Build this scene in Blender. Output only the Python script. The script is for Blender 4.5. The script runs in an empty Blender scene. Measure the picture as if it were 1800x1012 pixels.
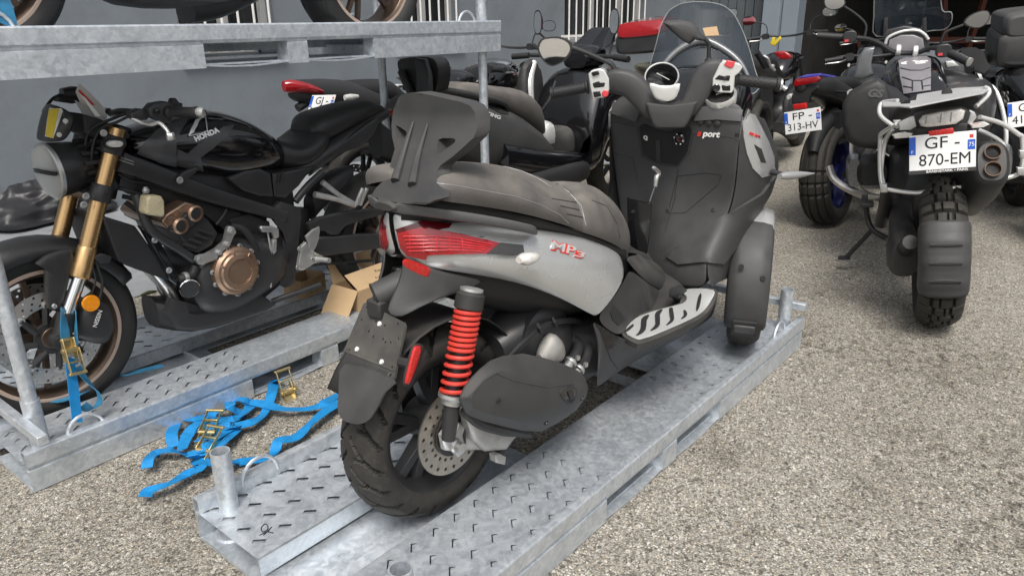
import bpy, bmesh, math, random
from mathutils import Vector, Matrix, Euler, noise
R_ = math.radians
random.seed(7)
SC = bpy.context.scene
COL = SC.collection

# ---------------------------------------------------------------- camera, sky, sun, exposure
EYE = Vector((0, 0, 1.28)); YAW = 0.685; PITCH = 0.3459; ROLL = -0.0131; FPX = 1299.0
_cp, _sp = math.cos(PITCH), math.sin(PITCH)
_fh = Vector((math.cos(YAW), math.sin(YAW), 0)); _rt = Vector((math.sin(YAW), -math.cos(YAW), 0)); _uz = Vector((0, 0, 1))
FWD = _fh*_cp - _uz*_sp; _up = _fh*_sp + _uz*_cp
RGT = _rt*math.cos(ROLL) + _up*math.sin(ROLL); UPV = -_rt*math.sin(ROLL) + _up*math.cos(ROLL)
cd = bpy.data.cameras.new('camera'); cam = bpy.data.objects.new('camera', cd); COL.objects.link(cam)
cd.sensor_width = 36; cd.lens = FPX/1800*36; cd.clip_start = .02; cd.clip_end = 800
cam.matrix_world = Matrix(((RGT.x, UPV.x, -FWD.x, EYE.x), (RGT.y, UPV.y, -FWD.y, EYE.y), (RGT.z, UPV.z, -FWD.z, EYE.z), (0, 0, 0, 1)))
SC.camera = cam

SUN_AZ, SUN_EL = R_(215), R_(58)           # the light comes over the camera's left shoulder
W = bpy.data.worlds.new('World'); SC.world = W; W.use_nodes = True
nt = W.node_tree; nt.nodes.clear()
sky = nt.nodes.new('ShaderNodeTexSky'); sky.sky_type = 'NISHITA'; sky.sun_disc = False
sky.sun_elevation = SUN_EL; sky.sun_rotation = R_(90) - SUN_AZ; sky.air_density = 1.0; sky.dust_density = 4.0; sky.ozone_density = 1.0
hs = nt.nodes.new('ShaderNodeHueSaturation'); hs.inputs['Saturation'].default_value = .28
bg = nt.nodes.new('ShaderNodeBackground'); bg.inputs['Strength'].default_value = .12
ow = nt.nodes.new('ShaderNodeOutputWorld')
nt.links.new(sky.outputs[0], hs.inputs['Color']); nt.links.new(hs.outputs[0], bg.inputs[0]); nt.links.new(bg.outputs[0], ow.inputs[0])
sl = bpy.data.lights.new('sun', 'SUN'); sl.energy = 1.5; sl.angle = R_(22); sl.color = (1, .96, .9)
so = bpy.data.objects.new('sun', sl); COL.objects.link(so)
sd = Vector((math.cos(SUN_AZ)*math.cos(SUN_EL), math.sin(SUN_AZ)*math.cos(SUN_EL), math.sin(SUN_EL)))
so.rotation_euler = sd.to_track_quat('Z', 'Y').to_euler()
SC.view_settings.view_transform = 'Standard'; SC.view_settings.look = 'None'
SC.view_settings.exposure = .64; SC.view_settings.gamma = 1
SC.render.engine = 'CYCLES'

# ---------------------------------------------------------------- surveying: a sighted point on a plane of known depth
class Frame:
    """local axes of a thing: x forward, y to its left, z up; y()/x()/z() give the local point where a sight line meets a plane"""
    def __init__(s, o=(0, 0, 0), yaw=0, lean=0):
        s.o, s.yaw, s.lean = Vector(o), yaw, lean
        s.M = Matrix.Translation(s.o) @ Matrix.Rotation(yaw, 4, 'Z') @ Matrix.Rotation(lean, 4, 'X')
        s.I = s.M.inverted(); s.e = s.I @ EYE; s.R = s.I.to_3x3()
    def ray(s, px, py):
        return s.R @ (RGT*((px-900)/FPX) - UPV*((py-506)/FPX) + FWD)
    def _p(s, px, py, k, d):
        q = s.ray(px, py); t = (d - s.e[k])/q[k]; return s.e + q*t
    def y(s, px, py, d=0): return s._p(px, py, 1, d)
    def x(s, px, py, d=0): return s._p(px, py, 0, d)
    def z(s, px, py, d=0): return s._p(px, py, 2, d)
    def t(s, px, py, dist):
        q = s.ray(px, py); return s.e + q*dist
WF = Frame()

# ---------------------------------------------------------------- mesh builder
def frame_of(d):
    d = d.normalized(); a = Vector((0, 0, 1)) if abs(d.z) < .9 else Vector((1, 0, 0))
    u = d.cross(a).normalized(); return u, d.cross(u).normalized()
def smooth_path(pts, n=5, closed=False):
    P = [Vector(p) for p in pts]
    if len(P) < 3: return P
    out = []; m = len(P)
    for i in range(m if closed else m-1):
        p0 = P[(i-1) % m] if closed or i > 0 else P[0]*2-P[1]
        p1 = P[i]; p2 = P[(i+1) % m]
        p3 = P[(i+2) % m] if closed or i+2 < m else P[-1]*2-P[-2]
        for k in range(n):
            t = k/n
            out.append(.5*((2*p1) + (p2-p0)*t + (2*p0-5*p1+4*p2-p3)*t*t + (-p0+3*p1-3*p2+p3)*t**3))
    if not closed: out.append(P[-1])
    return out
class MB:
    def __init__(s): s.v = []; s.f = []
    def add(s, vs, fs):
        n = len(s.v); s.v += [Vector(p) for p in vs]; s.f += [tuple(i+n for i in f) for f in fs]; return s
    def box(s, c, d, rot=None):
        c = Vector(c); x, y, z = [k/2 for k in d]
        vs = [Vector((a*x, b*y, e*z)) for a in (-1, 1) for b in (-1, 1) for e in (-1, 1)]
        if rot: m = Euler(rot).to_matrix(); vs = [m @ p for p in vs]
        return s.add([c+p for p in vs], [(0, 1, 3, 2), (4, 6, 7, 5), (0, 4, 5, 1), (2, 3, 7, 6), (0, 2, 6, 4), (1, 5, 7, 3)])
    def rings(s, rs, closed=False, caps=True):
        n = len(rs[0]); b = len(s.v); m = len(rs)
        for r in rs: s.v += [Vector(p) for p in r]
        for i in range(m if closed else m-1):
            for k in range(n):
                a, c = b+i*n, b+((i+1) % m)*n
                s.f.append((a+k, a+(k+1) % n, c+(k+1) % n, c+k))
        if caps and not closed:
            s.f.append(tuple(b+k for k in range(n))[::-1]); s.f.append(tuple(b+(m-1)*n+k for k in range(n)))
        return s
    def tube(s, pts, r, seg=10, n=0, closed=False, caps=True, flat=None):
        """flat=(a,b): an a x b rectangular-ish strip instead of a round section"""
        P = [Vector(p) for p in pts]
        if n: P = smooth_path(P, n, closed)
        m = len(P); rr = r if isinstance(r, (list, tuple)) else None
        rs = []; u = None
        for i, p in enumerate(P):
            d = (P[(i+1) % m]-P[i-1]) if closed else (P[min(i+1, m-1)]-P[max(i-1, 0)])
            d = d.normalized()
            if u is None: u, w = frame_of(d)
            else:
                u = (u-d*u.dot(d)).normalized(); w = d.cross(u)
            if rr:
                t = i/(m-1)*(len(rr)-1); k = min(int(t), len(rr)-2); rad = rr[k]+(rr[k+1]-rr[k])*(t-k)
            else: rad = r
            rs.append([p + u*rad*math.cos(2*math.pi*k/seg) + w*rad*math.sin(2*math.pi*k/seg) for k in range(seg)])
        return s.rings(rs, closed, caps)
    def lathe(s, prof, c, ax, seg=32, closed=False, caps=True, a0=0):
        """prof: (radius, distance along axis)"""
        c = Vector(c); ax = Vector(ax).normalized(); u, w = frame_of(ax)
        rs = [[c + ax*h + (u*math.cos(a0+2*math.pi*k/seg) + w*math.sin(a0+2*math.pi*k/seg))*max(r, 1e-4) for k in range(seg)] for r, h in prof]
        return s.rings(rs, closed, caps and not closed)
    def cyl(s, a, b, r, seg=16):
        a, b = Vector(a), Vector(b); return s.lathe([(r, 0), (r, (b-a).length)], a, b-a, seg)
    def prism(s, pts, off):
        P = [Vector(p) for p in pts]; o = Vector(off); n = len(P)
        return s.add(P + [p+o for p in P], [tuple(range(n))[::-1], tuple(range(n, 2*n))] + [(i, (i+1) % n, n+(i+1) % n, n+i) for i in range(n)])
    def grid(s, rows, closed=False):
        b = len(s.v); n = len(rows[0])
        for r in rows: s.v += [Vector(p) for p in r]
        for i in range(len(rows)-1):
            for k in range(n if closed else n-1):
                s.f.append((b+i*n+k, b+i*n+(k+1) % n, b+(i+1)*n+(k+1) % n, b+(i+1)*n+k))
        return s
    def hull(s, st, seg=20, sub=3):
        """st: stations (x, z_low, z_high, half_width, exponent[, y_centre]) - a body whose sections are superellipses"""
        S = [tuple(q)+(0,)*(6-len(q)) for q in st]
        if sub: 
            A = smooth_path([Vector(q[:3]) for q in S], sub); B = smooth_path([Vector((q[3], q[4], q[5])) for q in S], sub)
        else: A = [Vector(q[:3]) for q in S]; B = [Vector(q[3:6]) for q in S]
        rs = []
        for a, b in zip(A, B):
            zc, hh, hw, e = (a.y+a.z)/2, (a.z-a.y)/2, max(b.x, .001), max(b.y, 1.2); r = []
            for k in range(seg):
                t = 2*math.pi*k/seg; c, q = math.cos(t), math.sin(t)
                r.append(Vector((a.x, b.z + hw*math.copysign(abs(c)**(2/e), c), zc + hh*math.copysign(abs(q)**(2/e), q))))
            rs.append(r)
        return s.rings(rs)
    def pillow(s, pts, off, puff=.02, rim=.3, n=0):
        """an outline (closed, roughly flat) given a thickness `off` and a crowned outer face"""
        P = [Vector(p) for p in pts]
        if n: P = smooth_path(P, n, True)
        o = Vector(off); c = sum(P, Vector())/len(P); on = o.normalized(); m = len(P)
        rs = [[p for p in P], [p+o for p in P]]
        for k, (sc, h) in enumerate(((1-rim*.35, .55), (1-rim*.8, .85), (1-rim*1.6, 1))):
            rs.append([c + (p-c)*sc + o + on*puff*h for p in P])
        b = len(s.v); s.rings(rs, caps=False)
        s.f.append(tuple(b+i for i in range(m))[::-1])
        s.v.append(c+o+on*puff*1.0); ci = len(s.v)-1; L = b+m*(len(rs)-1)
        for i in range(m): s.f.append((L+i, L+(i+1) % m, ci))
        return s
    def disc(s, c, ax, r, seg=24):
        c = Vector(c); u, w = frame_of(Vector(ax))
        b = len(s.v); s.v += [c + (u*math.cos(2*math.pi*k/seg)+w*math.sin(2*math.pi*k/seg))*r for k in range(seg)]; s.f.append(tuple(range(b, b+seg))); return s
    def mirror(s):
        n = len(s.v); s.v += [Vector((p.x, -p.y, p.z)) for p in s.v]; s.f += [tuple(i+n for i in f)[::-1] for f in s.f]; return s
    def xf(s, M):
        s.v = [M @ p for p in s.v]; return s
    def build(s, name, m, parent=None, bevel=0, sub=0, solid=0, ang=35, label=None, seg=2, fix=True):
        me = bpy.data.meshes.new(name); me.from_pydata([tuple(p) for p in s.v], [], s.f); me.update()
        if fix:
            bm = bmesh.new(); bm.from_mesh(me); bmesh.ops.recalc_face_normals(bm, faces=bm.faces); bm.to_mesh(me); bm.free()
        for p in me.polygons: p.use_smooth = True
        me.set_sharp_from_angle(angle=R_(ang if not sub else 180))
        me.materials.append(m)
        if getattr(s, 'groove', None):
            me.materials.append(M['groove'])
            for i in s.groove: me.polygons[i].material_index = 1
        o = bpy.data.objects.new(name, me); COL.objects.link(o)
        if solid: k = o.modifiers.new('t', 'SOLIDIFY'); k.thickness = solid; k.offset = 0
        if bevel: k = o.modifiers.new('b', 'BEVEL'); k.width = bevel; k.segments = seg; k.limit_method = 'ANGLE'; k.angle_limit = R_(35)
        if sub: k = o.modifiers.new('s', 'SUBSURF'); k.levels = k.render_levels = sub
        if parent: o.parent = parent
        if label: o['label'] = label
        return o
def mb(): return MB()
def thing(name, label, cat, fr=None, group=None):
    o = bpy.data.objects.new(name, None); COL.objects.link(o); o.empty_display_size = .1
    if fr: o.matrix_world = fr.M
    o['label'] = label; o['category'] = cat
    if group: o['group'] = group
    return o
def tag(o, label, cat, group=None):
    o['label'] = label; o['category'] = cat
    if group: o['group'] = group
    return o
def structure(o): o['kind'] = 'structure'; return o
def kids(o): return [c for c in bpy.data.objects if c.parent == o]
def copy_tree(o, parent=None):
    c = o.copy(); COL.objects.link(c); c.parent = parent
    for k in kids(o): copy_tree(k, c)
    return c
def lettering(name, txt, size, m, parent, M, depth=.0006, shear=0, bold=0, align='CENTER', spacing=1):
    """a word as a thin raised mesh; M places it (x right, y up, z out of the surface)"""
    cu = bpy.data.curves.new(name, 'FONT'); cu.body = txt; cu.size = size; cu.extrude = depth; cu.shear = shear; cu.offset = bold
    cu.align_x = align; cu.align_y = 'CENTER'; cu.space_character = spacing
    t = bpy.data.objects.new(name, cu); COL.objects.link(t)
    dg = bpy.context.evaluated_depsgraph_get(); me = bpy.data.meshes.new_from_object(t.evaluated_get(dg))
    bpy.data.objects.remove(t); me.transform(M); me.materials.clear(); me.materials.append(m)
    o = bpy.data.objects.new(name, me); COL.objects.link(o); o.parent = parent; return o
def basis(o, x, y, z=None):
    x = Vector(x).normalized(); y = Vector(y); y = (y-x*y.dot(x)).normalized(); z = x.cross(y); o = Vector(o)
    return Matrix(((x.x, y.x, z.x, o.x), (x.y, y.y, z.y, o.y), (x.z, y.z, z.z, o.z), (0, 0, 0, 1)))

# ---------------------------------------------------------------- materials
def mat(name, col, rough=.5, metal=0, var=.12, vscale=6, bump=0, bscale=120, coat=0, dust=0, spec=.5, alpha=1, trans=0, ior=1.45, dirt=0, dustcol=(.26, .23, .19), rvar=.1, scr=0, emis=0):
    m = bpy.data.materials.new(name); m.use_nodes = True; N = m.node_tree.nodes; L = m.node_tree.links
    b = N['Principled BSDF']; b.inputs['Metallic'].default_value = metal; b.inputs['Coat Weight'].default_value = coat; b.inputs['Coat Roughness'].default_value = .08
    b.inputs['Specular IOR Level'].default_value = spec; b.inputs['Transmission Weight'].default_value = trans; b.inputs['IOR'].default_value = ior; b.inputs['Alpha'].default_value = alpha
    tc = N.new('ShaderNodeTexCoord'); C = tc.outputs['Object']
    n1 = N.new('ShaderNodeTexNoise'); n1.inputs['Scale'].default_value = vscale; n1.inputs['Detail'].default_value = 6; n1.inputs['Roughness'].default_value = .65; L.new(C, n1.inputs['Vector'])
    def mix(a, bb, fac, t='MIX'):
        x = N.new('ShaderNodeMix'); x.data_type = 'RGBA'; x.blend_type = t
        for s_, v_ in ((0, fac), (6, a), (7, bb)):
            if hasattr(v_, 'is_linked') or hasattr(v_, 'node'): L.new(v_, x.inputs[s_])
            else: x.inputs[s_].default_value = v_ if s_ == 0 else (*v_[:3], 1)
        return x.outputs[2]
    def ramp(v, a, c, hi=1):
        x = N.new('ShaderNodeMapRange'); L.new(v, x.inputs[0]); x.inputs[1].default_value = a; x.inputs[2].default_value = c; x.inputs[4].default_value = hi; return x.outputs[0]
    f1 = ramp(n1.outputs[0], .3, .7)
    lo = [k*(1-var) for k in col]; hi = [min(1, k*(1+var)) for k in col]
    c = mix(lo, hi, f1)
    if dirt:
        n2 = N.new('ShaderNodeTexNoise'); n2.inputs['Scale'].default_value = vscale*3.3; n2.inputs['Detail'].default_value = 8; L.new(C, n2.inputs['Vector'])
        c = mix(c, [k*.45 for k in dustcol], ramp(n2.outputs[0], .52, .72, dirt))
    dfac = None
    if dust:
        g = N.new('ShaderNodeNewGeometry'); sx = N.new('ShaderNodeSeparateXYZ'); L.new(g.outputs['Normal'], sx.inputs[0])
        n3 = N.new('ShaderNodeTexNoise'); n3.inputs['Scale'].default_value = 14; n3.inputs['Detail'].default_value = 7; L.new(C, n3.inputs['Vector'])
        mu = N.new('ShaderNodeMath'); mu.operation = 'MULTIPLY'; L.new(ramp(sx.outputs[2], -.3, 1, 1), mu.inputs[0]); L.new(ramp(n3.outputs[0], .25, .75, dust), mu.inputs[1])
        dfac = mu.outputs[0]; c = mix(c, dustcol, dfac)
    if scr:
        w = N.new('ShaderNodeTexNoise'); w.inputs['Scale'].default_value = 260; w.inputs['Detail'].default_value = 2; L.new(C, w.inputs['Vector'])
        c = mix(c, [min(1, k+scr*.5) for k in col], ramp(w.outputs[0], .66, .74, .5))
    L.new(c, b.inputs['Base Color'])
    rr = N.new('ShaderNodeMapRange'); L.new(n1.outputs[0], rr.inputs[0]); rr.inputs[1].default_value = .25; rr.inputs[2].default_value = .75
    rr.inputs[3].default_value = max(.02, rough-rvar); rr.inputs[4].default_value = min(1, rough+rvar)
    if dfac is not None:
        ad = N.new('ShaderNodeMath'); ad.operation = 'ADD'; ad.use_clamp = True; L.new(rr.outputs[0], ad.inputs[0]); L.new(dfac, ad.inputs[1]); L.new(ad.outputs[0], b.inputs['Roughness'])
    else: L.new(rr.outputs[0], b.inputs['Roughness'])
    if bump:
        nb = N.new('ShaderNodeTexNoise'); nb.inputs['Scale'].default_value = bscale; nb.inputs['Detail'].default_value = 4; L.new(C, nb.inputs['Vector'])
        bp = N.new('ShaderNodeBump'); bp.inputs['Strength'].default_value = bump; bp.inputs['Distance'].default_value = .002; L.new(nb.outputs[0], bp.inputs['Height']); L.new(bp.outputs[0], b.inputs['Normal'])
    if emis: b.inputs['Emission Color'].default_value = (*col, 1); b.inputs['Emission Strength'].default_value = emis
    return m
def galvanised():
    m = bpy.data.materials.new('galvanised_steel'); m.use_nodes = True; N = m.node_tree.nodes; L = m.node_tree.links; b = N['Principled BSDF']
    tc = N.new('ShaderNodeTexCoord'); C = tc.outputs['Object']
    wn = N.new('ShaderNodeTexNoise'); wn.inputs['Scale'].default_value = 9; wn.inputs['Detail'].default_value = 5; L.new(C, wn.inputs['Vector'])
    va = N.new('ShaderNodeVectorMath'); va.operation = 'MULTIPLY_ADD'; L.new(wn.outputs['Color'], va.inputs[0]); va.inputs[1].default_value = (.09, .09, .09); L.new(C, va.inputs[2])
    v1 = N.new('ShaderNodeTexVoronoi'); v1.inputs['Scale'].default_value = 75; L.new(va.outputs[0], v1.inputs['Vector'])
    n1 = N.new('ShaderNodeTexNoise'); n1.inputs['Scale'].default_value = 21; n1.inputs['Detail'].default_value = 9; n1.inputs['Roughness'].default_value = .7; n1.inputs['Distortion'].default_value = 1.2; L.new(C, n1.inputs['Vector'])
    n2 = N.new('ShaderNodeTexNoise'); n2.inputs['Scale'].default_value = 85; n2.inputs['Detail'].default_value = 7; n2.inputs['Distortion'].default_value = .8; L.new(C, n2.inputs['Vector'])
    sp = N.new('ShaderNodeSeparateColor'); L.new(v1.outputs['Color'], sp.inputs[0])
    cr = N.new('ShaderNodeValToRGB'); cr.color_ramp.elements[0].position = .3; cr.color_ramp.elements[0].color = (.47, .515, .56, 1); cr.color_ramp.elements[1].position = .72; cr.color_ramp.elements[1].color = (.68, .715, .745, 1)
    a = N.new('ShaderNodeMath'); a.operation = 'MULTIPLY_ADD'; L.new(sp.outputs[0], a.inputs[0]); a.inputs[1].default_value = .26; L.new(n1.outputs[0], a.inputs[2])
    a2 = N.new('ShaderNodeMath'); a2.operation = 'MULTIPLY_ADD'; L.new(n2.outputs[0], a2.inputs[0]); a2.inputs[1].default_value = .3; L.new(a.outputs[0], a2.inputs[2])
    a3 = N.new('ShaderNodeMath'); a3.operation = 'SUBTRACT'; L.new(a2.outputs[0], a3.inputs[0]); a3.inputs[1].default_value = .27
    L.new(a3.outputs[0], cr.inputs[0])
    n4 = N.new('ShaderNodeTexNoise'); n4.inputs['Scale'].default_value = 3.1; n4.inputs['Detail'].default_value = 9; n4.inputs['Roughness'].default_value = .75; L.new(C, n4.inputs['Vector'])
    mr = N.new('ShaderNodeMapRange'); L.new(n4.outputs[0], mr.inputs[0]); mr.inputs[1].default_value = .52; mr.inputs[2].default_value = .72; mr.inputs[4].default_value = .2
    mx = N.new('ShaderNodeMix'); mx.data_type = 'RGBA'; L.new(mr.outputs[0], mx.inputs[0]); L.new(cr.outputs[0], mx.inputs[6]); mx.inputs[7].default_value = (.42, .4, .37, 1)
    L.new(mx.outputs[2], b.inputs['Base Color']); b.inputs['Metallic'].default_value = .6
    r = N.new('ShaderNodeMapRange'); L.new(a2.outputs[0], r.inputs[0]); r.inputs[1].default_value = .4; r.inputs[2].default_value = .9; r.inputs[3].default_value = .24; r.inputs[4].default_value = .5; L.new(r.outputs[0], b.inputs['Roughness'])
    bp = N.new('ShaderNodeBump'); bp.inputs['Strength'].default_value = .12; bp.inputs['Distance'].default_value = .003; L.new(n2.outputs[0], bp.inputs['Height']); L.new(bp.outputs[0], b.inputs['Normal'])
    return m
def asphalt():
    m = bpy.data.materials.new('worn_asphalt'); m.use_nodes = True; N = m.node_tree.nodes; L = m.node_tree.links; b = N['Principled BSDF']
    tc = N.new('ShaderNodeTexCoord'); C = tc.outputs['Object']
    wn = N.new('ShaderNodeTexNoise'); wn.inputs['Scale'].default_value = 120; L.new(C, wn.inputs['Vector'])
    va = N.new('ShaderNodeVectorMath'); va.operation = 'MULTIPLY_ADD'; L.new(wn.outputs['Color'], va.inputs[0]); va.inputs[1].default_value = (.006, .006, .006); L.new(C, va.inputs[2])
    v = N.new('ShaderNodeTexVoronoi'); v.inputs['Scale'].default_value = 205; L.new(va.outputs[0], v.inputs['Vector'])
    sp = N.new('ShaderNodeSeparateColor'); L.new(v.outputs['Color'], sp.inputs[0])
    vb = N.new('ShaderNodeTexVoronoi'); vb.inputs['Scale'].default_value = 118; L.new(va.outputs[0], vb.inputs['Vector'])
    sb = N.new('ShaderNodeSeparateColor'); L.new(vb.outputs['Color'], sb.inputs[0])
    cr = N.new('ShaderNodeValToRGB'); el = cr.color_ramp.elements
    el[0].position = 0; el[0].color = (.085, .08, .072, 1); el[1].position = 1; el[1].color = (.8, .74, .64, 1)
    for p, c in ((.3, (.30, .273, .226)), (.55, (.40, .364, .305)), (.8, (.48, .438, .37)), (.93, (.6, .555, .48))): e = el.new(p); e.color = (*c, 1)
    pick = N.new('ShaderNodeMath'); pick.operation = 'GREATER_THAN'; L.new(sb.outputs[1], pick.inputs[0]); pick.inputs[1].default_value = .62
    ms = N.new('ShaderNodeMix'); L.new(pick.outputs[0], ms.inputs[0]); L.new(sp.outputs[0], ms.inputs[2]); L.new(sb.outputs[0], ms.inputs[3])
    L.new(ms.outputs[0], cr.inputs[0])
    ed = N.new('ShaderNodeMapRange'); L.new(v.outputs['Distance'], ed.inputs[0]); ed.inputs[1].default_value = .42; ed.inputs[2].default_value = .75; ed.inputs[4].default_value = .75
    mx = N.new('ShaderNodeMix'); mx.data_type = 'RGBA'; L.new(ed.outputs[0], mx.inputs[0]); L.new(cr.outputs[0], mx.inputs[6]); mx.inputs[7].default_value = (.13, .118, .1, 1)
    tn = N.new('ShaderNodeMix'); tn.data_type = 'RGBA'; L.new(sp.outputs[2], tn.inputs[0]); tn.inputs[6].default_value = (1.03, .98, .9, 1); tn.inputs[7].default_value = (.94, 1.01, 1.1, 1)
    tm = N.new('ShaderNodeMix'); tm.data_type = 'RGBA'; tm.blend_type = 'MULTIPLY'; tm.inputs[0].default_value = 1; L.new(mx.outputs[2], tm.inputs[6]); L.new(tn.outputs[2], tm.inputs[7])
    c = tm.outputs[2]
    def stain(scale, lo, hi, amt, col, last):
        n = N.new('ShaderNodeTexNoise'); n.inputs['Scale'].default_value = scale; n.inputs['Detail'].default_value = 6; n.inputs['Roughness'].default_value = .6; L.new(C, n.inputs['Vector'])
        r = N.new('ShaderNodeMapRange'); L.new(n.outputs[0], r.inputs[0]); r.inputs[1].default_value = lo; r.inputs[2].default_value = hi; r.inputs[4].default_value = amt
        x = N.new('ShaderNodeMix'); x.data_type = 'RGBA'; x.blend_type = 'MULTIPLY'; L.new(r.outputs[0], x.inputs[0]); L.new(last, x.inputs[6]); x.inputs[7].default_value = (*col, 1); return x.outputs[2]
    c = stain(.55, .42, .7, .6, (.66, .64, .61), c); c = stain(1.7, .5, .72, .5, (.7, .68, .66), c); c = stain(4.3, .56, .74, .6, (.52, .5, .47), c); c = stain(15, .6, .74, .7, (.4, .38, .36), c); c = stain(52, .64, .74, .6, (.35, .33, .31), c)
    # oil and wet marks dripped under the parked machines
    for (sx, sy, rad) in ((2.95, .75, .55), (3.15, .35, .4), (2.35, .12, .5), (2.1, -.15, .35), (1.0, .3, .5)):
        vd = N.new('ShaderNodeVectorMath'); vd.operation = 'DISTANCE'; L.new(C, vd.inputs[0]); vd.inputs[1].default_value = (sx, sy, 0)
        r1 = N.new('ShaderNodeMapRange'); L.new(vd.outputs['Value'], r1.inputs[0]); r1.inputs[4].default_value = .7; r1.inputs[1].default_value = rad; r1.inputs[2].default_value = 0
        nn = N.new('ShaderNodeTexNoise'); nn.inputs['Scale'].default_value = 26; nn.inputs['Detail'].default_value = 5; L.new(C, nn.inputs['Vector'])
        r2 = N.new('ShaderNodeMapRange'); L.new(nn.outputs[0], r2.inputs[0]); r2.inputs[1].default_value = .5; r2.inputs[2].default_value = .62
        mm = N.new('ShaderNodeMath'); mm.operation = 'MULTIPLY'; L.new(r1.outputs[0], mm.inputs[0]); L.new(r2.outputs[0], mm.inputs[1])
        x = N.new('ShaderNodeMix'); x.data_type = 'RGBA'; x.blend_type = 'MULTIPLY'; L.new(mm.outputs[0], x.inputs[0]); L.new(c, x.inputs[6]); x.inputs[7].default_value = (.3, .28, .26, 1); c = x.outputs[2]
    L.new(c, b.inputs['Base Color']); b.inputs['Roughness'].default_value = .85; b.inputs['Specular IOR Level'].default_value = .25
    iv = N.new('ShaderNodeMath'); iv.operation = 'SUBTRACT'; iv.inputs[0].default_value = 1; L.new(v.outputs['Distance'], iv.inputs[1])
    bp = N.new('ShaderNodeBump'); bp.inputs['Strength'].default_value = .7; bp.inputs['Distance'].default_value = .004; L.new(iv.outputs[0], bp.inputs['Height']); L.new(bp.outputs[0], b.inputs['Normal'])
    return m
M = {}
def D(k, *a, **kw): M[k] = mat(k, *a, **kw)
M['galv'] = galvanised(); M['asphalt'] = asphalt()
D('wall_paint', (.178, .199, .218), .75, var=.12, vscale=1.6, bump=.7, bscale=26, dirt=.22)
D('apron_paint', (.25, .26, .27), .7, var=.15, vscale=3, bump=.4, bscale=60, dirt=.35)
D('jamb_paint', (.2, .235, .27), .5, var=.06, vscale=2)
D('door_paint', (.085, .1, .108), .5, var=.1, vscale=2, bump=.1)
D('white_paint', (.75, .74, .71), .45, var=.06, vscale=8)
D('glass_dark', (.02, .021, .023), .08, var=.3, vscale=3, spec=.6)
D('frame_grey', (.42, .42, .41), .5, var=.1)
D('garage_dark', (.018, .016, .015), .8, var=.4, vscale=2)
D('rack_orange', (.1, .026, .014), .55, var=.2)
D('black_gloss', (.006, .006, .007), .12, var=.2, coat=.6, rvar=.05)
D('satin_grey', (.06, .06, .063), .34, var=.12, coat=.15, rvar=.06)
D('groove', (.006, .006, .006), .8, var=.1)  # near-black for tread grooves: shade of the recess put into the colour
D('black_satin', (.03, .03, .031), .36, var=.2, bump=.03, rvar=.08)
D('black_matt', (.02, .02, .021), .55, var=.2, bump=.12, bscale=500)
D('black_plastic', (.028, .028, .029), .55, var=.15, bump=.2, bscale=650, dust=.2)
D('plate_plastic', (.055, .054, .052), .6, var=.25, vscale=9, bump=.2, bscale=500, dust=.5, dirt=.5, dustcol=(.2, .18, .15))
D('grey_plastic', (.043, .043, .044), .44, var=.2, vscale=5, bump=.16, bscale=700, dust=.26, dustcol=(.16, .148, .13))
D('dusty_plastic', (.032, .031, .031), .52, var=.22, vscale=4, bump=.16, bscale=700, dust=.36, dustcol=(.2, .185, .16))
D('black_panel', (.009, .009, .0095), .42, var=.15, bump=.15, bscale=600)
D('dark_plastic', (.022, .022, .023), .5, var=.15, bump=.16, bscale=600, dust=.15)
D('rubber', (.027, .0245, .0215), .62, var=.3, vscale=18, bump=.15, bscale=300, dust=.22, dustcol=(.16, .145, .12), dirt=.35)
D('rubber_clean', (.016, .016, .016), .6, var=.2, vscale=10, bump=.1, dust=.12)
D('seat_vinyl', (.082, .076, .071), .5, var=.2, vscale=5, bump=.5, bscale=340, dust=.8, dustcol=(.23, .208, .182))
D('seat_black', (.018, .018, .018), .42, var=.15, bump=.3, bscale=800)
D('rail_grey', (.085, .086, .088), .38, var=.12, bump=.1, bscale=600, dust=.2)
D('silver_paint', (.52, .525, .52), .24, metal=.45, var=.05, vscale=4, coat=.5, dust=.3, dustcol=(.33, .31, .27), rvar=.05)
D('silver_trim', (.72, .72, .7), .34, metal=.5, var=.06, rvar=.06)
D('chrome', (.8, .8, .79), .1, metal=1, var=.03, rvar=.04)
D('alloy', (.55, .55, .54), .36, metal=.8, var=.12, vscale=20, bump=.12, bscale=300, dust=.2)
D('cast_alloy', (.42, .41, .39), .5, metal=.6, var=.2, vscale=25, bump=.4, bscale=160, dust=.3)
D('brushed_steel', (.62, .6, .57), .3, metal=.9, var=.12, vscale=10, dirt=.15, rvar=.08)
D('disc_steel', (.42, .38, .33), .36, metal=.9, var=.15, vscale=12, dirt=.25)
D('gold', (.56, .36, .17), .26, metal=.9, var=.06, rvar=.05)
D('bronze', (.33, .22, .155), .36, metal=.75, var=.1, vscale=12, bump=.06)
D('rim_bronze', (.14, .10, .075), .35, metal=.7, var=.1)
D('rim_stripe', (.55, .42, .34), .4, metal=.3, var=.08)
D('red_paint', (.42, .03, .025), .35, var=.08, coat=.4)
D('red_spring', (.62, .045, .03), .38, var=.1, vscale=14, coat=.2, dust=.12)
D('red_lens', (.3, .004, .008), .12, var=.2, vscale=30, coat=.9, spec=.6, bump=.3, bscale=60)
D('red_bright', (.62, .02, .025), .2, var=.2, vscale=60, coat=.8)
D('red_dark_lens', (.07, .003, .006), .1, var=.2, vscale=20, coat=.8)
D('clear_lens', (.62, .6, .57), .14, var=.2, vscale=60, coat=.7, bump=.5, bscale=130)
D('lamp_glass', (.85, .86, .86), .05, var=.05, trans=1, ior=1.2, rvar=.03, bump=.25, bscale=60)
D('amber_lens', (.8, .27, .01), .18, var=.12, vscale=90, coat=.6, bump=.4, bscale=160)
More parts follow.
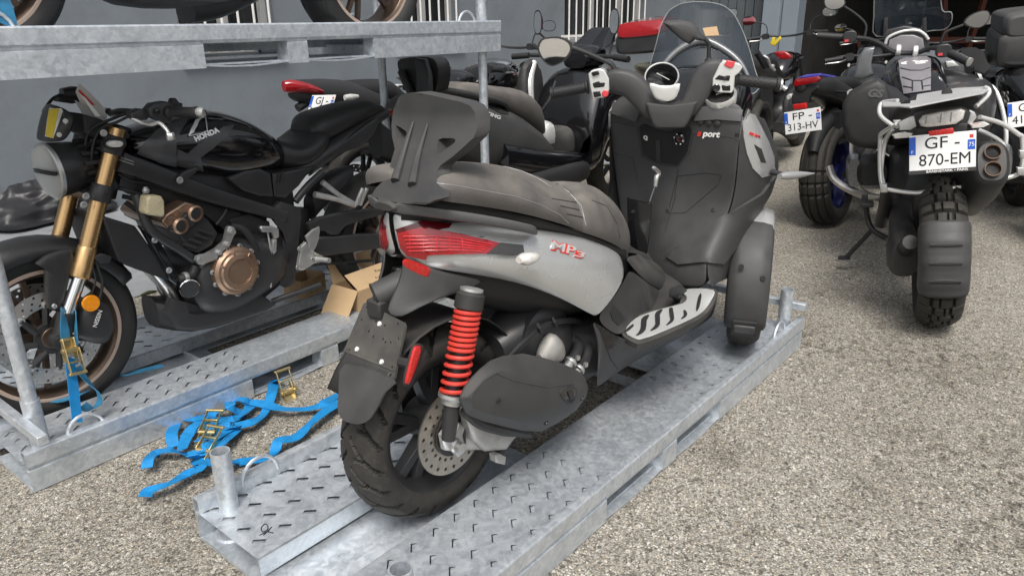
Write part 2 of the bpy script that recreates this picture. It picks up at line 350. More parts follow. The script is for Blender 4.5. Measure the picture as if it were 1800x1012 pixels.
D('reflector_red', (.5, .018, .015), .25, var=.15, vscale=120, coat=.5)
D('red_button', (.62, .06, .07), .35, var=.05, coat=.3)
D('yellow_tape', (.66, .5, .035), .5, var=.08)
D('cardboard', (.43, .29, .16), .75, var=.1, vscale=9, bump=.15, bscale=200)
D('cardboard_light', (.52, .36, .2), .7, var=.07, vscale=9)
D('strap_blue', (.01, .23, .55), .6, var=.16, vscale=30, bump=.5, bscale=900)
D('strap_worn', (.03, .2, .36), .65, var=.18, vscale=25, bump=.5, bscale=900, dirt=.3)
D('zinc_yellow', (.62, .49, .24), .3, metal=.85, var=.12, vscale=30)
D('plate_white', (.78, .78, .77), .35, var=.03)
D('plate_blue', (.02, .1, .5), .4, var=.05)
D('ink_black', (.012, .012, .012), .5, var=.1)
D('print_red', (.62, .04, .03), .45, var=.05)
D('print_white', (.78, .77, .74), .45, var=.05)
D('print_grey', (.3, .3, .3), .4, metal=.3, var=.05)
D('paper', (.72, .71, .69), .6, var=.08, vscale=12)
D('bag_plastic', (.024, .024, .026), .42, var=.2, vscale=8, bump=.5, bscale=24, rvar=.1)
D('mirror_glass', (.86, .86, .86), .02, metal=1, var=.01, rvar=.01)
D('blue_rim', (.008, .011, .07), .3, var=.1, coat=.4)
D('purple_paint', (.1, .09, .5), .3, var=.05, coat=.5)
D('grey_paint', (.16, .165, .17), .3, metal=.4, var=.08, coat=.4)
D('tank_pad', (.25, .237, .25), .32, var=.12, vscale=9, metal=.2)
D('olive_shell', (.1, .098, .075), .3, var=.15, coat=.3)
D('smoke_screen', (.035, .045, .055), .05, var=.2, vscale=3, rvar=.02, alpha=.6)
D('clear_screen', (.7, .74, .76), .04, var=.05, trans=1, ior=1.05, rvar=.02, alpha=.5)
D('reservoir', (.62, .55, .36), .3, var=.1, trans=.25, dirt=.15)
D('spring_yellow', (.68, .38, .03), .4, var=.08)
D('moss', (.05, .055, .02), .9, var=.4, vscale=30)
# ---------------------------------------------------------------- ground
structure(mb().grid([[(-60, -60, 0), (120, -60, 0)], [(-60, 60, 0), (120, 60, 0)]]).build('ground', M['asphalt']))
structure(mb().grid([[(-6, 3.67, .004), (6.2, 3.67, .004)], [(-6, 5.9, .004), (6.2, 5.9, .004)]]).build('pavement', M['apron_paint']))
_g = mb()
for k in range(46):
    x = -1+k*.16+random.uniform(-.05, .05); r = random.uniform(.012, .03)
    _g.hull([(x-r*3, .001, .012, .004, 2), (x, .001, .02, r*.5, 2), (x+r*3, .001, .011, .004, 2)], 8, 2)
_g = _g.xf(Matrix.Translation((0, 3.66, 0))).build('moss', M['moss']); _g['kind'] = 'stuff'

# ---------------------------------------------------------------- building: painted wall with barred windows, garage front beyond it
WY, GX = 5.75, 11.3
WIN = [(3.05, 3.9, 1.06, 2.6), (5.28, 6.19, 1.06, 2.6), (8.16, 10.2, 1.0, 2.4)]
bld = thing('building', 'blue grey rendered building with white barred windows and an open dark garage', 'building', Frame((3, WY, 0)))
BI = Matrix.Translation((-3, -WY, 0))
def wallface(w, xs, zs, holes, y0, y1):
    xs = sorted(set(xs)); zs = sorted(set(zs))
    for i in range(len(xs)-1):
        for k in range(len(zs)-1):
            a, b, c, d = xs[i], xs[i+1], zs[k], zs[k+1]
            if any(a >= h[0]-1e-6 and b <= h[1]+1e-6 and c >= h[2]-1e-6 and d <= h[3]+1e-6 for h in holes): continue
            w.add([(a, y0, c), (b, y0, c), (b, y0, d), (a, y0, d)], [(0, 1, 2, 3)])
    for h in holes:
        a, b, c, d = h
        w.add([(a, y0, c), (b, y0, c), (b, y1, c), (a, y1, c)], [(0, 1, 2, 3)]); w.add([(a, y0, d), (b, y0, d), (b, y1, d), (a, y1, d)], [(0, 1, 2, 3)])
        w.add([(a, y0, c), (a, y1, c), (a, y1, d), (a, y0, d)], [(0, 1, 2, 3)]); w.add([(b, y0, c), (b, y1, c), (b, y1, d), (b, y0, d)], [(0, 1, 2, 3)])
w = mb(); wallface(w, [-9, GX]+[k for h in WIN for k in h[:2]], [-.1, 5.2]+[k for h in WIN for k in h[2:]], WIN, WY, WY+.2)
w.add([(-9, WY, 5.2), (GX, WY, 5.2), (GX, WY+6, 5.2), (-9, WY+6, 5.2)], [(0, 1, 2, 3)])
w.xf(BI).build('wall', M['wall_paint'], bld)
for i, (a, b, c, d) in enumerate(WIN):
    fr = mb(); y = WY+.12
    for x in (a, b): fr.box((x+(.03 if x == a else -.03), y, (c+d)/2), (.06, .05, d-c))
    fr.box(((a+b)/2, y, c+.03), (b-a-.12, .05, .06)); fr.box(((a+b)/2, y, d-.03), (b-a-.12, .05, .06))
    for q in ((.38, .72) if b-a > 1.5 else (.52,)): fr.box((a+(b-a)*q, y-.004, (c+d)/2), (.08, .05, d-c-.12))
    f = fr.xf(BI).build('window_frame', M['frame_grey'], bld, bevel=.004)
    mb().add([(a, y+.03, c), (b, y+.03, c), (b, y+.03, d), (a, y+.03, d)], [(0, 1, 2, 3)]).xf(BI).build('pane', M['glass_dark'], f)
    mb().box(((a+b)/2, WY+.035, c-.025), (b-a+.08, .17, .05)).xf(BI).build('window_sill', M['wall_paint'], bld, bevel=.006)
    g = mb(); n = round((b-a)/.165)
    for k in range(n+1):
        x = a+.06+(b-a-.12)*k/n; g.tube([(x, WY-.03, c+.02), (x, WY-.03, d+.05)], .0105, 8)
    for z in (c+.09, c+.72, d-.12): g.box(((a+b)/2, WY-.012, z), (b-a+.16, .012, .032))
    g.xf(BI).build('window_grille', M['white_paint'], bld)
# garage front, square to the wall
def gY(px): return WF.x(px, 40, GX).y
y1, y2, y3 = gY(1205), gY(1342), gY(1403)
w = mb(); w.box((GX+.15, (WY+y1)/2+.0, 2.55), (.3, WY-y1, 5.3)); w.box((GX+.15, (y1-9)/2, 4.5), (.3, y1+9, 1.4)); w.box((GX+.15, -9.5, 2.55), (.3, 1, 5.3))
w.xf(BI).build('garage_wall', M['wall_paint'], bld)
w = mb()
for k in range(9): w.box((GX+.3, y1+(y2-y1)*(k+.5)/9, 1.88), (.05, abs(y2-y1)/9-.01, 3.8))
w.xf(BI).build('garage_door', M['door_paint'], bld, bevel=.006)
w = mb(); w.box((GX+.02, y2+(y3-y2)*.27, 1.88), (.26, abs(y3-y2)*.5, 3.79)); w.box((GX+.12, y2+(y3-y2)*.76, 1.88), (.3, abs(y3-y2)*.46, 3.79))
w.xf(BI).build('garage_jamb', M['jamb_paint'], bld, bevel=.01)
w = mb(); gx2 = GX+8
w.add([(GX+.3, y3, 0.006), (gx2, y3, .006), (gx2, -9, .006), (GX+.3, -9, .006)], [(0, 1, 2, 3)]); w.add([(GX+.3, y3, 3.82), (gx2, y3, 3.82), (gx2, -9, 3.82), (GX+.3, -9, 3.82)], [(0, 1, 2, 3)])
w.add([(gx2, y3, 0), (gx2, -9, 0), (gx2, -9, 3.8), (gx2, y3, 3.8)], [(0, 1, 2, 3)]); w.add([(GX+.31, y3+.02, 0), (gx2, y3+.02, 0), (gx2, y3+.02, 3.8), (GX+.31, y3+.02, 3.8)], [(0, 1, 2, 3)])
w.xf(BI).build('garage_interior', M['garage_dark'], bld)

# ---------------------------------------------------------------- pallet racks
RL, RW, RH, DZ, FZ = 2.19, .79, .132, .091, .034
def plank_top(w, x0, x1, y0, y1, z, ys, flip):
    """checker deck: every punched slot is a hole at 45 degrees with a pressed tab sloping away under it"""
    px, py = .0745, .067; f = -1 if flip else 1
    cols = [.038+px*i for i in range(11)] + [RL-.038-px*i for i in range(11)][::-1]
    ya, yb = ys[0]-py/2, ys[-1]+py/2; ya, yb = max(ya, y0), min(yb, y1)
    q = lambda a, b, c, d: w.add([(a, c, z), (b, c, z), (b, d, z), (a, d, z)], [(0, 1, 2, 3)])
    xa, xb = cols[0]-px/2, cols[-1]+px/2
    if ya > y0: q(x0, x1, y0, ya)
    if yb < y1: q(x0, x1, yb, y1)
    q(x0, xa, ya, yb); q(xb, x1, ya, yb); q(cols[10]+px/2, cols[11]-px/2, ya, yb)
    for x in cols:
        for j, y in enumerate(ys):
            c, d = (ya if j == 0 else (ys[j-1]+y)/2), (yb if j == len(ys)-1 else (ys[j+1]+y)/2)
            O = [(x-px/2, c), (x+px/2, c), (x+px/2, d), (x-px/2, d)]
            l, s = Vector((.0112, -.0112*f)), Vector((.0056, .0056*f))
            I = [l-s, l+s, -l+s, -l-s] if f > 0 else [-l+s, -l-s, l-s, l+s]
            if f < 0: I = [-l-s, l-s, l+s, -l+s][0:4]; I = [Vector((k.x, -k.y)) for k in [Vector((.0112, -.0112))-Vector((.0056, .0056)), Vector((.0112, -.0112))+Vector((.0056, .0056)), -Vector((.0112, -.0112))+Vector((.0056, .0056)), -Vector((.0112, -.0112))-Vector((.0056, .0056))]]; I = [I[3], I[2], I[1], I[0]]
            I = [(x+k.x, y+k.y) for k in I]; e = .8
            lerp = lambda p, q: (p[0]+(q[0]-p[0])*e, p[1]+(q[1]-p[1])*e)
            Fl = [(*I[0], z-.001), (*lerp(I[0], I[1]), z-.0035), (*lerp(I[3], I[2]), z-.0035), (*I[3], z-.001)] if f > 0 else [(*lerp(I[1], I[0]), z-.0035), (*I[1], z-.001), (*I[2], z-.001), (*lerp(I[2], I[3]), z-.0035)]
            w.add([(a, b, z) for a, b in O]+[(a, b, z) for a, b in I]+Fl, [(k, (k+1) % 4, 4+(k+1) % 4, 4+k) for k in range(4)]+[(8, 9, 10, 11)])
def make_rack(fr, label, group, name='steel_rack', posts='short', bar=None):
    t = thing(name, label, 'rack', fr, group)
    for (y0, y1, ys, e) in ((.022, .28, (.05, .113, .176, .242), .28), (.5, .768, (.555, .624, .693, .757), .495)):
        w = mb(); plank_top(w, 0, RL, y0, y1, DZ, ys, y0 < .1)
        w.box((RL/2, e+.0025, DZ/2+.0195), (RL, .005, DZ-.043)); w.box((RL/2, (y0+y1)/2, .012), (RL, .25, .006))
        w.build('plank', M['galv'], t, ang=12)
    for x in (.74, 1.43): mb().box((x, .395, .032), (.006, .745, .038)).build('cross_member', M['galv'], t, bevel=.001)
    z = FZ
    for a, b in ((0, .82), (1.55, RL)):
        c = mb().add([(a, .285, z), (b, .285, z), (b, .335, z-.004), (a, .335, z-.004), (b, .445, z-.004), (a, .445, z-.004), (b, .495, z), (a, .495, z)], [(0, 1, 2, 3), (3, 2, 4, 5), (5, 4, 6, 7)])
        c.build('wheel_channel', M['galv'], t, solid=.004, ang=5)
    # side rails: folded lip, upper band, groove and lower skirt with two fork openings
    for side in (0, 1):
        s = mb(); X = [0, .735, .745, 1.03, 1.045, 1.125, 1.14, 1.42, 1.43, RL]
        def band(x0, x1, prof):
            s.grid([[(x0, y, z) for y, z in prof], [(x1, y, z) for y, z in prof]])
        top = [(.022, DZ), (.022, RH-.012), (.019, RH-.001), (.012, RH), (-.002, RH), (-.004, RH-.004), (-.004, .087)]
        groove = [(-.004, .087), (.005, .082), (.005, .074), (-.001, .07)]
        band(0, RL, top)
        for a, b in ((0, .735), (1.045, 1.125), (1.43, RL)): band(a, b, groove+[(-.001, .004), (.03, .004)])
        for a, b in ((.735, 1.045), (1.125, 1.43)):
            band(a, b, [(-.004, .087), (-.002, .078), (.012, .076)])
            for x, q in ((a, 1), (b, -1)): s.grid([[(x, -.001, .004), (x, .0, .076)], [(x+q*.012, .05, .004), (x+q*.004, .05, .076)]])
            n = 6
            s.grid([[(a+(b-a)*k/n, -.001, .010-.008*math.sin(math.pi*k/n)) for k in range(n+1)], [(a+(b-a)*k/n, .06, .012-.006*math.sin(math.pi*k/n)) for k in range(n+1)]])
        if side: s.xf(Matrix.Translation((0, RW, 0)) @ Matrix.Diagonal((1, -1, 1, 1)))
        s.build('side_rail', M['galv'], t, solid=.003, ang=0)
    for x in (.003, RL-.003): mb().box((x, RW/2, .008), (.006, RW-.01, .012)).build('end_lip', M['galv'], t, bevel=.002)
    P = {}
    for i, x in enumerate((.064, RL-.064)):
        for k, y in enumerate((.055, RW-.055)):
            q = mb(); q.lathe([(.025, 0), (.025, .232), (.0215, .232), (.0215, .1)], (x, y, .03), (0, 0, 1), 28, caps=False); q.lathe([(.05, 0), (.044, .009), (.027, .012)], (x, y, .012), (0, 0, 1), 28)
            P[i, k] = q.build('post_sleeve', M['galv'], t, ang=40)
            if posts == 'long':
                q = mb(); q.lathe([(.0205, 0), (.0205, 1.0)], (x, y, .16), (0, 0, 1), 24)
                for j in range(14): q.box((x-.0206, y, .3+j*.06), (.0012, .007, .007))
                q.build('upright_post', M['galv'], t, ang=40)
    for x, y in ((.18, .01), (.18, RW-.01), (RL-.2, .01), (RL-.2, RW-.01)):
        q = mb(); q.tube([(x+.055*math.cos(a)*1.0, y+(.012 if y < .3 else -.012), RH-.022+.062*math.sin(a)) for a in [math.pi*k/10 for k in range(11)]], .0052, 8); q.build('lashing_ring', M['galv'], t)
    if bar:
        x, y0, y1, z = bar; mb().box((x, (y0+y1)/2, z), (.028, abs(y1-y0), .028)).build('cross_bar', M['galv'], t, bevel=.002)
    return t
FA = Frame((.714, .878, 0), -.0156); FB = Frame((.532, 2.25, 0), .0104); FC = Frame((.532, 2.25, 1.151), .0104)
rackA = make_rack(FA, 'empty posted galvanised rack base under the grey three wheeled scooter', 'galvanised motorcycle racks', bar=(RL-.03, -.015, .86, .19))
rackB = make_rack(FB, 'lower galvanised rack with tall posts carrying the black naked motorcycle', 'galvanised motorcycle racks', posts='long', bar=(.03, -.1, .9, .2))
rackC = make_rack(FC, 'upper galvanised rack stacked overhead on tall posts, under a half visible motorcycle', 'galvanised motorcycle racks')
mk = mb(); mk.tube([FA.z(px, py, DZ+.0012) for px, py in ((465, 920), (459, 927), (462, 934), (470, 930), (470, 922), (464, 920))], .0011, 6, 4)
mk.tube([FA.z(px, py, DZ+.0012) for px, py in ((463, 940), (478, 925), (470, 934), (481, 936))], .0011, 6); mk.tube([FA.z(px, py, DZ+.0012) for px, py in ((456, 940), (473, 932))], .0011, 6)
mk.build('pen_mark', M['ink_black'], rackA)
# ---------------------------------------------------------------- flat sheets with holes, patches laid on a body
from mathutils.geometry import delaunay_2d_cdt
from mathutils.bvhtree import BVHTree
def _inside(p, poly):
    x, y = p; r = False; n = len(poly)
    for i in range(n):
        (x1, y1), (x2, y2) = poly[i], poly[(i+1) % n]
        if (y1 > y) != (y2 > y) and x < (x2-x1)*(y-y1)/(y2-y1)+x1: r = not r
    return r
def sheet(poly, holes=(), step=0):
    V, E = [], []
    for lp in [poly]+list(holes):
        if step:
            q = []
            for i, a in enumerate(lp):
                b = lp[(i+1) % len(lp)]; n = max(1, int(math.hypot(b[0]-a[0], b[1]-a[1])/step))
                q += [(a[0]+(b[0]-a[0])*k/n, a[1]+(b[1]-a[1])*k/n) for k in range(n)]
            lp = q
        b0 = len(V); V += [Vector(p) for p in lp]; E += [(b0+i, b0+(i+1) % len(lp)) for i in range(len(lp))]
    if step:
        xs = [p[0] for p in poly]; ys = [p[1] for p in poly]; y = min(ys)+step/2; r = 0
        while y < max(ys):
            x = min(xs)+step*(.25+.5*(r % 2))
            while x < max(xs):
                if _inside((x, y), poly) and not any(_inside((x, y), h) for h in holes) and min((v-Vector((x, y))).length for v in V) > step*.55: V.append(Vector((x, y)))
                x += step
            y += step*.87; r += 1
    vv, _, ff, *_ = delaunay_2d_cdt(V, E, [], 0, 1e-7)
    F = []
    for f in ff:
        c = sum((vv[i] for i in f), Vector((0, 0)))/len(f)
        if _inside(c, poly) and not any(_inside(c, h) for h in holes): F.append(tuple(f))
    return [tuple(v) for v in vv], F
def round_poly(pts, n=4):
    return [tuple(p)[:2] for p in smooth_path([(x, y, 0) for x, y in pts], n, True)]
def solid_sheet(w, fn, poly, off, holes=(), step=0):
    """a plate: the sheet mapped by fn, with thickness off (vector or function of the point)"""
    V, F = sheet(poly, holes, step); A = [Vector(fn(*p)) for p in V]; n = len(A)
    B = [p+(Vector(off(p)) if callable(off) else Vector(off)) for p in A]
    cnt = {}
    for f in F:
        for i in range(len(f)):
            e = (f[i], f[(i+1) % len(f)]); k = tuple(sorted(e)); cnt.setdefault(k, []).append(e)
    fs = [f for f in F]+[tuple(i+n for i in f)[::-1] for f in F]
    fs += [(e[0][1], e[0][0], e[0][0]+n, e[0][1]+n) for e in cnt.values() if len(e) == 1]
    return w.add(A+B, fs)
class Skin:
    """the real (smoothed) surface of parts already built, for laying thin pieces on"""
    def __init__(s, fr, objs):
        dg = bpy.context.evaluated_depsgraph_get(); dg.update(); s.fr = fr; V, F = [], []
        for o in objs:
            me = o.evaluated_get(dg).to_mesh(); b = len(V); V += [v.co.copy() for v in me.vertices]; F += [tuple(i+b for i in p.vertices) for p in me.polygons]
        s.t = BVHTree.FromPolygons(V, F)
    def at(s, px, py, up=0):
        d = s.fr.ray(px, py).normalized(); h = s.t.ray_cast(s.fr.e, d)
        if h[0] is None: h = s.t.find_nearest(s.fr.e + d*2)
        n = h[1] if h[1].dot(d) < 0 else -h[1]
        return h[0]+n*up, n
    def patch(s, w, poly, th=.003, holes=(), step=8, lift=0):
        V, F = sheet(poly, holes, step); A, B = [], []
        for p in V:
            q, n = s.at(*p); A.append(q+n*(th+lift)); B.append(q-n*(.003-lift))
        k = len(A); cnt = {}
        for f in F:
            for i in range(len(f)):
                e = (f[i], f[(i+1) % len(f)]); cnt.setdefault(tuple(sorted(e)), []).append(e)
        return w.add(A+B, list(F)+[tuple(i+k for i in f)[::-1] for f in F]+[(e[0][1], e[0][0], e[0][0]+k, e[0][1]+k) for e in cnt.values() if len(e) == 1])
    def line(s, w, pts, r=.0012, step=6, up=0, closed=False):
        q = []
        P = list(pts)+([pts[0]] if closed else [])
        for i in range(len(P)-1):
            a, b = P[i], P[i+1]; n = max(1, int(math.hypot(b[0]-a[0], b[1]-a[1])/step))
            q += [s.at(a[0]+(b[0]-a[0])*k/n, a[1]+(b[1]-a[1])*k/n, up)[0] for k in range(n)]
        q.append(s.at(*P[-1], up)[0]); return w.tube(q, r, 6)
    def word(s, name, txt, m, parent, a, b, h, shear=0, bold=0, th=.0008, spacing=1):
        """lettering running from sight point a to b, height h metres, lying on the skin"""
        A, n1 = s.at(*a, .001); B, n2 = s.at(*b, .001); x = B-A; up = (n1+n2).cross(x)
        o = lettering(name, txt, h, m, parent, Matrix(), th, shear, bold, 'LEFT', spacing)
        xs = [v.co.x for v in o.data.vertices]; w_ = max(xs)-min(xs); x0 = min(xs)
        T = basis(A, x, up) @ Matrix.Diagonal((x.length/w_, 1, 1, 1)) @ Matrix.Translation((-x0, 0, 0))
        o.data.transform(T); return o
# ---------------------------------------------------------------- wheels
def tyre(w, c, R, width, rim, seg=120, prof=15, lean=0, tread=None, depth=.005, axis=(0, 1, 0)):
    """a tyre about the y axis with a round crown; tread(angle, across) tells where the grooves are"""
    c = Vector(c); hw = width/2; rows = []
    S = []
    for k in range(prof*4+1):
        t = -1+2*k/(prof*4); a = abs(t)
        if a <= .62: y = t/.62*hw*.93; r = R-(R-rim)*.36*(a/.62)**2.2
        else:
            q = (a-.62)/.38; y = math.copysign(hw*(.93+.07*math.sin(q*math.pi*.9)-.16*q**3), t); r = R-(R-rim)*(.36+.64*q)
        S.append((y, r, t))
    rs = []; low = set()
    for i in range(seg):
        th = 2*math.pi*i/seg; ring = []
        for j, (y, r, t) in enumerate(S):
            g = depth if tread and abs(t) <= .82 and tread(th, t/.62) else 0
            if g: low.add((i, j))
            ring.append(c+Vector((math.cos(th)*(r-g), y, math.sin(th)*(r-g))))
        ring += [c+Vector((math.cos(th)*(rim-.004), S[-1][0]*.7, math.sin(th)*(rim-.004))), c+Vector((math.cos(th)*(rim-.004), S[0][0]*.7, math.sin(th)*(rim-.004)))]
        rs.append(ring)
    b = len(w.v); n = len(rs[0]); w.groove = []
    for r in rs: w.v += r
    for i in range(seg):
        for k in range(n):
            a, d = b+i*n, b+((i+1) % seg)*n
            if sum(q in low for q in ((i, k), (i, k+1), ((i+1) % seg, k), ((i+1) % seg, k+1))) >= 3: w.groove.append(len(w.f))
            w.f.append((a+k, a+(k+1) % n, d+(k+1) % n, d+k))
    return w
def arc_pts(c, r, a0, a1, n, y=0):
    return [Vector(c)+Vector((math.cos(R_(a0+(a1-a0)*k/n))*r, y, math.sin(R_(a0+(a1-a0)*k/n))*r)) for k in range(n+1)]
def rim_barrel(w, c, rim, width, lip=.012):
    hw = width/2*.78
    w.lathe([(rim-.002, -hw), (rim+.004, -hw+.002), (rim+.004, -hw+.007), (rim-lip, -hw+.016), (rim-lip-.008, -hw*.4), (rim-lip-.008, hw*.4), (rim-lip, hw-.016), (rim+.004, hw-.007), (rim+.004, hw-.002), (rim-.002, hw), (rim-lip-.004, hw-.012), (rim-lip-.014, hw*.35), (rim-lip-.014, -hw*.35), (rim-lip-.004, -hw+.012)], c, (0, 1, 0), 72, closed=True)
    return w
def spokes(w, c, rim, n, r0, wid=.012, thick=.018, split=.0, a0=0, dish=0):
    c = Vector(c)
    for k in range(n):
        for s in ((-1, 1) if split else (0,)):
            a = a0+2*math.pi*k/n; d0 = Vector((math.cos(a), 0, math.sin(a))); a2 = a+s*split; d1 = Vector((math.cos(a2), 0, math.sin(a2)))
            t = Vector((-math.sin(a2), 0, math.cos(a2))); p0 = c+d0*r0*.9+Vector((0, dish, 0)); p1 = c+d1*(rim-.008)
            y = Vector((0, 1, 0))
            w.add([p0-t*wid*.8-y*thick, p0+t*wid*.8-y*thick, p0+t*wid*.8+y*thick, p0-t*wid*.8+y*thick, p1-t*wid-y*thick*.7, p1+t*wid-y*thick*.7, p1+t*wid+y*thick*.7, p1-t*wid+y*thick*.7], [(0, 1, 2, 3), (4, 7, 6, 5), (0, 4, 5, 1), (1, 5, 6, 2), (2, 6, 7, 3), (3, 7, 4, 0)])
    return w
def disc_rotor(w, c, r, r_in, y, th=.005, holes=True, n=24, hr=.0052, rows=2):
    """a brake disc in the x-z plane with drilled holes"""
    P = [(math.cos(2*math.pi*k/96)*r, math.sin(2*math.pi*k/96)*r) for k in range(96)]; H = [[(math.cos(2*math.pi*k/40)*r_in, math.sin(2*math.pi*k/40)*r_in) for k in range(40)]]
    for j in range(rows):
        rad = r_in+(r-r_in)*((j+.6)/(rows+.2))
        for k in range(n):
            a = 2*math.pi*(k+.37*j)/n; x, z = math.cos(a)*rad, math.sin(a)*rad
            H.append([(x+hr*math.cos(t*math.pi/3), z+hr*math.sin(t*math.pi/3)) for t in range(6)])
    c = Vector(c); return solid_sheet(w, lambda a, b: c+Vector((a, y, b)), P, (0, th, 0), H)
def bolt(w, p, ax, r=.006, h=.005):
    return w.lathe([(r*1.25, 0), (r*1.25, h*.3), (r, h*.35), (r*.95, h), (r*.6, h), (r*.5, h*.4)], p, ax, 12)
def number_plate(name, rows, m4, parent, wd=.21, ht=.13, dept='', foot=None, label=None):
    """a two line plate; m4 puts its centre, x right, y up, z out. rows: (text, x, y, height, width)"""
    w = mb(); w.box((0, 0, 0), (wd, ht, .003)); p = w.xf(m4).build(name, M['plate_white'], parent, bevel=.001, label=label)
    for n, m, a, b, c, d in [('plate_band', 'plate_blue', -.0945*wd/.21, ht*.2, .021*wd/.21, ht*.5)]+([('plate_band', 'plate_blue', .0905*wd/.21, ht*.13, .023*wd/.21, ht*.27)] if dept else []):
        q = mb(); q.box((a, b, .0019), (c, d, .0012)); q.xf(m4).build(n, M[m], p)
    def word(t, x, y, h, wdt, m, nm='plate_lettering'):
        o = lettering(nm, t, h, M[m], p, Matrix(), .0005, 0, 0); xs = [v.co.x for v in o.data.vertices]; k = wdt/(max(xs)-min(xs)); mid = (max(xs)+min(xs))/2
        o.data.transform(m4 @ Matrix.Translation((x, y, .0021)) @ Matrix.Diagonal((k, 1, 1, 1)) @ Matrix.Translation((-mid, 0, 0)))
    for t, x, y, h, wdt in rows: word(t, x, y, h, wdt, 'ink_black')
    word('F', -.0945*wd/.21, ht*.03, .016, .007, 'print_white')
    if dept:
        word(dept, .0905*wd/.21, ht*.13, .022, .018, 'print_white'); q = mb(); q.box((.0905*wd/.21, ht*.36, .0019), (.012, .012, .0012)); q.xf(m4).build('plate_emblem', M['print_red'], p)
    if foot:
        q = mb(); q.box((0, -ht/2-.006, 0), (wd+.004, .014, .005)); f = q.xf(m4).build('plate_frame', M['black_plastic'], p); o = lettering('plate_lettering', foot, .0125, M['print_white'], p, Matrix(), .0004, 0, .0002)
        xs = [v.co.x for v in o.data.vertices]; k = wd*.62/(max(xs)-min(xs)); o.data.transform(m4 @ Matrix.Translation((.016, -ht/2-.006, .0032)) @ Matrix.Diagonal((k, 1, 1, 1)))
    return p
# ================================================================ the grey three wheeled scooter on the near rack
S = Frame((1.19, 1.262, .034), -.03)
sc = thing('scooter', 'dusty grey three wheeled scooter with red rear springs standing on the empty posted rack', 'scooter', S)
P = lambda px, py, v: S.y(px, py, -v)
def pgrid(rows): return [[P(*q) for q in r] for r in rows]
def rlines(name, m, parent, skin, segs, r=.0012, step=5):
    w = mb()
    for s in segs: skin.line(w, s, r, step)
    return w.build(name, M[m], parent)
# rear wheel ---------------------------------------------------
def chevron(th, t):
    a = abs(t)
    if a < .06: return False
    ph = (th*180/math.pi/17.0 + (.0 if t > 0 else .5)) % 1
    d1 = (ph - (.1+1.15*a)) % 1; d2 = (ph - (.55+.8*a+.1*math.sin(a*7))) % 1
    return (d1 < .13 and .08 < a < 1.22) or (d2 < .11 and .3 < a < 1.12)
w = mb(); tyre(w, (0, 0, .262), .262, .142, .182, 420, 15, tread=chevron, depth=.009)
rw = mb(); rim_barrel(rw, (0, 0, .262), .184, .142); spokes(rw, (0, 0, .262), .178, 5, .05, .014, .02, split=.2, a0=.35)
rw.lathe([(.05, -.06), (.055, -.03), (.055, .045), (.03, .05)], (0, 0, .262), (0, 1, 0), 32)
hub = rw.build('rear_wheel', M['black_satin'], sc, bevel=.002)
w.build('tyre', M['rubber'], hub, ang=28)
dr = mb(); disc_rotor(dr, (0, -.092, .262), .12, .062, 0, .005, n=22, hr=.0055); dr.build('brake_disc', M['disc_steel'], hub, ang=30)
w = mb(); w.lathe([(.066, 0), (.066, .005), (.02, .006)], (0, -.095, .262), (0, -1, 0), 32); w.build('disc_carrier', M['black_satin'], hub)
# bracket holding axle and damper, caliper, swing arm
ar = mb()
ar.pillow([P(x, y, .105) for x, y in ((770, 762), (778, 752), (792, 755), (800, 740), (812, 742), (806, 760), (812, 785), (800, 802), (790, 790), (775, 788))], (0, -.012, 0), .008)
ar.lathe([(.019, 0), (.019, .03), (.014, .034), (.014, .05), (.008, .052)], P(788, 776, .1), (0, -1, 0), 20)
ar.build('axle_bracket', M['alloy'], sc, ang=40)
w = mb(); w.hull([(.02, .2, .31, .018, 2.5, -.1), (.1, .17, .27, .03, 3, -.11), (.19, .17, .25, .035, 3, -.12), (.25, .2, .25, .02, 2.5, -.12)], 16, 3); w.build('brake_caliper', M['cast_alloy'], sc)
w = mb(); w.pillow([P(x, y, .12) for x, y in ((800, 700), (835, 690), (880, 745), (905, 752), (880, 785), (842, 788), (822, 770), (812, 740))], (0, -.02, 0), .012); w.build('exhaust_bracket', M['cast_alloy'], sc, ang=40)
eng = mb()
eng.hull([(-.02, .2, .33, .05, 2.6, .13), (.12, .19, .36, .07, 2.6, .13), (.3, .2, .42, .09, 3, .12), (.42, .2, .48, .12, 3, .07), (.55, .22, .44, .1, 3, .04), (.62, .26, .4, .06, 2.5, 0)], 20, 3)
eng.build('engine_case', M['dark_plastic'], sc)
eg = mb(); eg.hull([(.2, .27, .45, .07, 2.6, -.03), (.3, .24, .5, .1, 2.6, -.05), (.42, .26, .47, .1, 2.6, -.05), (.5, .3, .42, .07, 2.5, -.04)], 20, 3); eg.build('crankcase', M['black_satin'], sc)
w = mb(); w.lathe([(.105, 0), (.105, .02), (.09, .03), (.02, .034)], P(950, 590, .1)+Vector((0, 0, -.01)), (0, -1, 0), 32); w.build('clutch_cover', M['black_satin'], sc)
w = mb(); c = P(968, 618, .16); w.hull([(c.x-.05, c.z-.05, c.z+.01, .015, 2.2, c.y), (c.x-.03, c.z-.045, c.z+.035, .024, 2.4, c.y), (c.x, c.z-.04, c.z+.055, .03, 2.2, c.y), (c.x+.028, c.z-.04, c.z+.035, .026, 2.4, c.y), (c.x+.05, c.z-.035, c.z+.0, .014, 2.2, c.y)], 14, 3)
w.build('water_pump', M['cast_alloy'], sc)
for pts in (((1000, 640, .17), (1012, 622, .165), (1016, 606, .15), (1003, 595, .12), (985, 592, .09)), ((1012, 652, .18), (1026, 635, .175), (1032, 615, .16), (1030, 595, .12), (1034, 570, .08))):
    w = mb(); w.tube([P(*q) for q in pts], .0165, 12, 5); w.build('coolant_hose', M['black_matt'], sc)
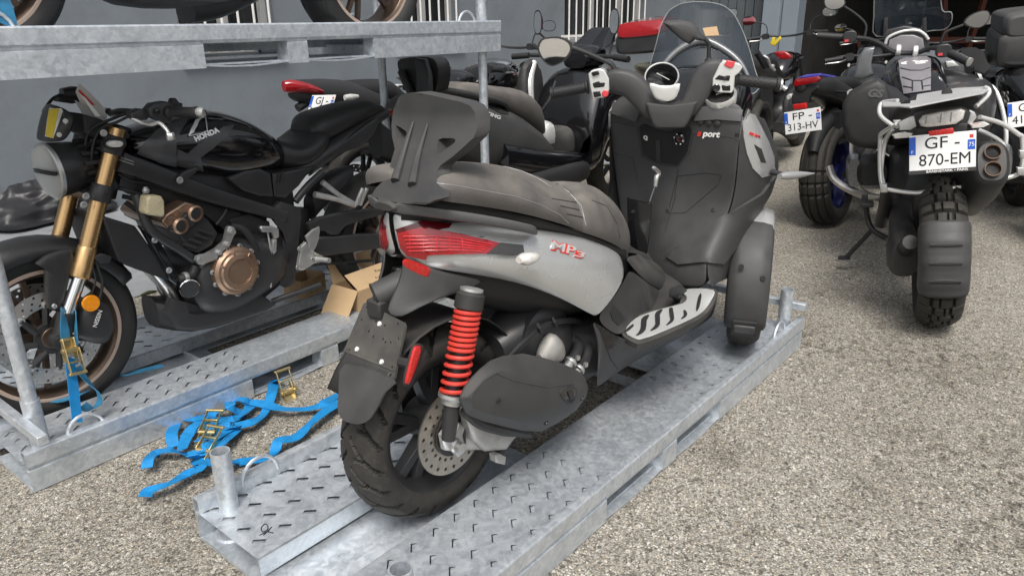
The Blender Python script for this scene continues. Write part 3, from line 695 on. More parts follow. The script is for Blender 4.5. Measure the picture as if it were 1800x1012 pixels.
for q, d in (((1004, 635, .172), (1000, 640, .173)), ((1018, 647, .182), (1012, 654, .183))):
    a, b = P(*q), P(*d); ax = (b-a).normalized()
    w = mb(); w.lathe([(.019, 0), (.0195, .001), (.0195, .009), (.019, .01)], a, ax, 20); w.box(a+Vector((.01, -.015, .012)), (.012, .01, .012)); w.build('hose_clamp', M['alloy'], sc)
    w = mb(); w.lathe([(.0135, .01), (.0135, .045), (.017, .047), (.017, .055)], a, ax, 18); w.build('hose_pipe', M['alloy'], sc)
for dv in (0, .012):
    w = mb(); w.tube([P(878+dv*300, 652+dv*260, .14), P(900+dv*260, 622+dv*220, .15), P(925+dv*220, 596+dv*200, .16), P(955+dv*120, 572+dv*260, .16), P(990, 562+dv*260, .15), P(1020, 565+dv*260, .12), P(1045, 585+dv*260, .09)], .0068, 8, 5); w.build('brake_hose', M['black_matt'], sc)
for q in ((948, 576, .167), (975, 566, .165)):
    w = mb(); w.tube([P(q[0]-4, q[1]-8, q[2]), P(q[0], q[1], q[2]+.008), P(q[0]+3, q[1]+9, q[2])], .004, 6); w.build('hose_clip', M['dark_plastic'], sc)
# inner bodywork seen through the wheel arch
w = mb(); w.hull([(.03, .62, .72, .05, 3), (.1, .57, .72, .085, 3.2), (.25, .5, .69, .11, 3.2), (.4, .44, .64, .14, 3.2), (.58, .4, .6, .14, 3), (.7, .36, .58, .12, 3)], 20, 3); w.build('underseat_tub', M['dark_plastic'], sc)
w = mb(); w.grid([[Vector((.285*math.cos(a)+.0, y, .262+.30*math.sin(a))) for a in [R_(8+10*k) for k in range(15)]] for y in (-.085, -.075, 0, .075, .085)]); w.build('rear_hugger', M['dark_plastic'], sc, solid=.004, ang=50)
# silver tail panels (right one traced, left its mirror) --------
SV = [[(690, 372, .006), (690, 385, .006), (692, 405, .006), (698, 430, .006), (704, 446, .006)],
      [(712, 380, .036), (715, 400, .045), (718, 425, .05), (722, 447, .047), (724, 462, .04)],
      [(785, 385, .085), (783, 405, .1), (780, 430, .11), (775, 455, .108), (765, 474, .09)],
      [(870, 395, .13), (870, 420, .15), (868, 445, .165), (860, 470, .163), (868, 487, .145)],
      [(955, 403, .15), (960, 430, .175), (955, 460, .193), (945, 487, .19), (938, 505, .172)],
      [(1030, 415, .155), (1035, 440, .19), (1028, 480, .215), (1008, 514, .213), (995, 529, .195)],
      [(1075, 437, .155), (1083, 455, .185), (1078, 495, .21), (1058, 530, .213), (1042, 556, .2)],
      [(1090, 447, .14), (1097, 470, .17), (1098, 492, .2), (1074, 530, .213), (1048, 557, .206)]]
G = pgrid(SV)
sp = mb().grid(G).build('side_panel', M['silver_paint'], sc, sub=2, solid=.006)
mb().grid([[Vector((p.x, -p.y, p.z)) for p in r] for r in G]).build('side_panel', M['silver_paint'], sc, sub=2, solid=.006)
SK = Skin(S, [sp])
def both(w, name, m, sub=0, ang=40, parent=sc, left=True, bevel=0):
    if left:
        v = MB(); v.v = [Vector((p.x, -p.y, p.z)) for p in w.v]; v.f = list(w.f); v.build(name, M[m], parent, sub=sub, ang=ang, bevel=bevel)
    return w.build(name, M[m], parent, sub=sub, ang=ang, bevel=bevel)
tl = mb(); SK.patch(tl, [(700, 408), (740, 400), (806, 412), (876, 428), (868, 437), (852, 446), (800, 446), (752, 447), (749, 455), (718, 448), (706, 434)], .006, step=7); both(tl, 'tail_light', 'red_lens')
w = mb()
for k in range(5): SK.line(w, [(712+k*2, 414+k*6.2), (760, 416+k*5.6), (800, 420+k*4.8), (862-k*4, 431+k*2.6)], .0016, 5, .0075)
for k in range(5): SK.line(w, [(722+k*22, 412+k*2.2), (724+k*22, 442)], .0012, 5, .0072)
w.build('lens_ribs', M['red_bright'], sc)
tl = mb(); SK.patch(tl, [(698, 402), (742, 389), (793, 395), (788, 402), (770, 405), (806, 411), (740, 400), (701, 408)], .0065, step=7); both(tl, 'tail_light_top', 'red_dark_lens')
w = mb(); SK.patch(w, [(772, 405), (792, 396), (850, 400), (900, 410), (893, 420), (850, 417)], .003, step=7); both(w, 'trim_panel', 'silver_paint')
w = mb(); SK.patch(w, [(853, 446), (876, 428), (916, 432), (918, 446), (905, 449)], .008, step=7); both(w, 'signal_base', 'grey_plastic')
c = P(932, 453, .225); w = mb(); w.hull([(c.x-.042, c.z-.004, c.z+.012, .01, 2, c.y), (c.x-.02, c.z-.014, c.z+.017, .02, 2.2, c.y), (c.x+.012, c.z-.014, c.z+.012, .017, 2.2, c.y), (c.x+.034, c.z-.008, c.z+.003, .006, 2, c.y)], 14, 3); both(w, 'turn_signal', 'clear_lens')
for segs, m_, th in ((((0, 'MP'), (1, '3')), 'print_red', .0016),):
    for k, t in segs:
        a, b, h = (((966, 431), (1012, 443), .036), ((1008, 446), (1028, 450), .024))[k]
        b_ = SK.word('badge', t, M['print_red'], sc, a, b, h, .25, .0028, .0014); SK.word('badge_face', t, M['silver_trim'], b_, a, b, h, .25, .0004, .0026)
# grab rail
rail = mb(); C = [P(*q) for q in ((690, 370, .02), (705, 367, .045), (735, 370, .08), (800, 379, .13), (870, 390, .165), (925, 401, .18), (943, 407, .17))]
C = smooth_path(C, 4); rr = []
for i, p in enumerate(C):
    t = i/(len(C)-1); hz = .0135*min(1, 5*t+.25, (1-t)*9+.3); hy = .014*min(1, 5*t+.2, (1-t)*9+.3)
    rr.append([p+Vector((-.3*hz*math.sin(a), hy*math.copysign(abs(math.cos(a))**.6, math.cos(a)), hz*math.copysign(abs(math.sin(a))**.6, math.sin(a)))) for a in [2*math.pi*k/14 for k in range(14)]])
rail.rings(rr); both(rail, 'grab_rail', 'rail_grey', ang=50)
w = mb().grid(pgrid([[(705, 368, .03), (765, 352, .09), (850, 362, .125), (950, 385, .155), (1040, 412, .155), (1100, 440, .12)], [(705, 386, .03), (765, 388, .08), (850, 398, .115), (950, 408, .14), (1040, 425, .15), (1098, 452, .13)]])).mirror(); w.build('seat_base', M['black_plastic'], sc, solid=.006)
w = mb(); w.hull([(-.03, .8, .85, .04, 3), (.1, .74, .84, .08, 3), (.4, .62, .76, .14, 3), (.62, .55, .68, .13, 3), (.8, .42, .6, .1, 3)], 20, 3); w.build('seat_bucket', M['dark_plastic'], sc)
# seat -------------------------------------------------------
ST = [[(765, 353, .13), (768, 318, .138), (775, 300, .1), (783, 291, 0)], [(800, 356, .143), (802, 323, .153), (810, 300, .11), (818, 284, 0)], [(835, 361, .152), (838, 330, .166), (852, 303, .118), (862, 279, 0)],
      [(900, 371, .165), (905, 342, .18), (925, 318, .125), (932, 290, 0)], [(955, 384, .175), (963, 362, .185), (985, 342, .14), (977, 312, 0)], [(1008, 400, .18), (1005, 385, .186), (1020, 355, .15), (1003, 316, 0)],
      [(1030, 408, .165), (1030, 396, .17), (1030, 372, .14), (1012, 336, 0)]]
ST2 = [[(985, 398, .13), (988, 388, .135), (1000, 350, .11), (985, 335, 0)], [(1010, 404, .165), (1012, 392, .172), (1020, 340, .13), (1008, 316, 0)],
      [(1050, 416, .18), (1055, 400, .187), (1060, 345, .14), (1038, 309, 0)], [(1085, 431, .15), (1090, 415, .16), (1090, 370, .12), (1078, 335, 0)], [(1103, 446, .11), (1108, 430, .115), (1108, 398, .09), (1098, 380, 0)], [(1106, 450, .07), (1110, 440, .07), (1111, 425, .05), (1106, 412, 0)]]
def seat_body(ST_):
    rows = []
    for r in pgrid(ST_):
        q = [Vector((p.x, -p.y, p.z)) for p in r[:3]]; rows.append(r[:3]+[Vector((r[3].x, 0, r[3].z))]+q[::-1])
    n = len(rows[0]); rows = [[p*.3+sum(rows[0], Vector())/n*.7 for p in rows[0]]]+rows
    if ST_ is ST: rows.append([p+Vector((.03, 0, -.03)) for p in rows[-1]])
    w = mb().grid(rows)
    for e in (0, len(rows)-1): w.f.append(tuple(range(e*n, e*n+n)))
    return w.build('seat', M['seat_vinyl'], sc, sub=2)
seat = seat_body(ST); seat2 = seat_body(ST2)
SKs = Skin(S, [seat, seat2])
rlines('seat_stitching', 'print_grey', seat, SKs, [[(768, 322), (800, 326), (850, 335), (905, 345), (950, 360), (985, 378), (1000, 393)], [(846, 281), (905, 286), (932, 292), (965, 312), (1000, 338), (1022, 362), (1030, 396)]], .0011)
rlines('seat_seam', 'dark_plastic', seat, SKs, [[(970, 349), (1012, 356)], [(985, 362), (1018, 369)], [(996, 376), (1024, 382)]], .0016)
rlines('seat_seam', 'dark_plastic', seat2, SKs, [[(1040, 352), (1066, 362), (1084, 392), (1090, 420)]], .0014)
# backrest ---------------------------------------------------
def bkx(px, py): return .06-.15*max(0, min(1, (py-200)/155))**1.4
def bk(px, py):
    p = S.x(px, py, bkx(px, py)); return Vector((p.x, p.y, p.z))
BO = [(701, 170), (715, 164), (733, 163), (760, 168), (790, 175), (812, 180), (826, 186), (835, 198), (838, 215), (837, 232), (832, 243), (822, 252), (796, 275), (774, 291), (768, 300), (765, 320), (764, 352), (748, 360), (700, 357), (658, 347), (654, 341), (661, 330), (676, 316), (683, 300), (694, 262), (689, 240), (688, 220), (691, 195)]
BH = [[(770, 246), (778, 243), (796, 243), (801, 246), (799, 251), (776, 268), (769, 272), (768, 260)], [(695, 220), (704, 224), (714, 231), (715, 236), (704, 255), (700, 252), (696, 240)]]
w = mb(); solid_sheet(w, bk, BO, (.045, 0, 0), BH, 7); bkr = w.build('backrest', M['grey_plastic'], sc, bevel=.008, seg=3, ang=50)
w = mb()
for a, b, c_ in (((727, 214), (712, 268), (697, 318)), ((752, 218), (738, 272), (727, 325))):
    w.tube([bk(*a)+Vector((-.001, 0, 0)), bk(*b)+Vector((-.004, 0, 0)), bk(*c_)+Vector((-.003, 0, 0))], [.003, .008, .012], 10, 6)
w.build('backrest_rib', M['grey_plastic'], sc)
w = mb(); w.hull([(-.1, .845, .862, .03, 2.5), (-.07, .842, .87, .05, 3), (0, .845, .87, .07, 3)], 18, 3); w.build('backrest_foot', M['dusty_plastic'], sc)
# licence plate carrier ---------------------------------------
w = mb(); w.grid(pgrid([[(706, 445, .03), (735, 458, .06), (770, 476, .09), (860, 490, .13)], [(706, 480, .03), (728, 500, .06), (790, 494, .1), (850, 502, .125)], [(690, 515, .028), (712, 540, .055), (755, 522, .085), (795, 517, .105)], [(676, 548, .025), (692, 562, .045), (712, 556, .065), (740, 537, .085)]])).mirror()
w.build('plate_arm', M['grey_plastic'], sc, sub=1, solid=.008)
a, b = P(742, 484, .03), P(662, 520, -.03); w = mb(); w.tube([a+(a-b)*.1, a, b], [.04, .04, .032], 20, 4); w.build('lamp_housing', M['grey_plastic'], sc); w = mb(); w.lathe([(.032, 0), (.035, .004), (.03, .006), (.02, -.01)], b, b-a, 20); w.build('plate_lamp', M['black_satin'], sc)
w = mb(); w.box(P(668, 540, -.02), (.045, .05, .045)); w.build('plate_hinge', M['black_plastic'], sc, bevel=.006)
q = [P(640, 530, -.095), P(713, 568, .1), P(692, 668, .1), P(597, 632, -.095)]
bx = (q[1]-q[0]).normalized(); bz = (q[0]-q[3]); no = bx.cross(bz).normalized()
if no.x > 0: no = -no
def plq(u, v): a = q[3]+(q[2]-q[3])*u; b = q[0]+(q[1]-q[0])*u; return a+(b-a)*v
PO = [(.03, 0), (.97, 0), (1, .04), (1, .95), (.96, 1), (.04, 1), (0, .96), (0, .04)]
PH = [[(cx+.018*math.cos(t*math.pi/3), cy+.026*math.sin(t*math.pi/3)) for t in range(6)] for cx, cy in ((.1, .93), (.2, .93), (.85, .93), (.95, .93), (.1, .72), (.4, .8), (.6, .8), (.93, .7), (.33, .6), (.45, .55), (.64, .58), (.7, .55), (.8, .58), (.1, .2), (.93, .2), (.3, .08), (.62, .08), (.1, .07), (.93, .07))]
w = mb(); solid_sheet(w, lambda u, v: plq(u, v), PO, -no*.006, PH); plc = w.build('plate_backing', M['plate_plastic'], sc, ang=30)
for u, v in ((.5, .79), (.24, .26), (.74, .22)):
    w = mb(); w.lathe([(.006, 0), (.006, .004), (.003, .005)], plq(u, v), no, 14); w.build('rivet', M['print_white'], plc)
w = mb(); w.tube([plq(.02, .16), plq(.98, .16)], .003, 6); w.tube([plq(.03, .17), plq(.04, .98)], .0025, 6); w.tube([plq(.96, .17), plq(.955, .98)], .0025, 6); w.build('plate_rim', M['plate_plastic'], plc)
fl = round_poly([(606, 640), (690, 668), (676, 690), (660, 720), (645, 740), (625, 745), (604, 738), (594, 722), (595, 690)], 3)
def flq(px, py): return P(px, py, (px-645)/45*.075+max(0, py-640)/105*.085+.012)
w = mb(); solid_sheet(w, flq, fl, (.006, 0, 0), (), 10); w.build('mud_flap', M['grey_plastic'], sc, ang=50)
w = mb(); w.tube([plq(1, .3)+Vector((.01, 0, 0)), P(722, 640, .135)], .012, 8); w.build('reflector_arm', M['dark_plastic'], sc)
def plank_px(name, m, pts, v, off, puff, parent=sc):
    w = mb(); w.pillow([P(x, y, v) for x, y in pts], off, puff, .2); return w.build(name, M[m], parent, ang=40)
plank_px('reflector_rim', 'dark_plastic', round_poly([(708, 668), (722, 612), (733, 603), (741, 608), (737, 630), (722, 672), (713, 678)], 3), .135, (0, -.008, 0), .002)
plank_px('side_reflector', 'reflector_red', round_poly([(712, 667), (725, 614), (733, 607), (738, 611), (733, 632), (719, 670), (714, 673)], 3), .145, (0, -.004, 0), .003)
w = mb(); SKa = None; w.pillow([P(x, y, .115) for x, y in round_poly([(709, 458), (716, 455), (750, 468), (757, 474), (755, 482), (747, 484), (718, 470), (711, 464)], 3)], Vector((-.006, -.004, 0)), .003, .2); w.build('rear_reflector', M['reflector_red'], sc, ang=40)
# shock absorbers -----------------------------------------------
def shock(side):
    v = .165; f = lambda px, py: Vector((P(px, py, v).x, side*(v if side < 0 else .085), P(px, py, v).z))
    T, B = f(827, 520), f(796, 694); d = (B-T); Ln = d.length; d.normalize(); u, w_ = frame_of(d)
    pts = []; turns = [0]*0
    n = 240; ph = 0
    for k in range(n+1):
        t = k/n; dens = 1 if t < .5 else .62
        ph += 2*math.pi*17/n*dens
        rad = .0285+.0015*t; pts.append(T+d*(Ln*(.1+.9*t))+u*rad*math.cos(ph)+w_*rad*math.sin(ph))
    sh = mb(); sh.tube(pts, .0052, 8); root = mb()
    root.lathe([(.02, 0), (.02, .25*Ln), (.021, Ln)], T, d, 20); root.tube([B, f(792, 735), f(788, 772)], [.02, .019, .017], 18, 4)
    r = root.build('shock_absorber', M['black_satin'], sc); sh.build('spring', M['red_spring'], r)
    t = mb(); t.lathe([(.026, -.012), (.034, -.004), (.035, .028), (.03, .032)], T, d, 24); t.build('spring_cup', M['dark_plastic'], r)
    t = mb(); t.lathe([(.02, -.02), (.028, -.018), (.028, -.012), (.02, -.01)], T, d, 24); t.build('spring_cap', M['alloy'], r)
    t = mb(); t.lathe([(.036, -.004), (.036, .004), (.026, .012), (.024, .022)], B, d, 16, a0=.2); t.build('spring_seat', M['alloy'], r)
shock(-1); shock(1)
# exhaust -------------------------------------------------------
MO = [(806, 700), (815, 680), (828, 663), (843, 648), (862, 633), (884, 625), (920, 621), (958, 629), (990, 639), (1016, 651), (1029, 664), (1034, 680), (1031, 697), (1012, 722), (979, 744), (952, 758), (920, 757), (880, 748), (846, 739), (818, 727)]
MI = [(826, 699), (834, 684), (846, 672), (860, 660), (876, 652), (895, 650), (922, 651), (955, 657), (985, 664), (1006, 671), (1017, 679), (1020, 688), (1016, 699), (1000, 716), (975, 733), (950, 743), (920, 742), (886, 734), (855, 726), (834, 716)]
w = mb(); o0 = [P(x, y, .17) for x, y in MO]; o1 = [P(x, y, .222) for x, y in MO]; o2 = [P(x, y, .248) for x, y in MI]
cen = sum(o2, Vector())/len(o2); o3 = [cen+(p-cen)*.5+Vector((0, -.012, 0)) for p in o2]
b0 = len(w.v); w.rings([o0, o1, o2, o3]); muf = w.build('muffler', M['grey_plastic'], sc, bevel=.004, ang=25)
SKm = Skin(S, [muf])
rlines('muffler_crease', 'grey_plastic', muf, SKm, [[(818, 704), (850, 668), (872, 655), (900, 668), (962, 680), (1008, 674)]], .0022)
w = mb(); hol = round_poly([(984, 690), (992, 683), (1005, 680), (1013, 686), (1010, 700), (1003, 708), (994, 704)], 3); SKm.patch(w, hol, .003, step=4, lift=-.001); w.build('muffler_opening', M['black_gloss'], muf)
w = mb(); SKm.line(w, hol, .0032, 3, 0, True); w.build('opening_rim', M['dark_plastic'], muf)
w = mb(); SKm.patch(w, [(996, 688), (1004, 684), (1007, 696), (1001, 702)], .005, step=4); w.build('outlet_pipe', M['dark_plastic'], muf)
for q in ((876, 704), (960, 743), (1023, 700)):
    w = mb(); p, n = SKm.at(*q); bolt(w, p, n, .006, .004); w.build('bolt', M['black_satin'], muf)
w = mb(); w.tube([P(816, 722, .19), P(846, 742, .19), P(885, 752, .19), P(930, 762, .18)], [.012, .018, .02, .012], 10, 4); w.build('muffler_shield', M['dark_plastic'], sc)
# stand
w = mb(); w.tube([P(905, 760, .1), P(885, 785, .12), P(868, 806, .13)], .012, 10, 3); w.build('stand_leg', M['black_satin'], sc)
w = mb(); w.pillow([P(x, y, .13) for x, y in ((860, 795), (868, 792), (880, 798), (878, 812), (870, 810), (862, 808))], (0, -.02, 0), .003); w.build('stand_foot', M['cast_alloy'], sc)
# body between wheel arch and footboard --------------------------
PA = [[(1048, 556, .2), (1072, 532, .208), (1098, 496, .195), (1104, 470, .15)], [(1062, 575, .21), (1085, 550, .2), (1110, 515, .18), (1128, 490, .12)], [(1085, 590, .225), (1106, 566, .2), (1135, 540, .165), (1160, 512, .11)], [(1098, 583, .225), (1120, 558, .19), (1160, 540, .15), (1192, 525, .11)]]
w = mb().grid(pgrid(PA)); pb = both(w, 'inner_side_panel', 'dusty_plastic', sub=2)
SKp = Skin(S, [pb])
w = mb(); SKp.patch(w, [(1072, 548), (1078, 536), (1090, 548), (1098, 560), (1086, 572), (1076, 562)], .002, step=4); w.build('air_grille', M['black_matt'], sc)
LB = [[(1038, 560, .2), (1056, 576, .215), (1080, 588, .235), (1112, 603, .265), (1160, 592, .275), (1236, 553, .28), (1258, 512, .26)], [(1050, 592, .2), (1058, 610, .21), (1075, 620, .22), (1110, 625, .235), (1160, 605, .24), (1236, 560, .25), (1262, 520, .24)], [(1052, 640, .19), (1056, 650, .195), (1075, 645, .195), (1100, 637, .2), (1160, 606, .2), (1225, 574, .21), (1255, 548, .2)], [(1048, 680, .18), (1053, 678, .18), (1064, 670, .18), (1090, 650, .18), (1150, 615, .17), (1205, 590, .17), (1250, 560, .16)]]
w = mb().grid(pgrid(LB)); lbp = both(w, 'belly_panel', 'grey_plastic', sub=2)
SKb = Skin(S, [lbp]); w = mb(); SKb.patch(w, [(1052, 572), (1066, 566), (1080, 580), (1088, 598), (1078, 608), (1068, 612), (1058, 590)], .004, step=5); w.build('side_cap', M['black_gloss'], sc)
rlines('panel_gap', 'black_matt', sc, SKb, [[(1064, 606), (1074, 632), (1086, 648)]], .0015)
w = mb(); w.hull([(.45, .2, .42, .14, 4), (.7, .2, .37, .2, 4), (.9, .21, .36, .2, 4), (1.1, .25, .4, .17, 4), (1.25, .3, .5, .14, 3)], 20, 2); w.build('underbody', M['dark_plastic'], sc)
# footboards
FO = [(1099, 581), (1117, 559), (1150, 546), (1185, 537), (1203, 531), (1207, 521), (1200, 513), (1213, 507), (1254, 509), (1251, 525), (1237, 545), (1213, 560), (1158, 584), (1132, 593), (1118, 594)]
def flz(px, py): t = max(0, (px-1195)/55)*max(0, min(1, (540-py)/30)); return S.z(px, py, .378+.035*t)
w = mb(); solid_sheet(w, flz, round_poly(FO, 3), (0, 0, -.004), (), 8); fb = both(w, 'footboard', 'silver_trim', bevel=.001)
FB2 = [(1092, 582), (1112, 556), (1150, 541), (1195, 530), (1200, 508), (1258, 505), (1256, 528), (1240, 550), (1215, 565), (1160, 590), (1130, 600), (1116, 600)]
w = mb(); solid_sheet(w, lambda a, b: flz(a, b)-Vector((0, 0, .005)), round_poly(FB2, 3), (0, 0, -.016), (), 10); both(w, 'footboard_base', 'dusty_plastic', ang=50)
for g_ in ([(1118, 590), (1127, 587), (1135, 579), (1137, 563), (1141, 555), (1134, 556), (1127, 563), (1126, 577), (1122, 586)], [(1143, 582), (1153, 578), (1160, 570), (1160, 553), (1165, 545), (1157, 547), (1151, 554), (1152, 570), (1147, 578)], [(1171, 572), (1179, 568), (1185, 561), (1183, 547), (1182, 542), (1176, 543), (1177, 556), (1178, 564)], [(1197, 561), (1204, 558), (1208, 553), (1205, 547), (1201, 547), (1202, 555)], [(1224, 547), (1229, 541), (1233, 522), (1231, 517), (1227, 524), (1224, 538)], [(1099, 582), (1104, 582), (1113, 574), (1113, 571), (1108, 574)]):
    w = mb(); solid_sheet(w, lambda a, b: flz(a, b)+Vector((0, 0, .0035)), round_poly(g_, 2), (0, 0, -.004)); both(w, 'grip_strip', 'black_matt', parent=fb, left=False)
w = mb(); w.tube([P(1196, 540, .2), P(1195, 528, .2), P(1188, 520, .2)], [.02, .02, .014], 14, 4); w.build('pedal_arm', M['black_plastic'], sc)
w = mb(); w.prism([P(x, y, .205) for x, y in ((1176, 506), (1190, 502), (1202, 510), (1200, 524), (1186, 529), (1175, 521))], (.014, -.006, 0)); pd = w.build('brake_pedal', M['black_matt'], sc, bevel=.004)
w = mb()
for i in range(4):
    for j in range(4): w.box(P(1180+i*4.6, 510+j*4.2+i*1.2, .206), (.004, .0035, .004), (0, .6, .5))
w.build('pedal_studs', M['black_matt'], pd)
# tunnel and leg shield --------------------------------------------
TU = [[(1098, 452, .12), (1115, 448, .06), (1128, 446, .0)], [(1104, 462, .13), (1125, 457, .07), (1142, 452, .0)], [(1118, 480, .13), (1150, 470, .09), (1165, 462, 0)], [(1138, 500, .12), (1175, 490, .1), (1185, 470, 0)], [(1160, 512, .11), (1192, 505, .1), (1200, 480, 0)]]
g_ = pgrid(TU); rows = [r[:2]+[Vector((r[2].x, 0, r[2].z))]+[Vector((p.x, -p.y, p.z)) for p in r[:2]][::-1] for r in g_]
mb().grid(rows).build('centre_tunnel', M['dusty_plastic'], sc, sub=2, solid=.005)
LG = [(1.2, [(1092, 160, .03), (1132, 172, 0), (1172, 182, -.02), (1222, 176, -.02), (1270, 172, 0), (1312, 186, .03)]), (1.185, [(1066, 194, .03), (1120, 216, 0), (1170, 224, -.01), (1218, 212, 0), (1262, 210, 0), (1305, 213, .02)]),
      (1.195, [(1070, 230, .03), (1124, 250, .01), (1176, 260, 0), (1215, 252, 0), (1260, 250, 0), (1300, 250, .01)]), (1.21, [(1076, 280, .03), (1130, 295, .02), (1176, 303, 0), (1215, 310, 0), (1258, 300, .0), (1296, 305, 0)]),
      (1.215, [(1084, 335, .03), (1135, 350, .02), (1166, 352, -.02), (1205, 365, 0), (1245, 350, 0), (1290, 355, 0)]), (1.19, [(1092, 390, .05), (1132, 410, .03), (1155, 418, -.03), (1185, 420, -.03), (1225, 405, -.02), (1270, 405, -.02)]),
      (1.13, [(1105, 440, .1), (1130, 455, .04), (1150, 470, -.02), (1172, 465, -.05), (1200, 460, -.05), (1237, 455, -.05)]), (1.1, [(1112, 480, .1), (1140, 490, .05), (1165, 500, .0), (1185, 500, -.02), (1205, 505, -.04), (1250, 510, -.04)])]
LGP = [[S.x(px, py, X_+dx) for px, py, dx in r] for X_, r in LG]
wl = mb().grid(LGP); leg = wl.build('leg_shield', M['grey_plastic'], sc, sub=2, solid=.006)
SKl = Skin(S, [leg])
OF = [[(1312, 184, .28), (1320, 194, .26), (1328, 204, .25)], [(1305, 213, .28), (1322, 212, .275), (1337, 222, .27)], [(1300, 250, .28), (1327, 250, .285), (1353, 255, .28)], [(1296, 305, .28), (1330, 300, .29), (1362, 302, .285)], [(1290, 355, .28), (1312, 355, .275), (1333, 352, .275)], [(1270, 405, .27), (1290, 401, .265), (1308, 398, .265)], [(1237, 455, .24), (1265, 447, .255), (1288, 440, .26)], [(1250, 510, .24), (1256, 500, .26), (1266, 495, .27)]]
rows = []
for r, lr in zip(pgrid(OF), LGP):
    e = r[2]; rows.append([lr[5]]+r[1:]+[Vector((e.x+.12, e.y*.93, e.z-.02)), Vector((e.x+.26, e.y*.74, e.z-.05)), Vector((e.x+.36, e.y*.35, e.z-.08)), Vector((e.x+.38, 0, e.z-.08))])
wo = mb().grid(rows); fo = both(wo, 'front_fairing', 'grey_plastic', sub=2)
SKo = Skin(S, [fo])
w = mb(); SKo.patch(w, [(1308, 190), (1322, 196), (1336, 222), (1350, 250), (1359, 275), (1361, 298), (1354, 308), (1338, 312), (1322, 296), (1312, 270), (1306, 240), (1305, 215)], .004, step=7); sv = both(w, 'fairing_side', 'silver_paint')
rlines('panel_gap', 'black_matt', sc, SKo, [[(1306, 236), (1325, 240), (1340, 268), (1347, 296), (1338, 298)], [(1322, 250), (1338, 262), (1346, 290), (1336, 288), (1322, 256)]], .0013)
w = mb(); SKo.patch(w, [(1324, 254), (1336, 262), (1344, 286), (1336, 285)], .006, step=5); w.build('side_vent', M['dark_plastic'], sc)
SKlo = Skin(S, [leg, fo])
w = mb(); SKlo.patch(w, [(1172, 452), (1200, 430), (1250, 395), (1300, 362), (1336, 340), (1361, 306), (1350, 340), (1322, 385), (1288, 438), (1268, 464), (1235, 462), (1195, 466)], .012, step=9); w.build('fairing_wedge', M['grey_plastic'], sc, ang=50)
rlines('panel_gap', 'black_matt', sc, SKl, [[(1068, 212), (1120, 223), (1128, 276), (1152, 288), (1190, 294), (1212, 268), (1218, 236)], [(1218, 236), (1292, 242), (1296, 250)], [(1192, 296), (1186, 350), (1168, 410)], [(1174, 375), (1190, 310), (1240, 304), (1268, 308), (1262, 325), (1205, 374), (1174, 375)], [(1080, 268), (1112, 278), (1126, 340)]], .0013)
w = mb(); SKl.patch(w, [(1124, 222), (1134, 218), (1145, 224), (1170, 232), (1212, 222), (1216, 230), (1208, 268), (1190, 290), (1152, 284), (1131, 272)], .004, step=8); cpn = w.build('ignition_panel', M['black_panel'], sc)
w = mb(); SKl.patch(w, round_poly([(1171, 238), (1190, 233), (1206, 234), (1207, 255), (1196, 266), (1178, 262), (1170, 252)], 3), .0055, step=6); w.build('ignition_recess', M['black_panel'], cpn)
p, n = SKl.at(1196, 243, .006); w = mb(); w.lathe([(.021, 0), (.021, .004), (.014, .008), (.013, .004), (.006, .004)], p, n, 28); w.build('ignition_ring', M['black_gloss'], cpn); w = mb(); w.lathe([(.008, 0), (.008, .009), (.003, .01)], p, n, 16); w.build('key_slot', M['red_dark_lens'], cpn)
w = mb(); [w.box(p+Vector((0, math.cos(a)*.0175, math.sin(a)*.0175))+n*.008, (.003, .004, .004)) for a in (.3, 1.2, 2.2, 3.3, 4.2, 5.2)]; w.build('ignition_mark', M['print_white'], cpn)
w = mb(); SKl.patch(w, [(1154, 245), (1162, 246), (1163, 283), (1155, 284)], .006, step=5); w.build('socket_cover', M['black_satin'], cpn)
SKl.word('panel_lettering', 'Q', M['print_white'], cpn, (1133, 241), (1140, 242), .02, 0, .001, .006)
SKl.word('lettering', 's', M['print_red'], sc, (1226, 234), (1233, 235), .03, .2, .001, .002); SKl.word('lettering', 'port', M['print_white'], sc, (1235, 235), (1266, 237), .028, .2, .001, .002)
SKo.word('lettering', '300', M['print_red'], sv, (1315, 234), (1322, 237), .012, .2, .0005, .006); SKo.word('lettering', 'hpe', M['print_red'], sv, (1324, 237), (1333, 240), .012, .2, .0005, .006)
for q in ((1232, 213), (1246, 215), (1261, 217)):
    w = mb(); p, n = SKl.at(*q, .0); w.lathe([(.013, 0), (.012, .005), (.004, .008)], p, n, 18); w.build('button', M['black_plastic'], sc)
for q in ((1296, 236), (1254, 369), (1174, 370)):
    w = mb(); p, n = SKl.at(*q, .0); w.lathe([(.008, 0), (.008, .002), (.004, .003), (.004, .0)], p, n, 14); w.build('screw', M['dark_plastic'], sc)
# dash ears with their flat tops
for pts, v0 in (([(1065, 195), (1101, 168), (1132, 188), (1120, 214)], -.22), ([(1228, 188), (1262, 186), (1304, 195), (1302, 214), (1262, 210), (1222, 212)], .2)):
    w = mb(); SKl.patch(w, pts, .01, step=8); w.build('dash_top', M['rail_grey'], sc, ang=50)  # paler grey than the shield: light from above put into the colour
rlines('vent_slot', 'black_matt', sc, SKl, [[(1090, 192), (1098, 196), (1104, 190)], [(1106, 190), (1112, 196), (1122, 194)], [(1108, 197), (1116, 188)]], .002)
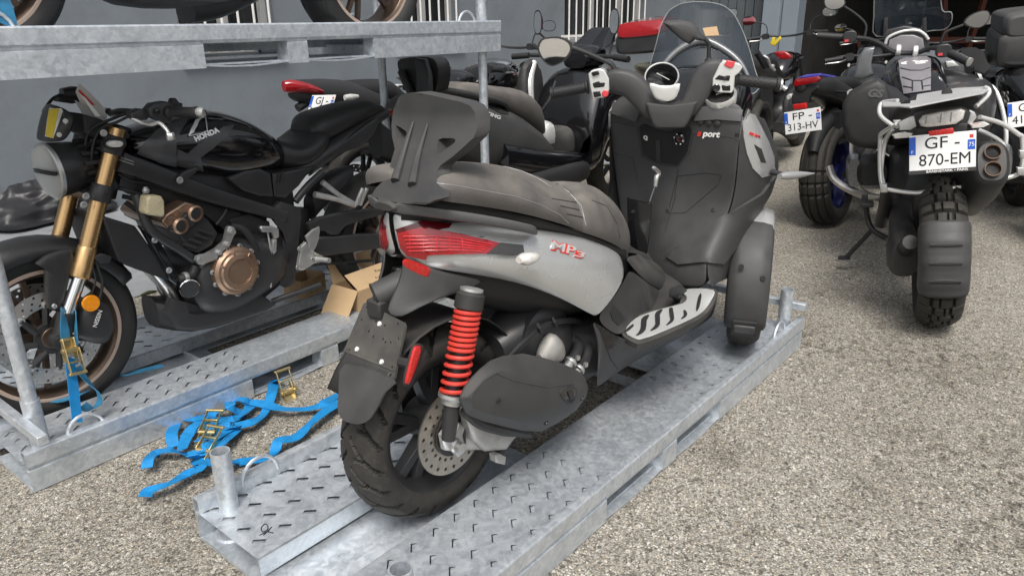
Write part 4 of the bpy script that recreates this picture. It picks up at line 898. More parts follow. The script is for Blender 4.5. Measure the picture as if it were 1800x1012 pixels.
# bag hook and open compartment flap
w = mb(); w.tube([P(x, y, v) for x, y, v in ((1152, 328, .02), (1154, 312, .02), (1158, 304, .02), (1150, 296, .02), (1148, 294, .02))], [.006, .009, .008, .007, .004], 10, 4); w.build('bag_hook', M['alloy'], sc)
w = mb(); w.tube([P(1151, 328, .02), P(1142, 355, .02)], .004, 8); w.build('hook_stem', M['black_satin'], sc)
w = mb(); solid_sheet(w, lambda a, b: P(a, b, .02+(a-1125)/30*.05), round_poly([(1102, 352), (1106, 350), (1140, 358), (1144, 362), (1143, 378), (1137, 438), (1132, 444), (1106, 430), (1104, 400)], 2), (.008, 0, 0), (), 10); fpn = w.build('compartment_flap', M['black_gloss'], sc, ang=50)
w = mb(); w.tube([P(1112, 372, .0), P(1120, 369, .0), P(1124, 366, .01)], .006, 8, 2); w.build('flap_latch', M['black_satin'], fpn)
# turn signal on the fairing
w = mb(); w.tube([P(1356, 302, .29), P(1375, 307, .33)], [.011, .009], 10); w.build('signal_stalk', M['black_matt'], sc)
c = P(1395, 308, .36); w = mb(); w.hull([(c.x-.05, c.z-.009, c.z+.009, .01, 2, c.y+.03), (c.x-.02, c.z-.015, c.z+.015, .018, 2, c.y+.012), (c.x+.03, c.z-.011, c.z+.011, .014, 2, c.y-.016), (c.x+.075, c.z-.002, c.z+.002, .003, 2, c.y-.045)], 14, 3); w.build('turn_signal', M['print_grey'], sc)
# handlebar (turned to the left) ------------------------------------
HBM = S.M @ Matrix.Translation((1.15, 0, 0)) @ Matrix.Rotation(.485, 4, 'Z')
HF = Frame(HBM.to_translation(), HBM.to_euler().z); TOS = S.I @ HF.M
def HB(px, py, dx=0): return TOS @ HF.x(px, py, dx)
w = mb()
def bar_rings(w, pts, n=16, sub=5):
    Q = [HB(px, py, dx) for px, py, dx, _, _ in pts]; A = smooth_path(Q, sub); B = smooth_path([Vector((r1, r2, 0)) for *_, r1, r2 in pts], sub); rs = []
    for i, p in enumerate(A):
        d = (A[min(i+1, len(A)-1)]-A[max(i-1, 0)]).normalized(); f = TOS.to_3x3() @ Vector((1, 0, 0)); f = (f-d*f.dot(d)).normalized(); u = d.cross(f)
        rs.append([p+u*B[i].x*math.copysign(abs(math.cos(a))**.5, math.cos(a))+f*B[i].y*math.copysign(abs(math.sin(a))**.5, math.sin(a)) for a in [2*math.pi*k/n for k in range(n)]])
    return w.rings(rs)
bar_rings(w, [(1068, 148, 0, .034, .03), (1084, 143, 0, .042, .038), (1110, 150, 0, .044, .042), (1132, 172, 0, .042, .046), (1150, 192, .0, .036, .05), (1178, 198, .0, .03, .05), (1206, 190, 0, .036, .05), (1222, 170, 0, .042, .046), (1236, 142, 0, .044, .042), (1252, 126, 0, .042, .04), (1270, 128, 0, .034, .034)])
w.build('handlebar_cover', M['grey_plastic'], sc, ang=60)
w = mb(); w.pillow([HB(x, y, -.02) for x, y in ((1136, 178), (1142, 198), (1148, 214), (1154, 222), (1203, 222), (1210, 212), (1218, 196), (1226, 176), (1180, 182))], TOS.to_3x3() @ Vector((-.05, 0, 0)), .006, .1); w.build('handlebar_neck', M['grey_plastic'], sc, ang=30, bevel=.004)
w = mb(); pl_ = [(1142, 146), (1160, 150), (1180, 150), (1196, 147), (1190, 168), (1182, 176), (1168, 178), (1154, 174), (1147, 164)]; w.pillow([HB(x, y, -.066) for x, y in round_poly(pl_, 2)], (TOS.to_3x3() @ Vector((-.012, 0, 0))), .004, .2); w.build('centre_trim', M['silver_trim'], sc, ang=50)
c = HB(1163, 140, .02); ax = (TOS.to_3x3() @ Vector((-.75, 0, .66))).normalized()
w = mb(); w.lathe([(.0535, .01), (.057, .008), (.059, .014), (.057, .02), (.0535, .018)], c, ax, 44, closed=True); w.build('dial_rim', M['silver_trim'], sc)
w = mb(); w.lathe([(.045, -.03), (.055, -.02), (.057, .012), (.053, .014), (.048, -.01)], c, ax, 40, caps=False); w.build('dial_cup', M['black_satin'], sc)
w = mb(); w.lathe([(.05, -.006), (.001, -.006)], c, ax, 36); w.build('dial_face', M['black_gloss'], sc)
w = mb(); w.tube([c+ax*.0-Vector((0, .03, 0)), c+ax*.0+Vector((0, .02, .02))], .0012, 5); w.build('dial_needle', M['print_white'], sc)
c2 = P(1266, 167, .17); ax2 = Vector((-.55, -.1, .8)).normalized(); w = mb(); w.lathe([(.05, -.03), (.054, .0), (.05, .008), (.044, .002)], c2, ax2, 36, caps=False); w.build('gauge_rim', M['silver_trim'], sc); w = mb(); w.lathe([(.045, -.002), (.001, -.002)], c2, ax2, 30); w.build('gauge_face', M['dark_plastic'], sc)
w = mb(); w.tube([c2+Vector((0, .015, 0)), c2+Vector((0, -.02, .01))+ax2*.002], .0012, 5); w.build('gauge_needle', M['print_white'], sc)
# grips, switches
def grip(a, b, r=.0175):
    w = mb(); d = b-a; w.lathe([(r*1.35, 0), (r*1.35, .006), (r, .01), (r*1.02, d.length*.5), (r*1.05, d.length-.014), (r*1.3, d.length-.01), (r*1.3, d.length)], a, d, 28)
    u, v = frame_of(d); dn = d.normalized()
    g = w.build('grip', M['black_matt'], sc, ang=40); k = mb()
    for i in range(12):
        for j in range(10):
            t = 2*math.pi*(j+.5*(i % 2))/10; n = u*math.cos(t)+v*math.sin(t); p = a+d*(.14+.72*i/12)+n*r
            k.lathe([(.003, -.001), (.0028, .0012), (.0012, .0018)], p, n, 6)
    k.build('grip_studs', M['black_matt'], g); return g
gr = grip(HB(1293, 140, .0), HB(1371, 149, 0)); gl = grip(HB(1034, 153, 0), HB(969, 165, 0))
w = mb(); w.lathe([(.0185, 0), (.019, .006), (.012, .009)], HB(1371, 149, 0), HB(1371, 149, 0)-HB(1293, 140, 0), 20); w.build('bar_end', M['alloy'], sc)
w = mb(); w.tube([HB(1371, 150, 0), HB(1382, 157, .0)], [.006, .009], 10); w.build('lever_tip', M['alloy'], sc)
w = mb(); w.lathe([(.024, 0), (.024, .016)], HB(1287, 139, 0), HB(1293, 140, 0)-HB(1268, 137, 0), 24); w.build('throttle_collar', M['black_satin'], sc)
def hbx(pts, name, m, dx, th, parent=sc, n=1, bevel=.003):
    w = mb(); w.prism([HB(x, y, dx) for x, y in (round_poly(pts, n) if n > 1 else pts)], TOS.to_3x3() @ Vector((th, 0, 0))); return w.build(name, M[m], parent, bevel=bevel)
sr = hbx([(1266, 112), (1272, 107), (1300, 112), (1306, 118), (1300, 128), (1292, 134), (1290, 158), (1286, 164), (1258, 163), (1252, 156), (1253, 138)], 'switch_housing', 'silver_trim', -.045, .075)
hbx([(1272, 115), (1278, 106), (1293, 109), (1289, 119), (1283, 121)], 'stop_switch', 'red_button', -.05, .02, sr); hbx([(1256, 140), (1264, 132), (1284, 133), (1282, 143)], 'switch_recess', 'black_gloss', -.048, .01, sr); hbx([(1271, 134), (1277, 134), (1277, 142), (1271, 142)], 'rocker', 'black_satin', -.052, .01, sr)
p = HB(1259, 155, -.046); w = mb(); w.lathe([(.013, 0), (.013, .003), (.010, .005), (.003, .004)], p, TOS.to_3x3() @ Vector((-1, 0, 0)), 22); w.build('starter_button', M['black_gloss'], sr)
hbx([(1268, 150), (1284, 150), (1284, 160), (1270, 160)], 'switch_recess', 'black_gloss', -.048, .008, sr)
sw = hbx([(1034, 130), (1040, 124), (1055, 121), (1062, 124), (1070, 138), (1071, 158), (1064, 172), (1042, 174), (1038, 156)], 'switch_housing', 'silver_trim', -.04, .07)
hbx([(1039, 128), (1051, 124), (1054, 131), (1042, 135)], 'beam_switch', 'black_gloss', -.048, .012, sw); hbx([(1041, 147), (1052, 143), (1064, 146), (1062, 153), (1044, 155)], 'switch_recess', 'black_gloss', -.043, .008, sw); hbx([(1042, 162), (1054, 160), (1057, 169), (1044, 172)], 'horn_button', 'black_gloss', -.046, .01, sw)
p = HB(1064, 165, -.041); w = mb(); w.lathe([(.0115, 0), (.0115, .006), (.009, .009), (.002, .009)], p, TOS.to_3x3() @ Vector((-1, 0, 0)), 22); w.build('hazard_button', M['red_button'], sw)
# mirrors
def hbs(pts, dx): return [HB(x, y, dx) for x, y in pts]
w = mb(); w.tube([HB(1246, 108, 0), HB(1246, 90, 0), HB(1247, 78, 0), HB(1240, 70, .0), HB(1232, 66, 0)], [.0075, .0065, .0065, .007, .009], 12, 4); ms = w.build('mirror_stem', M['black_matt'], sc); w = mb(); w.lathe([(.013, 0), (.014, .012), (.009, .018)], HB(1246, 112, 0), (0, 0, 1), 16); w.build('stem_boot', M['black_matt'], ms)
mo = [(1166, 40), (1172, 36), (1195, 35), (1215, 39), (1226, 48), (1238, 70), (1232, 72), (1222, 70), (1212, 78), (1200, 72), (1180, 55)]
w = mb(); w.pillow(hbs(mo, .015), TOS.to_3x3() @ Vector((-.03, 0, 0)), .022, .26); mr_ = w.build('mirror', M['grey_plastic'], sc, ang=30)
w = mb(); w.tube([HB(1081, 123, 0), HB(1074, 113, 0), HB(1060, 106, 0), HB(1030, 93, 0), HB(1005, 84, 0)], [.009, .0085, .007, .008, .011], 12, 4); w.build('mirror_stem', M['black_matt'], sc)
mo = [(950, 70), (960, 66), (980, 65), (996, 70), (1005, 80), (1004, 92), (996, 103), (984, 112), (970, 117), (957, 110), (948, 97), (944, 84)]
w = mb(); w.pillow(hbs(round_poly(mo, 2), -.012), TOS.to_3x3() @ Vector((.035, 0, 0)), .025, .26); ml = w.build('mirror', M['black_plastic'], sc, ang=40)
mi = [(975+(x-975)*.88, 90+(y-90)*.88) for x, y in mo]; w = mb(); mv = hbs(round_poly(mi, 2), -.0145); w.v = mv; w.f = [tuple(range(len(mv)))]; w.build('mirror_glass', M['mirror_glass'], ml, fix=False)
# front wheels in their mudguards ----------------------------------
for sd in (-1, 1):
    FM = Matrix.Translation((1.445, .235*sd, .057)) @ Matrix.Rotation(.40, 4, 'Z')
    t = mb(); tyre(t, (0, 0, .236), .236, .125, .155, 120, 8); k = mb(); rim_barrel(k, (0, 0, .236), .157, .12); spokes(k, (0, 0, .236), .15, 5, .04, .012, .016)
    fwh = k.xf(FM).build('front_wheel', M['black_satin'], sc); t.xf(FM).build('tyre', M['rubber'], fwh)
    def fend(name, a0, a1, m, r0=.268, wd=.068, holes=False, n=16, top=0):
        rows = []
        for i in range(n+1):
            a = R_(a0+(a1-a0)*i/n); r = r0+.012*math.sin(math.pi*i/n)
            rows.append([Vector((math.cos(a)*(r-d), y, .236+math.sin(a)*(r-d))) for y, d in ((-wd-.004, .07), (-wd-.002, .02), (-wd*.92, .004), (-wd*.5, -.004), (0, -.006), (wd*.5, -.004), (wd*.92, .004), (wd+.002, .02), (wd+.004, .07))])
        q = mb().grid(rows).xf(FM); return q.build(name, M[m], sc, solid=.004, ang=50)
    fend('mudguard', 62, 198, 'grey_plastic'); fend('mudguard_top', 40, 118, 'silver_paint', .274, .069)
    q = mb(); q.box((-.265, 0, .16), (.012, .09, .07), (0, -.35, 0)); q.xf(FM).build('mudguard_vent', M['black_matt'], sc, bevel=.01); q = mb(); q.box((-.272, 0, .158), (.012, .075, .035), (0, -.35, 0)); q.xf(FM).build('vent_guard', M['grey_plastic'], sc, bevel=.006)
    for yy, zz in ((-.045, .35), (.03, .385)):
        q = mb(); bolt(q, FM @ Vector((-.262, yy, zz)), FM.to_3x3() @ Vector((-1, 0, .2)), .008, .005); q.build('bolt', M['black_satin'], sc)
    q = mb(); q.tube([Vector((1.4, .06*sd, .48)), Vector((1.42, .16*sd, .4)), FM @ Vector((0, 0, .3))], [.03, .035, .03], 12, 3); q.build('suspension_arm', M['black_satin'], sc)
w = mb(); w.hull([(1.27, .26, .6, .12, 3), (1.36, .26, .75, .16, 3), (1.46, .32, .8, .15, 3), (1.6, .4, .72, .12, 2.6), (1.68, .5, .62, .06, 2.5)], 18, 3); w.build('front_structure', M['dark_plastic'], sc)
w = mb(); w.hull([(1.28, .8, .95, .18, 3), (1.36, .76, .96, .21, 3), (1.47, .7, .9, .2, 2.6), (1.6, .62, .78, .14, 2.4), (1.66, .64, .72, .05, 2)], 18, 3); w.build('nose_cowl', M['silver_paint'], sc)
# ================================================================ the black naked motorcycle lashed to the lower rack (and its twin on the upper one)
H = Frame((2.24, 2.645, .034), math.pi+.0104)
nk = thing('naked_motorcycle', 'black naked motorcycle with bronze fork and engine covers lashed to the lower rack', 'motorcycle', H, 'black naked motorcycles on the racks')
Q = lambda px, py, y: H.y(px, py, y)
def plate(name, m, pts, y, th, puff=.004, n=0, rim=.15, parent=None, ang=40, bevel=0):
    """a shape traced on the plane y, growing outwards by th"""
    w = mb(); s_ = 1 if th > 0 else -1
    w.pillow([Q(a, b, y) for a, b in (round_poly(pts, n) if n else pts)], (0, th, 0), puff, rim); return w.build(name, M[m], parent or nk, ang=ang, bevel=bevel)
def pipe(name, m, pts, r, n=5, seg=12, parent=None, frame=None):
    w = mb(); w.tube([(frame or Q)(*p) for p in pts], r, seg, n); return w.build(name, M[m], parent or nk)
def road_tread(th, t):
    a = abs(t); ph = (th*180/math.pi/15 + (0 if t > 0 else .5) + .9*a) % 1
    return .18 < a < .95 and ph < .11
FWc, RWc = Vector((1.47, 0, .295)), Vector((0, 0, .3))
def make_wheel(name, c, R, wd, rim, n, disc_r, sides, tread, rim_m='rim_bronze', parent=None, disc_y=.06, split=.16, tm='rubber_clean'):
    w = mb(); rim_barrel(w, c, rim, wd, .014); spokes(w, c, rim-.004, n, .03, .009, .014, split=split); w.lathe([(.035, -.07), (.04, -.03), (.04, .03), (.035, .07)], c, (0, 1, 0), 24)
    o = w.build(name, M[rim_m], parent, bevel=.0015)
    t = mb(); tyre(t, c, R, wd, rim, 150, 10, tread=tread, depth=.006); t.build('tyre', M[tm], o, ang=30)
    for s_ in (-1, 1):
        q = mb(); q.lathe([(rim+.001, 0), (rim+.004, .0015), (rim-.006, .004), (rim-.01, .003)], Vector(c)+Vector((0, s_*(wd*.39+.0005), 0)), (0, s_, 0), 72, caps=False); q.build('rim_stripe', M['rim_stripe'], o)
    for s_ in sides:
        q = mb(); disc_rotor(q, c, disc_r, disc_r*.68, s_*disc_y-.0025, .005, n=26, hr=.0048, rows=3); dk = q.build('brake_disc', M['brushed_steel'], o, ang=30)
        q = mb()
        for k in range(8):
            a = 2*math.pi*k/8; d0, d1 = a-.2, a+.02; c_ = Vector(c); y = s_*disc_y
            q.tube([c_+Vector((math.cos(d0)*.05, y, math.sin(d0)*.05)), c_+Vector((math.cos(d1)*disc_r*.72, y, math.sin(d1)*disc_r*.72))], .011, 8)
        q.lathe([(.055, -.006), (.055, .006)], Vector(c)+Vector((0, s_*disc_y, 0)), (0, s_, 0), 24); q.build('disc_carrier', M['black_satin'], o)
        q = mb()
        for k in range(8):
            a = 2*math.pi*k/8+.02; q.lathe([(.012, 0), (.012, .004), (.007, .005), (.006, .002)], Vector(c)+Vector((math.cos(a)*disc_r*.72, s_*(disc_y+.004), math.sin(a)*disc_r*.72)), (0, s_, 0), 14)
        q.build('disc_bobbins', M['alloy'], o)
    return o
fwh = make_wheel('front_wheel', FWc, .295, .12, .222, 5, .155, (1, -1), road_tread, parent=nk)
rwh = make_wheel('rear_wheel', RWc, .31, .18, .222, 5, .12, (-1,), road_tread, parent=nk, disc_y=.09)
# fork
for s_ in (1, -1):
    y = .105*s_; f = lambda x, z: Vector((x, y, z)); top, mid, low = f(1.165, .925), f(1.365, .485), f(1.43, .37)
    d = (mid-top).normalized()
    w = mb(); w.tube([top, mid-d*.09, mid-d*.085, mid-d*.02, mid], [.026, .0262, .0262, .0262, .0262], 24); w.lathe([(.027, -.1), (.0295, -.095), (.0295, -.045), (.031, -.04), (.031, 0), (.028, .004)], mid, d, 24)
    w.lathe([(.024, -.012), (.026, -.01), (.026, 0)], top, d, 20); fk = w.build('fork_tube', M['gold'], nk)
    w = mb(); w.cyl(mid, low, .0205, 22); w.build('fork_slider', M['chrome'], fk)
    w = mb(); w.tube([low-d*.01, low+d*.08, f(1.47, .31), f(1.475, .295)], [.029, .027, .026, .024], 16, 4); w.lathe([(.026, -.01), (.026, .02), (.016, .024)], f(1.47, .295), (0, s_, 0), 20); w.build('fork_foot', M['black_satin'], fk)
    w = mb(); w.lathe([(.032, -.03), (.034, -.026), (.034, .026), (.032, .03)], top+d*.045, d, 20); w.build('fork_clamp', M['black_satin'], nk); w = mb(); w.lathe([(.032, -.028), (.034, -.024), (.034, .024), (.032, .028)], top+d*.205, d, 20); w.build('fork_clamp', M['black_satin'], nk)
w = mb(); w.box((1.165, 0, .9), (.09, .2, .035), (0, .4, 0)); w.box((1.235, 0, .745), (.1, .2, .045), (0, .4, 0)); w.tube([(1.1, 0, .93), (1.2, 0, .7)], .035, 16); w.build('triple_clamp', M['black_satin'], nk, bevel=.008)
for q in ((182, 234), (151, 345), (147, 360)):
    w = mb(); bolt(w, Q(*q, .14), (0, 1, 0), .009, .006); w.build('bolt', M['alloy'], nk)
plate('turn_signal', 'clear_lens', [(186, 253), (192, 247), (208, 247), (214, 252), (208, 258), (192, 258)], .142, .012, .006, 2); plate('signal_socket', 'black_satin', [(181, 254), (190, 243), (212, 243), (219, 252), (210, 263), (190, 263)], .125, .016, .004, 2)
# front mudguard
w = mb(); rows = []
for k in range(17):
    a = R_(8+k*9.2); r = .318; rows.append([FWc+Vector((math.cos(a)*(r-e), yy, math.sin(a)*(r-e))) for yy, e in ((-.078, .05), (-.07, .012), (-.04, -.003), (0, -.008), (.04, -.003), (.07, .012), (.078, .05))])
w.grid(rows).build('front_mudguard', M['black_satin'], nk, solid=.004, ang=60)
for s_ in (1, -1):
    w = mb(); pts = [(60, 462), (78, 448), (100, 440), (122, 437), (129, 452), (120, 485), (109, 532), (96, 546), (82, 541), (77, 510), (77, 468)]
    w.pillow([Vector((p.x, s_*p.y, p.z)) for p in [Q(a, b, .082) for a, b in pts]], (0, .012*s_, 0), .006, .2); w.build('fork_guard', M['black_satin'], nk, ang=30)
plate('bolt', 'alloy', [(90, 538), (95, 533), (100, 538), (95, 543)], .1, .004, .002, 3)
w = mb(); c = Q(160, 533, .135); w.lathe([(.027, -.006), (.028, .0), (.026, .004), (.001, .005)], c, (0, 1, 0), 24); w.build('amber_reflector', M['amber_lens'], nk)
w = mb(); w.hull([(1.3, .27, .37, .02, 2.4, .1), (1.33, .24, .4, .03, 3, .1), (1.37, .25, .39, .028, 3, .1), (1.41, .28, .34, .016, 2.4, .095)], 14, 3); cal = w.build('brake_caliper', M['black_satin'], nk)
lettering('caliper_lettering', 'NISSIN', .02, M['print_white'], cal, basis(Q(172, 560, .134), (-.5, 0, .86), (.86, 0, .5)) , .0005)
pipe('brake_hose', 'black_matt', ((170, 545, .12), (180, 500, .12), (172, 470, .115), (165, 440, .1), (170, 400, .07), (190, 330, .05)), .005); pipe('sensor_cable', 'black_matt', ((160, 520, .12), (168, 490, .13), (158, 455, .12), (172, 425, .1), (178, 380, .06)), .003)
plate('hose_bracket', 'black_satin', [(160, 450), (175, 444), (195, 450), (190, 462), (172, 462)], .115, .01)
# headlight and flyscreen
ax = Vector((1, .05, -.05)).normalized(); c = Vector((1.335, 0, .815))
w = mb(); w.lathe([(.02, -.13), (.06, -.125), (.075, -.1), (.082, -.05), (.088, 0), (.086, .012)], c, ax, 40); hl = w.build('headlight', M['black_satin'], nk, ang=30)
w = mb(); w.lathe([(.085, .006), (.088, .014), (.084, .024), (.07, .034), (.04, .042), (.001, .044)], c, ax, 40, caps=False); w.build('headlight_lens', M['lamp_glass'], hl)
w = mb(); w.lathe([(.086, .004), (.091, .008), (.09, .018), (.085, .021)], c, ax, 40, caps=False); w.build('headlight_rim', M['alloy'], hl)
w = mb(); w.disc(c+ax*.0135, ax, .082, 32); w.build('reflector_bowl', M['silver_trim'], hl)
w = mb(); w.box(c+ax*.02, (.012, .13, .012)); w.build('led_bar', M['dark_plastic'], hl, bevel=.002)
w = mb(); [w.box(c+ax*-.09+Vector((0, .085*math.cos(a), .085*math.sin(a))), (.05, .012, .012), (a, 0, 0)) for a in [R_(-30+k*20) for k in range(6)]]; w.build('cooling_fin', M['black_matt'], hl)
w = mb(); SC_ = [(90, 182), (78, 240), (82, 251), (95, 248), (115, 189)]
F1 = [Q(90, 181, 0), Q(84, 210, 0), Q(77, 241, 0), Q(80, 250, 0)]; F2 = [Q(112, 188, .07), Q(105, 215, .08), Q(94, 247, .07), Q(92, 250, .06)]; F3 = [Q(134, 204, .075), Q(130, 225, .085), Q(118, 244, .075), Q(110, 248, .06)]
rows = [[a*1, (a+b)/2+Vector((.006, 0, 0)), b, c_] for a, b, c_ in zip(F1, F2, F3)]
rows = [[Vector((p.x, -p.y, p.z)) for p in r[:0:-1]]+r for r in rows]; fly = mb().grid(rows).build('flyscreen', M['black_satin'], nk, sub=1, solid=.006)
SKh = Skin(H, [fly]); w = mb(); SKh.patch(w, [(89, 183), (113, 188), (104, 216), (94, 243), (80, 240), (84, 210)], .002, step=6); w.build('flyscreen_trim', M['silver_trim'], fly); w = mb(); SKh.patch(w, [(88, 193), (104, 192), (99, 218), (93, 243), (89, 242), (82, 238), (85, 214)], .0035, step=6); w.build('yellow_tape', M['yellow_tape'], fly)
rlines('pen_scrawl', 'ink_black', fly, Skin(H, [fly]), [[(94, 205), (90, 212), (94, 218), (98, 212), (95, 206)], [(97, 202), (101, 207), (98, 212), (102, 214)], [(92, 220), (96, 222)]], .001)
for a, b in ((115, 213), (104, 237)):
    w = mb(); bolt(w, Q(a, b, .085), (.3, 1, 0), .006, .004); w.build('bolt', M['alloy'], nk)
plate('meter_housing', 'black_matt', [(118, 196), (150, 205), (172, 215), (170, 232), (140, 240), (122, 230)], -.05, .1, .01)
# handlebar
pipe('handlebar', 'black_satin', ((360, 199, .37), (295, 197, .25), (262, 200, .2), (215, 196, .1), (195, 200, 0)), .011); w = mb(); w.tube([Vector((1.13, y, z)) for y, z in ((0, .98), (-.1, .98), (-.2, 1.0))]+[Vector((1.06, -.36, 1.0))], .011, 12, 4); w.build('handlebar', M['black_satin'], nk)
def honda_grip(a, b):
    w = mb(); d = b-a; w.lathe([(.02, 0), (.02, .005), (.0165, .01), (.017, d.length-.012), (.019, d.length-.008), (.019, d.length)], a, d, 22); g = w.build('grip', M['black_matt'], nk); w = mb(); w.lathe([(.014, 0), (.016, .004), (.016, .02), (.012, .024)], b, d, 18); w.build('bar_weight', M['alloy'], g)
honda_grip(Q(297, 197, .26), Q(347, 198, .35)); honda_grip(Vector((1.09, -.26, 1.0)), Vector((1.05, -.37, 1.0)))
plate('switch_block', 'black_satin', [(250, 190), (258, 181), (280, 177), (293, 181), (294, 200), (290, 217), (276, 213), (255, 205)], .22, .035, .006, bevel=.003); plate('switch_button', 'black_gloss', [(270, 192), (278, 190), (279, 199), (271, 199)], .262, .006)
plate('lever_perch', 'black_satin', [(221, 198), (236, 190), (250, 191), (258, 200), (250, 210), (232, 211), (222, 206)], .2, .03, .006)
pipe('clutch_lever', 'alloy', ((232, 208, .225), (250, 216, .245), (265, 219, .27), (279, 216, .29), (292, 227, .31), (299, 240, .325)), .0065, 5, 10); w = mb(); w.hull([(-.012, -.012, .012, .004, 2), (0, -.013, .013, .013, 2), (.012, -.012, .012, .004, 2)], 12, 2); w.xf(Matrix.Translation(Q(300, 240, .328))).build('lever_ball', M['alloy'], nk)
pipe('clutch_cable', 'black_matt', ((225, 205, .19), (205, 215, .15), (180, 225, .1), (165, 250, .08), (162, 290, .07), (180, 330, .06)), .0045); pipe('brake_hose', 'black_matt', ((222, 200, .15), (200, 208, .1), (160, 228, .06), (150, 260, .05), (160, 310, .0)), .005)
pipe('brake_hose', 'black_matt', ((110, 168, -.2), (95, 172, -.15), (80, 190, -.12), (78, 202, -.1), (100, 230, -.08)), .005)
w = mb(); w.hull([(-.035, -.02, .02, .02, 3), (0, -.025, .025, .025, 3), (.035, -.02, .02, .02, 3)], 14, 2).xf(Matrix.Translation(Q(128, 165, -.2))); w.build('brake_reservoir', M['black_satin'], nk); plate('lever_perch', 'black_matt', [(94, 178), (100, 166), (118, 158), (136, 160), (138, 178), (120, 182)], -.22, .03, .006)
plate('mirror_mount', 'black_matt', [(293, 184), (297, 173), (303, 172), (309, 180), (315, 181), (315, 188), (304, 190)], .2, .02)
# fuel tank, shrouds, lettering
w = mb(); w.hull([(.5, .72, .76, .05, 2.2), (.54, .71, .82, .1, 2.6), (.6, .705, .865, .135, 2.8), (.68, .7, .915, .155, 2.8), (.78, .7, .952, .16, 2.7), (.88, .73, .955, .155, 2.6), (.97, .76, .94, .135, 2.6), (1.06, .79, .925, .11, 2.6), (1.12, .82, .9, .07, 2.4)], 28, 4); tk = w.build('fuel_tank', M['black_gloss'], nk, ang=60)
SKt = Skin(H, [tk]); w = mb(); SKt.patch(w, [(242, 268), (256, 250), (272, 235), (300, 222), (334, 209), (322, 226), (308, 250), (309, 289), (280, 282)], .014, step=8); w.build('tank_shroud', M['satin_grey'], nk, ang=50)
w = mb(); SKt.patch(w, [(309, 289), (311, 262), (330, 270), (352, 250), (392, 224), (412, 220), (398, 240), (372, 262), (352, 276), (358, 300)], .006, step=8); w.build('knee_panel', M['satin_grey'], nk, ang=50)
SKt.word('tank_lettering', 'HONDA', M['silver_trim'], tk, (341, 246), (383, 229), .024, 0, .0012, .009, 1.05)
w = mb()
for k in range(5): SKt.line(w, [(331+k*2, 239-k*1.2), (338+k*3, 226-k*3), (345+k*3.4, 214-k*2.2)], .0026-.0002*k, 4, .008)
SKt.line(w, [(331, 240), (352, 236), (363, 231), (361, 209)], .002, 4, .008); w.build('wing_emblem', M['silver_trim'], tk)
# frame, covers, seat and tail
def spar(s_):
    w = mb(); pts = [((210, 284), .042), ((250, 298), .042), ((300, 317), .042), ((350, 336), .04), ((400, 352), .036), ((450, 366), .032), ((500, 380), .03)]
    rs = []
    C = [Q(*p, .118) for p, _ in pts]
    for i, (p, (_, h)) in enumerate(zip(C, pts)):
        d = (C[min(i+1, len(C)-1)]-C[max(i-1, 0)]).normalized(); n = Vector((-d.z, 0, d.x)); rs.append([Vector((p.x, (p.y+.02*math.copysign(abs(math.cos(a))**.5, math.cos(a))), p.z))+n*h*.8*math.copysign(abs(math.sin(a))**.5, math.sin(a)) for a in [2*math.pi*k/16 for k in range(16)]])
    w.rings(rs)
    if s_ < 0: w.v = [Vector((p.x, -p.y, p.z)) for p in w.v]
    return w.build('frame_spar', M['black_satin'], nk, ang=50)
fs = spar(1); spar(-1)
SKf = Skin(H, [fs]); w = mb()
for i in range(11):
    for j in range(2): SKf.line(w, [(209+i*2.4, 275+j*5+i*.8), (210.6+i*2.4, 277+j*5+i*.8)], .0014, 2, .0004)
w.build('approval_sticker', M['print_grey'], fs)
for s_ in (1, -1):
    w = mb(); pts = [(471, 378), (478, 362), (487, 353), (523, 364), (524, 380), (519, 430), (513, 494), (506, 500), (496, 504), (488, 498), (487, 492), (489, 460), (490, 420), (487, 398)]
    w.pillow([Vector((p.x, p.y*s_, p.z)) for p in [Q(a, b, .105) for a, b in pts]], (0, .022*s_, 0), .006, .16); w.build('frame_plate', M['black_satin'], nk, ang=35)
w = mb(); w.lathe([(.026, 0), (.026, .008), (.02, .012), (.002, .012)], Q(497, 448, .13), (0, 1, 0), 24); w.build('pivot_cap', M['black_matt'], nk)
plate('side_cover', 'black_satin', [(394, 312), (425, 298), (450, 295), (470, 304), (475, 345), (450, 344), (420, 334)], .11, .02, .008, ang=30); plate('side_cover', 'black_satin', [(473, 304), (500, 300), (546, 290), (520, 325), (496, 347), (477, 344)], .1, .02, .006, ang=30)
for k in range(2): plate('cover_vent', 'black_matt', [(485+k*6, 322-k*2), (488+k*6, 308-k*2), (492+k*6, 300-k*2), (489+k*6, 318-k*2)], .128, .004, .001)
w = mb(); w.hull([(.57, .75, .82, .06, 2.4), (.54, .7, .825, .1, 2.6), (.48, .69, .80, .125, 2.8), (.42, .7, .81, .135, 2.8), (.36, .73, .84, .13, 2.8), (.31, .77, .85, .1, 2.6)], 24, 4); st = w.build('rider_seat', M['seat_black'], nk)
w = mb(); w.hull([(.38, .8, .86, .07, 2.4), (.34, .775, .895, .105, 2.8), (.26, .79, .912, .11, 2.8), (.15, .82, .925, .1, 2.8), (.04, .85, .925, .08, 2.6), (-.04, .865, .9, .05, 2.4)], 24, 4); w.build('pillion_seat', M['seat_black'], nk)
w = mb(); w.hull([(.55, .62, .7, .09, 3), (.42, .665, .745, .12, 3.4), (.3, .7, .79, .12, 3.4), (.18, .74, .83, .105, 3.2), (.05, .8, .87, .085, 3), (-.06, .83, .885, .055, 2.6), (-.1, .85, .875, .03, 2.2)], 20, 3); tc_ = w.build('tail_cowl', M['black_satin'], nk, ang=50)
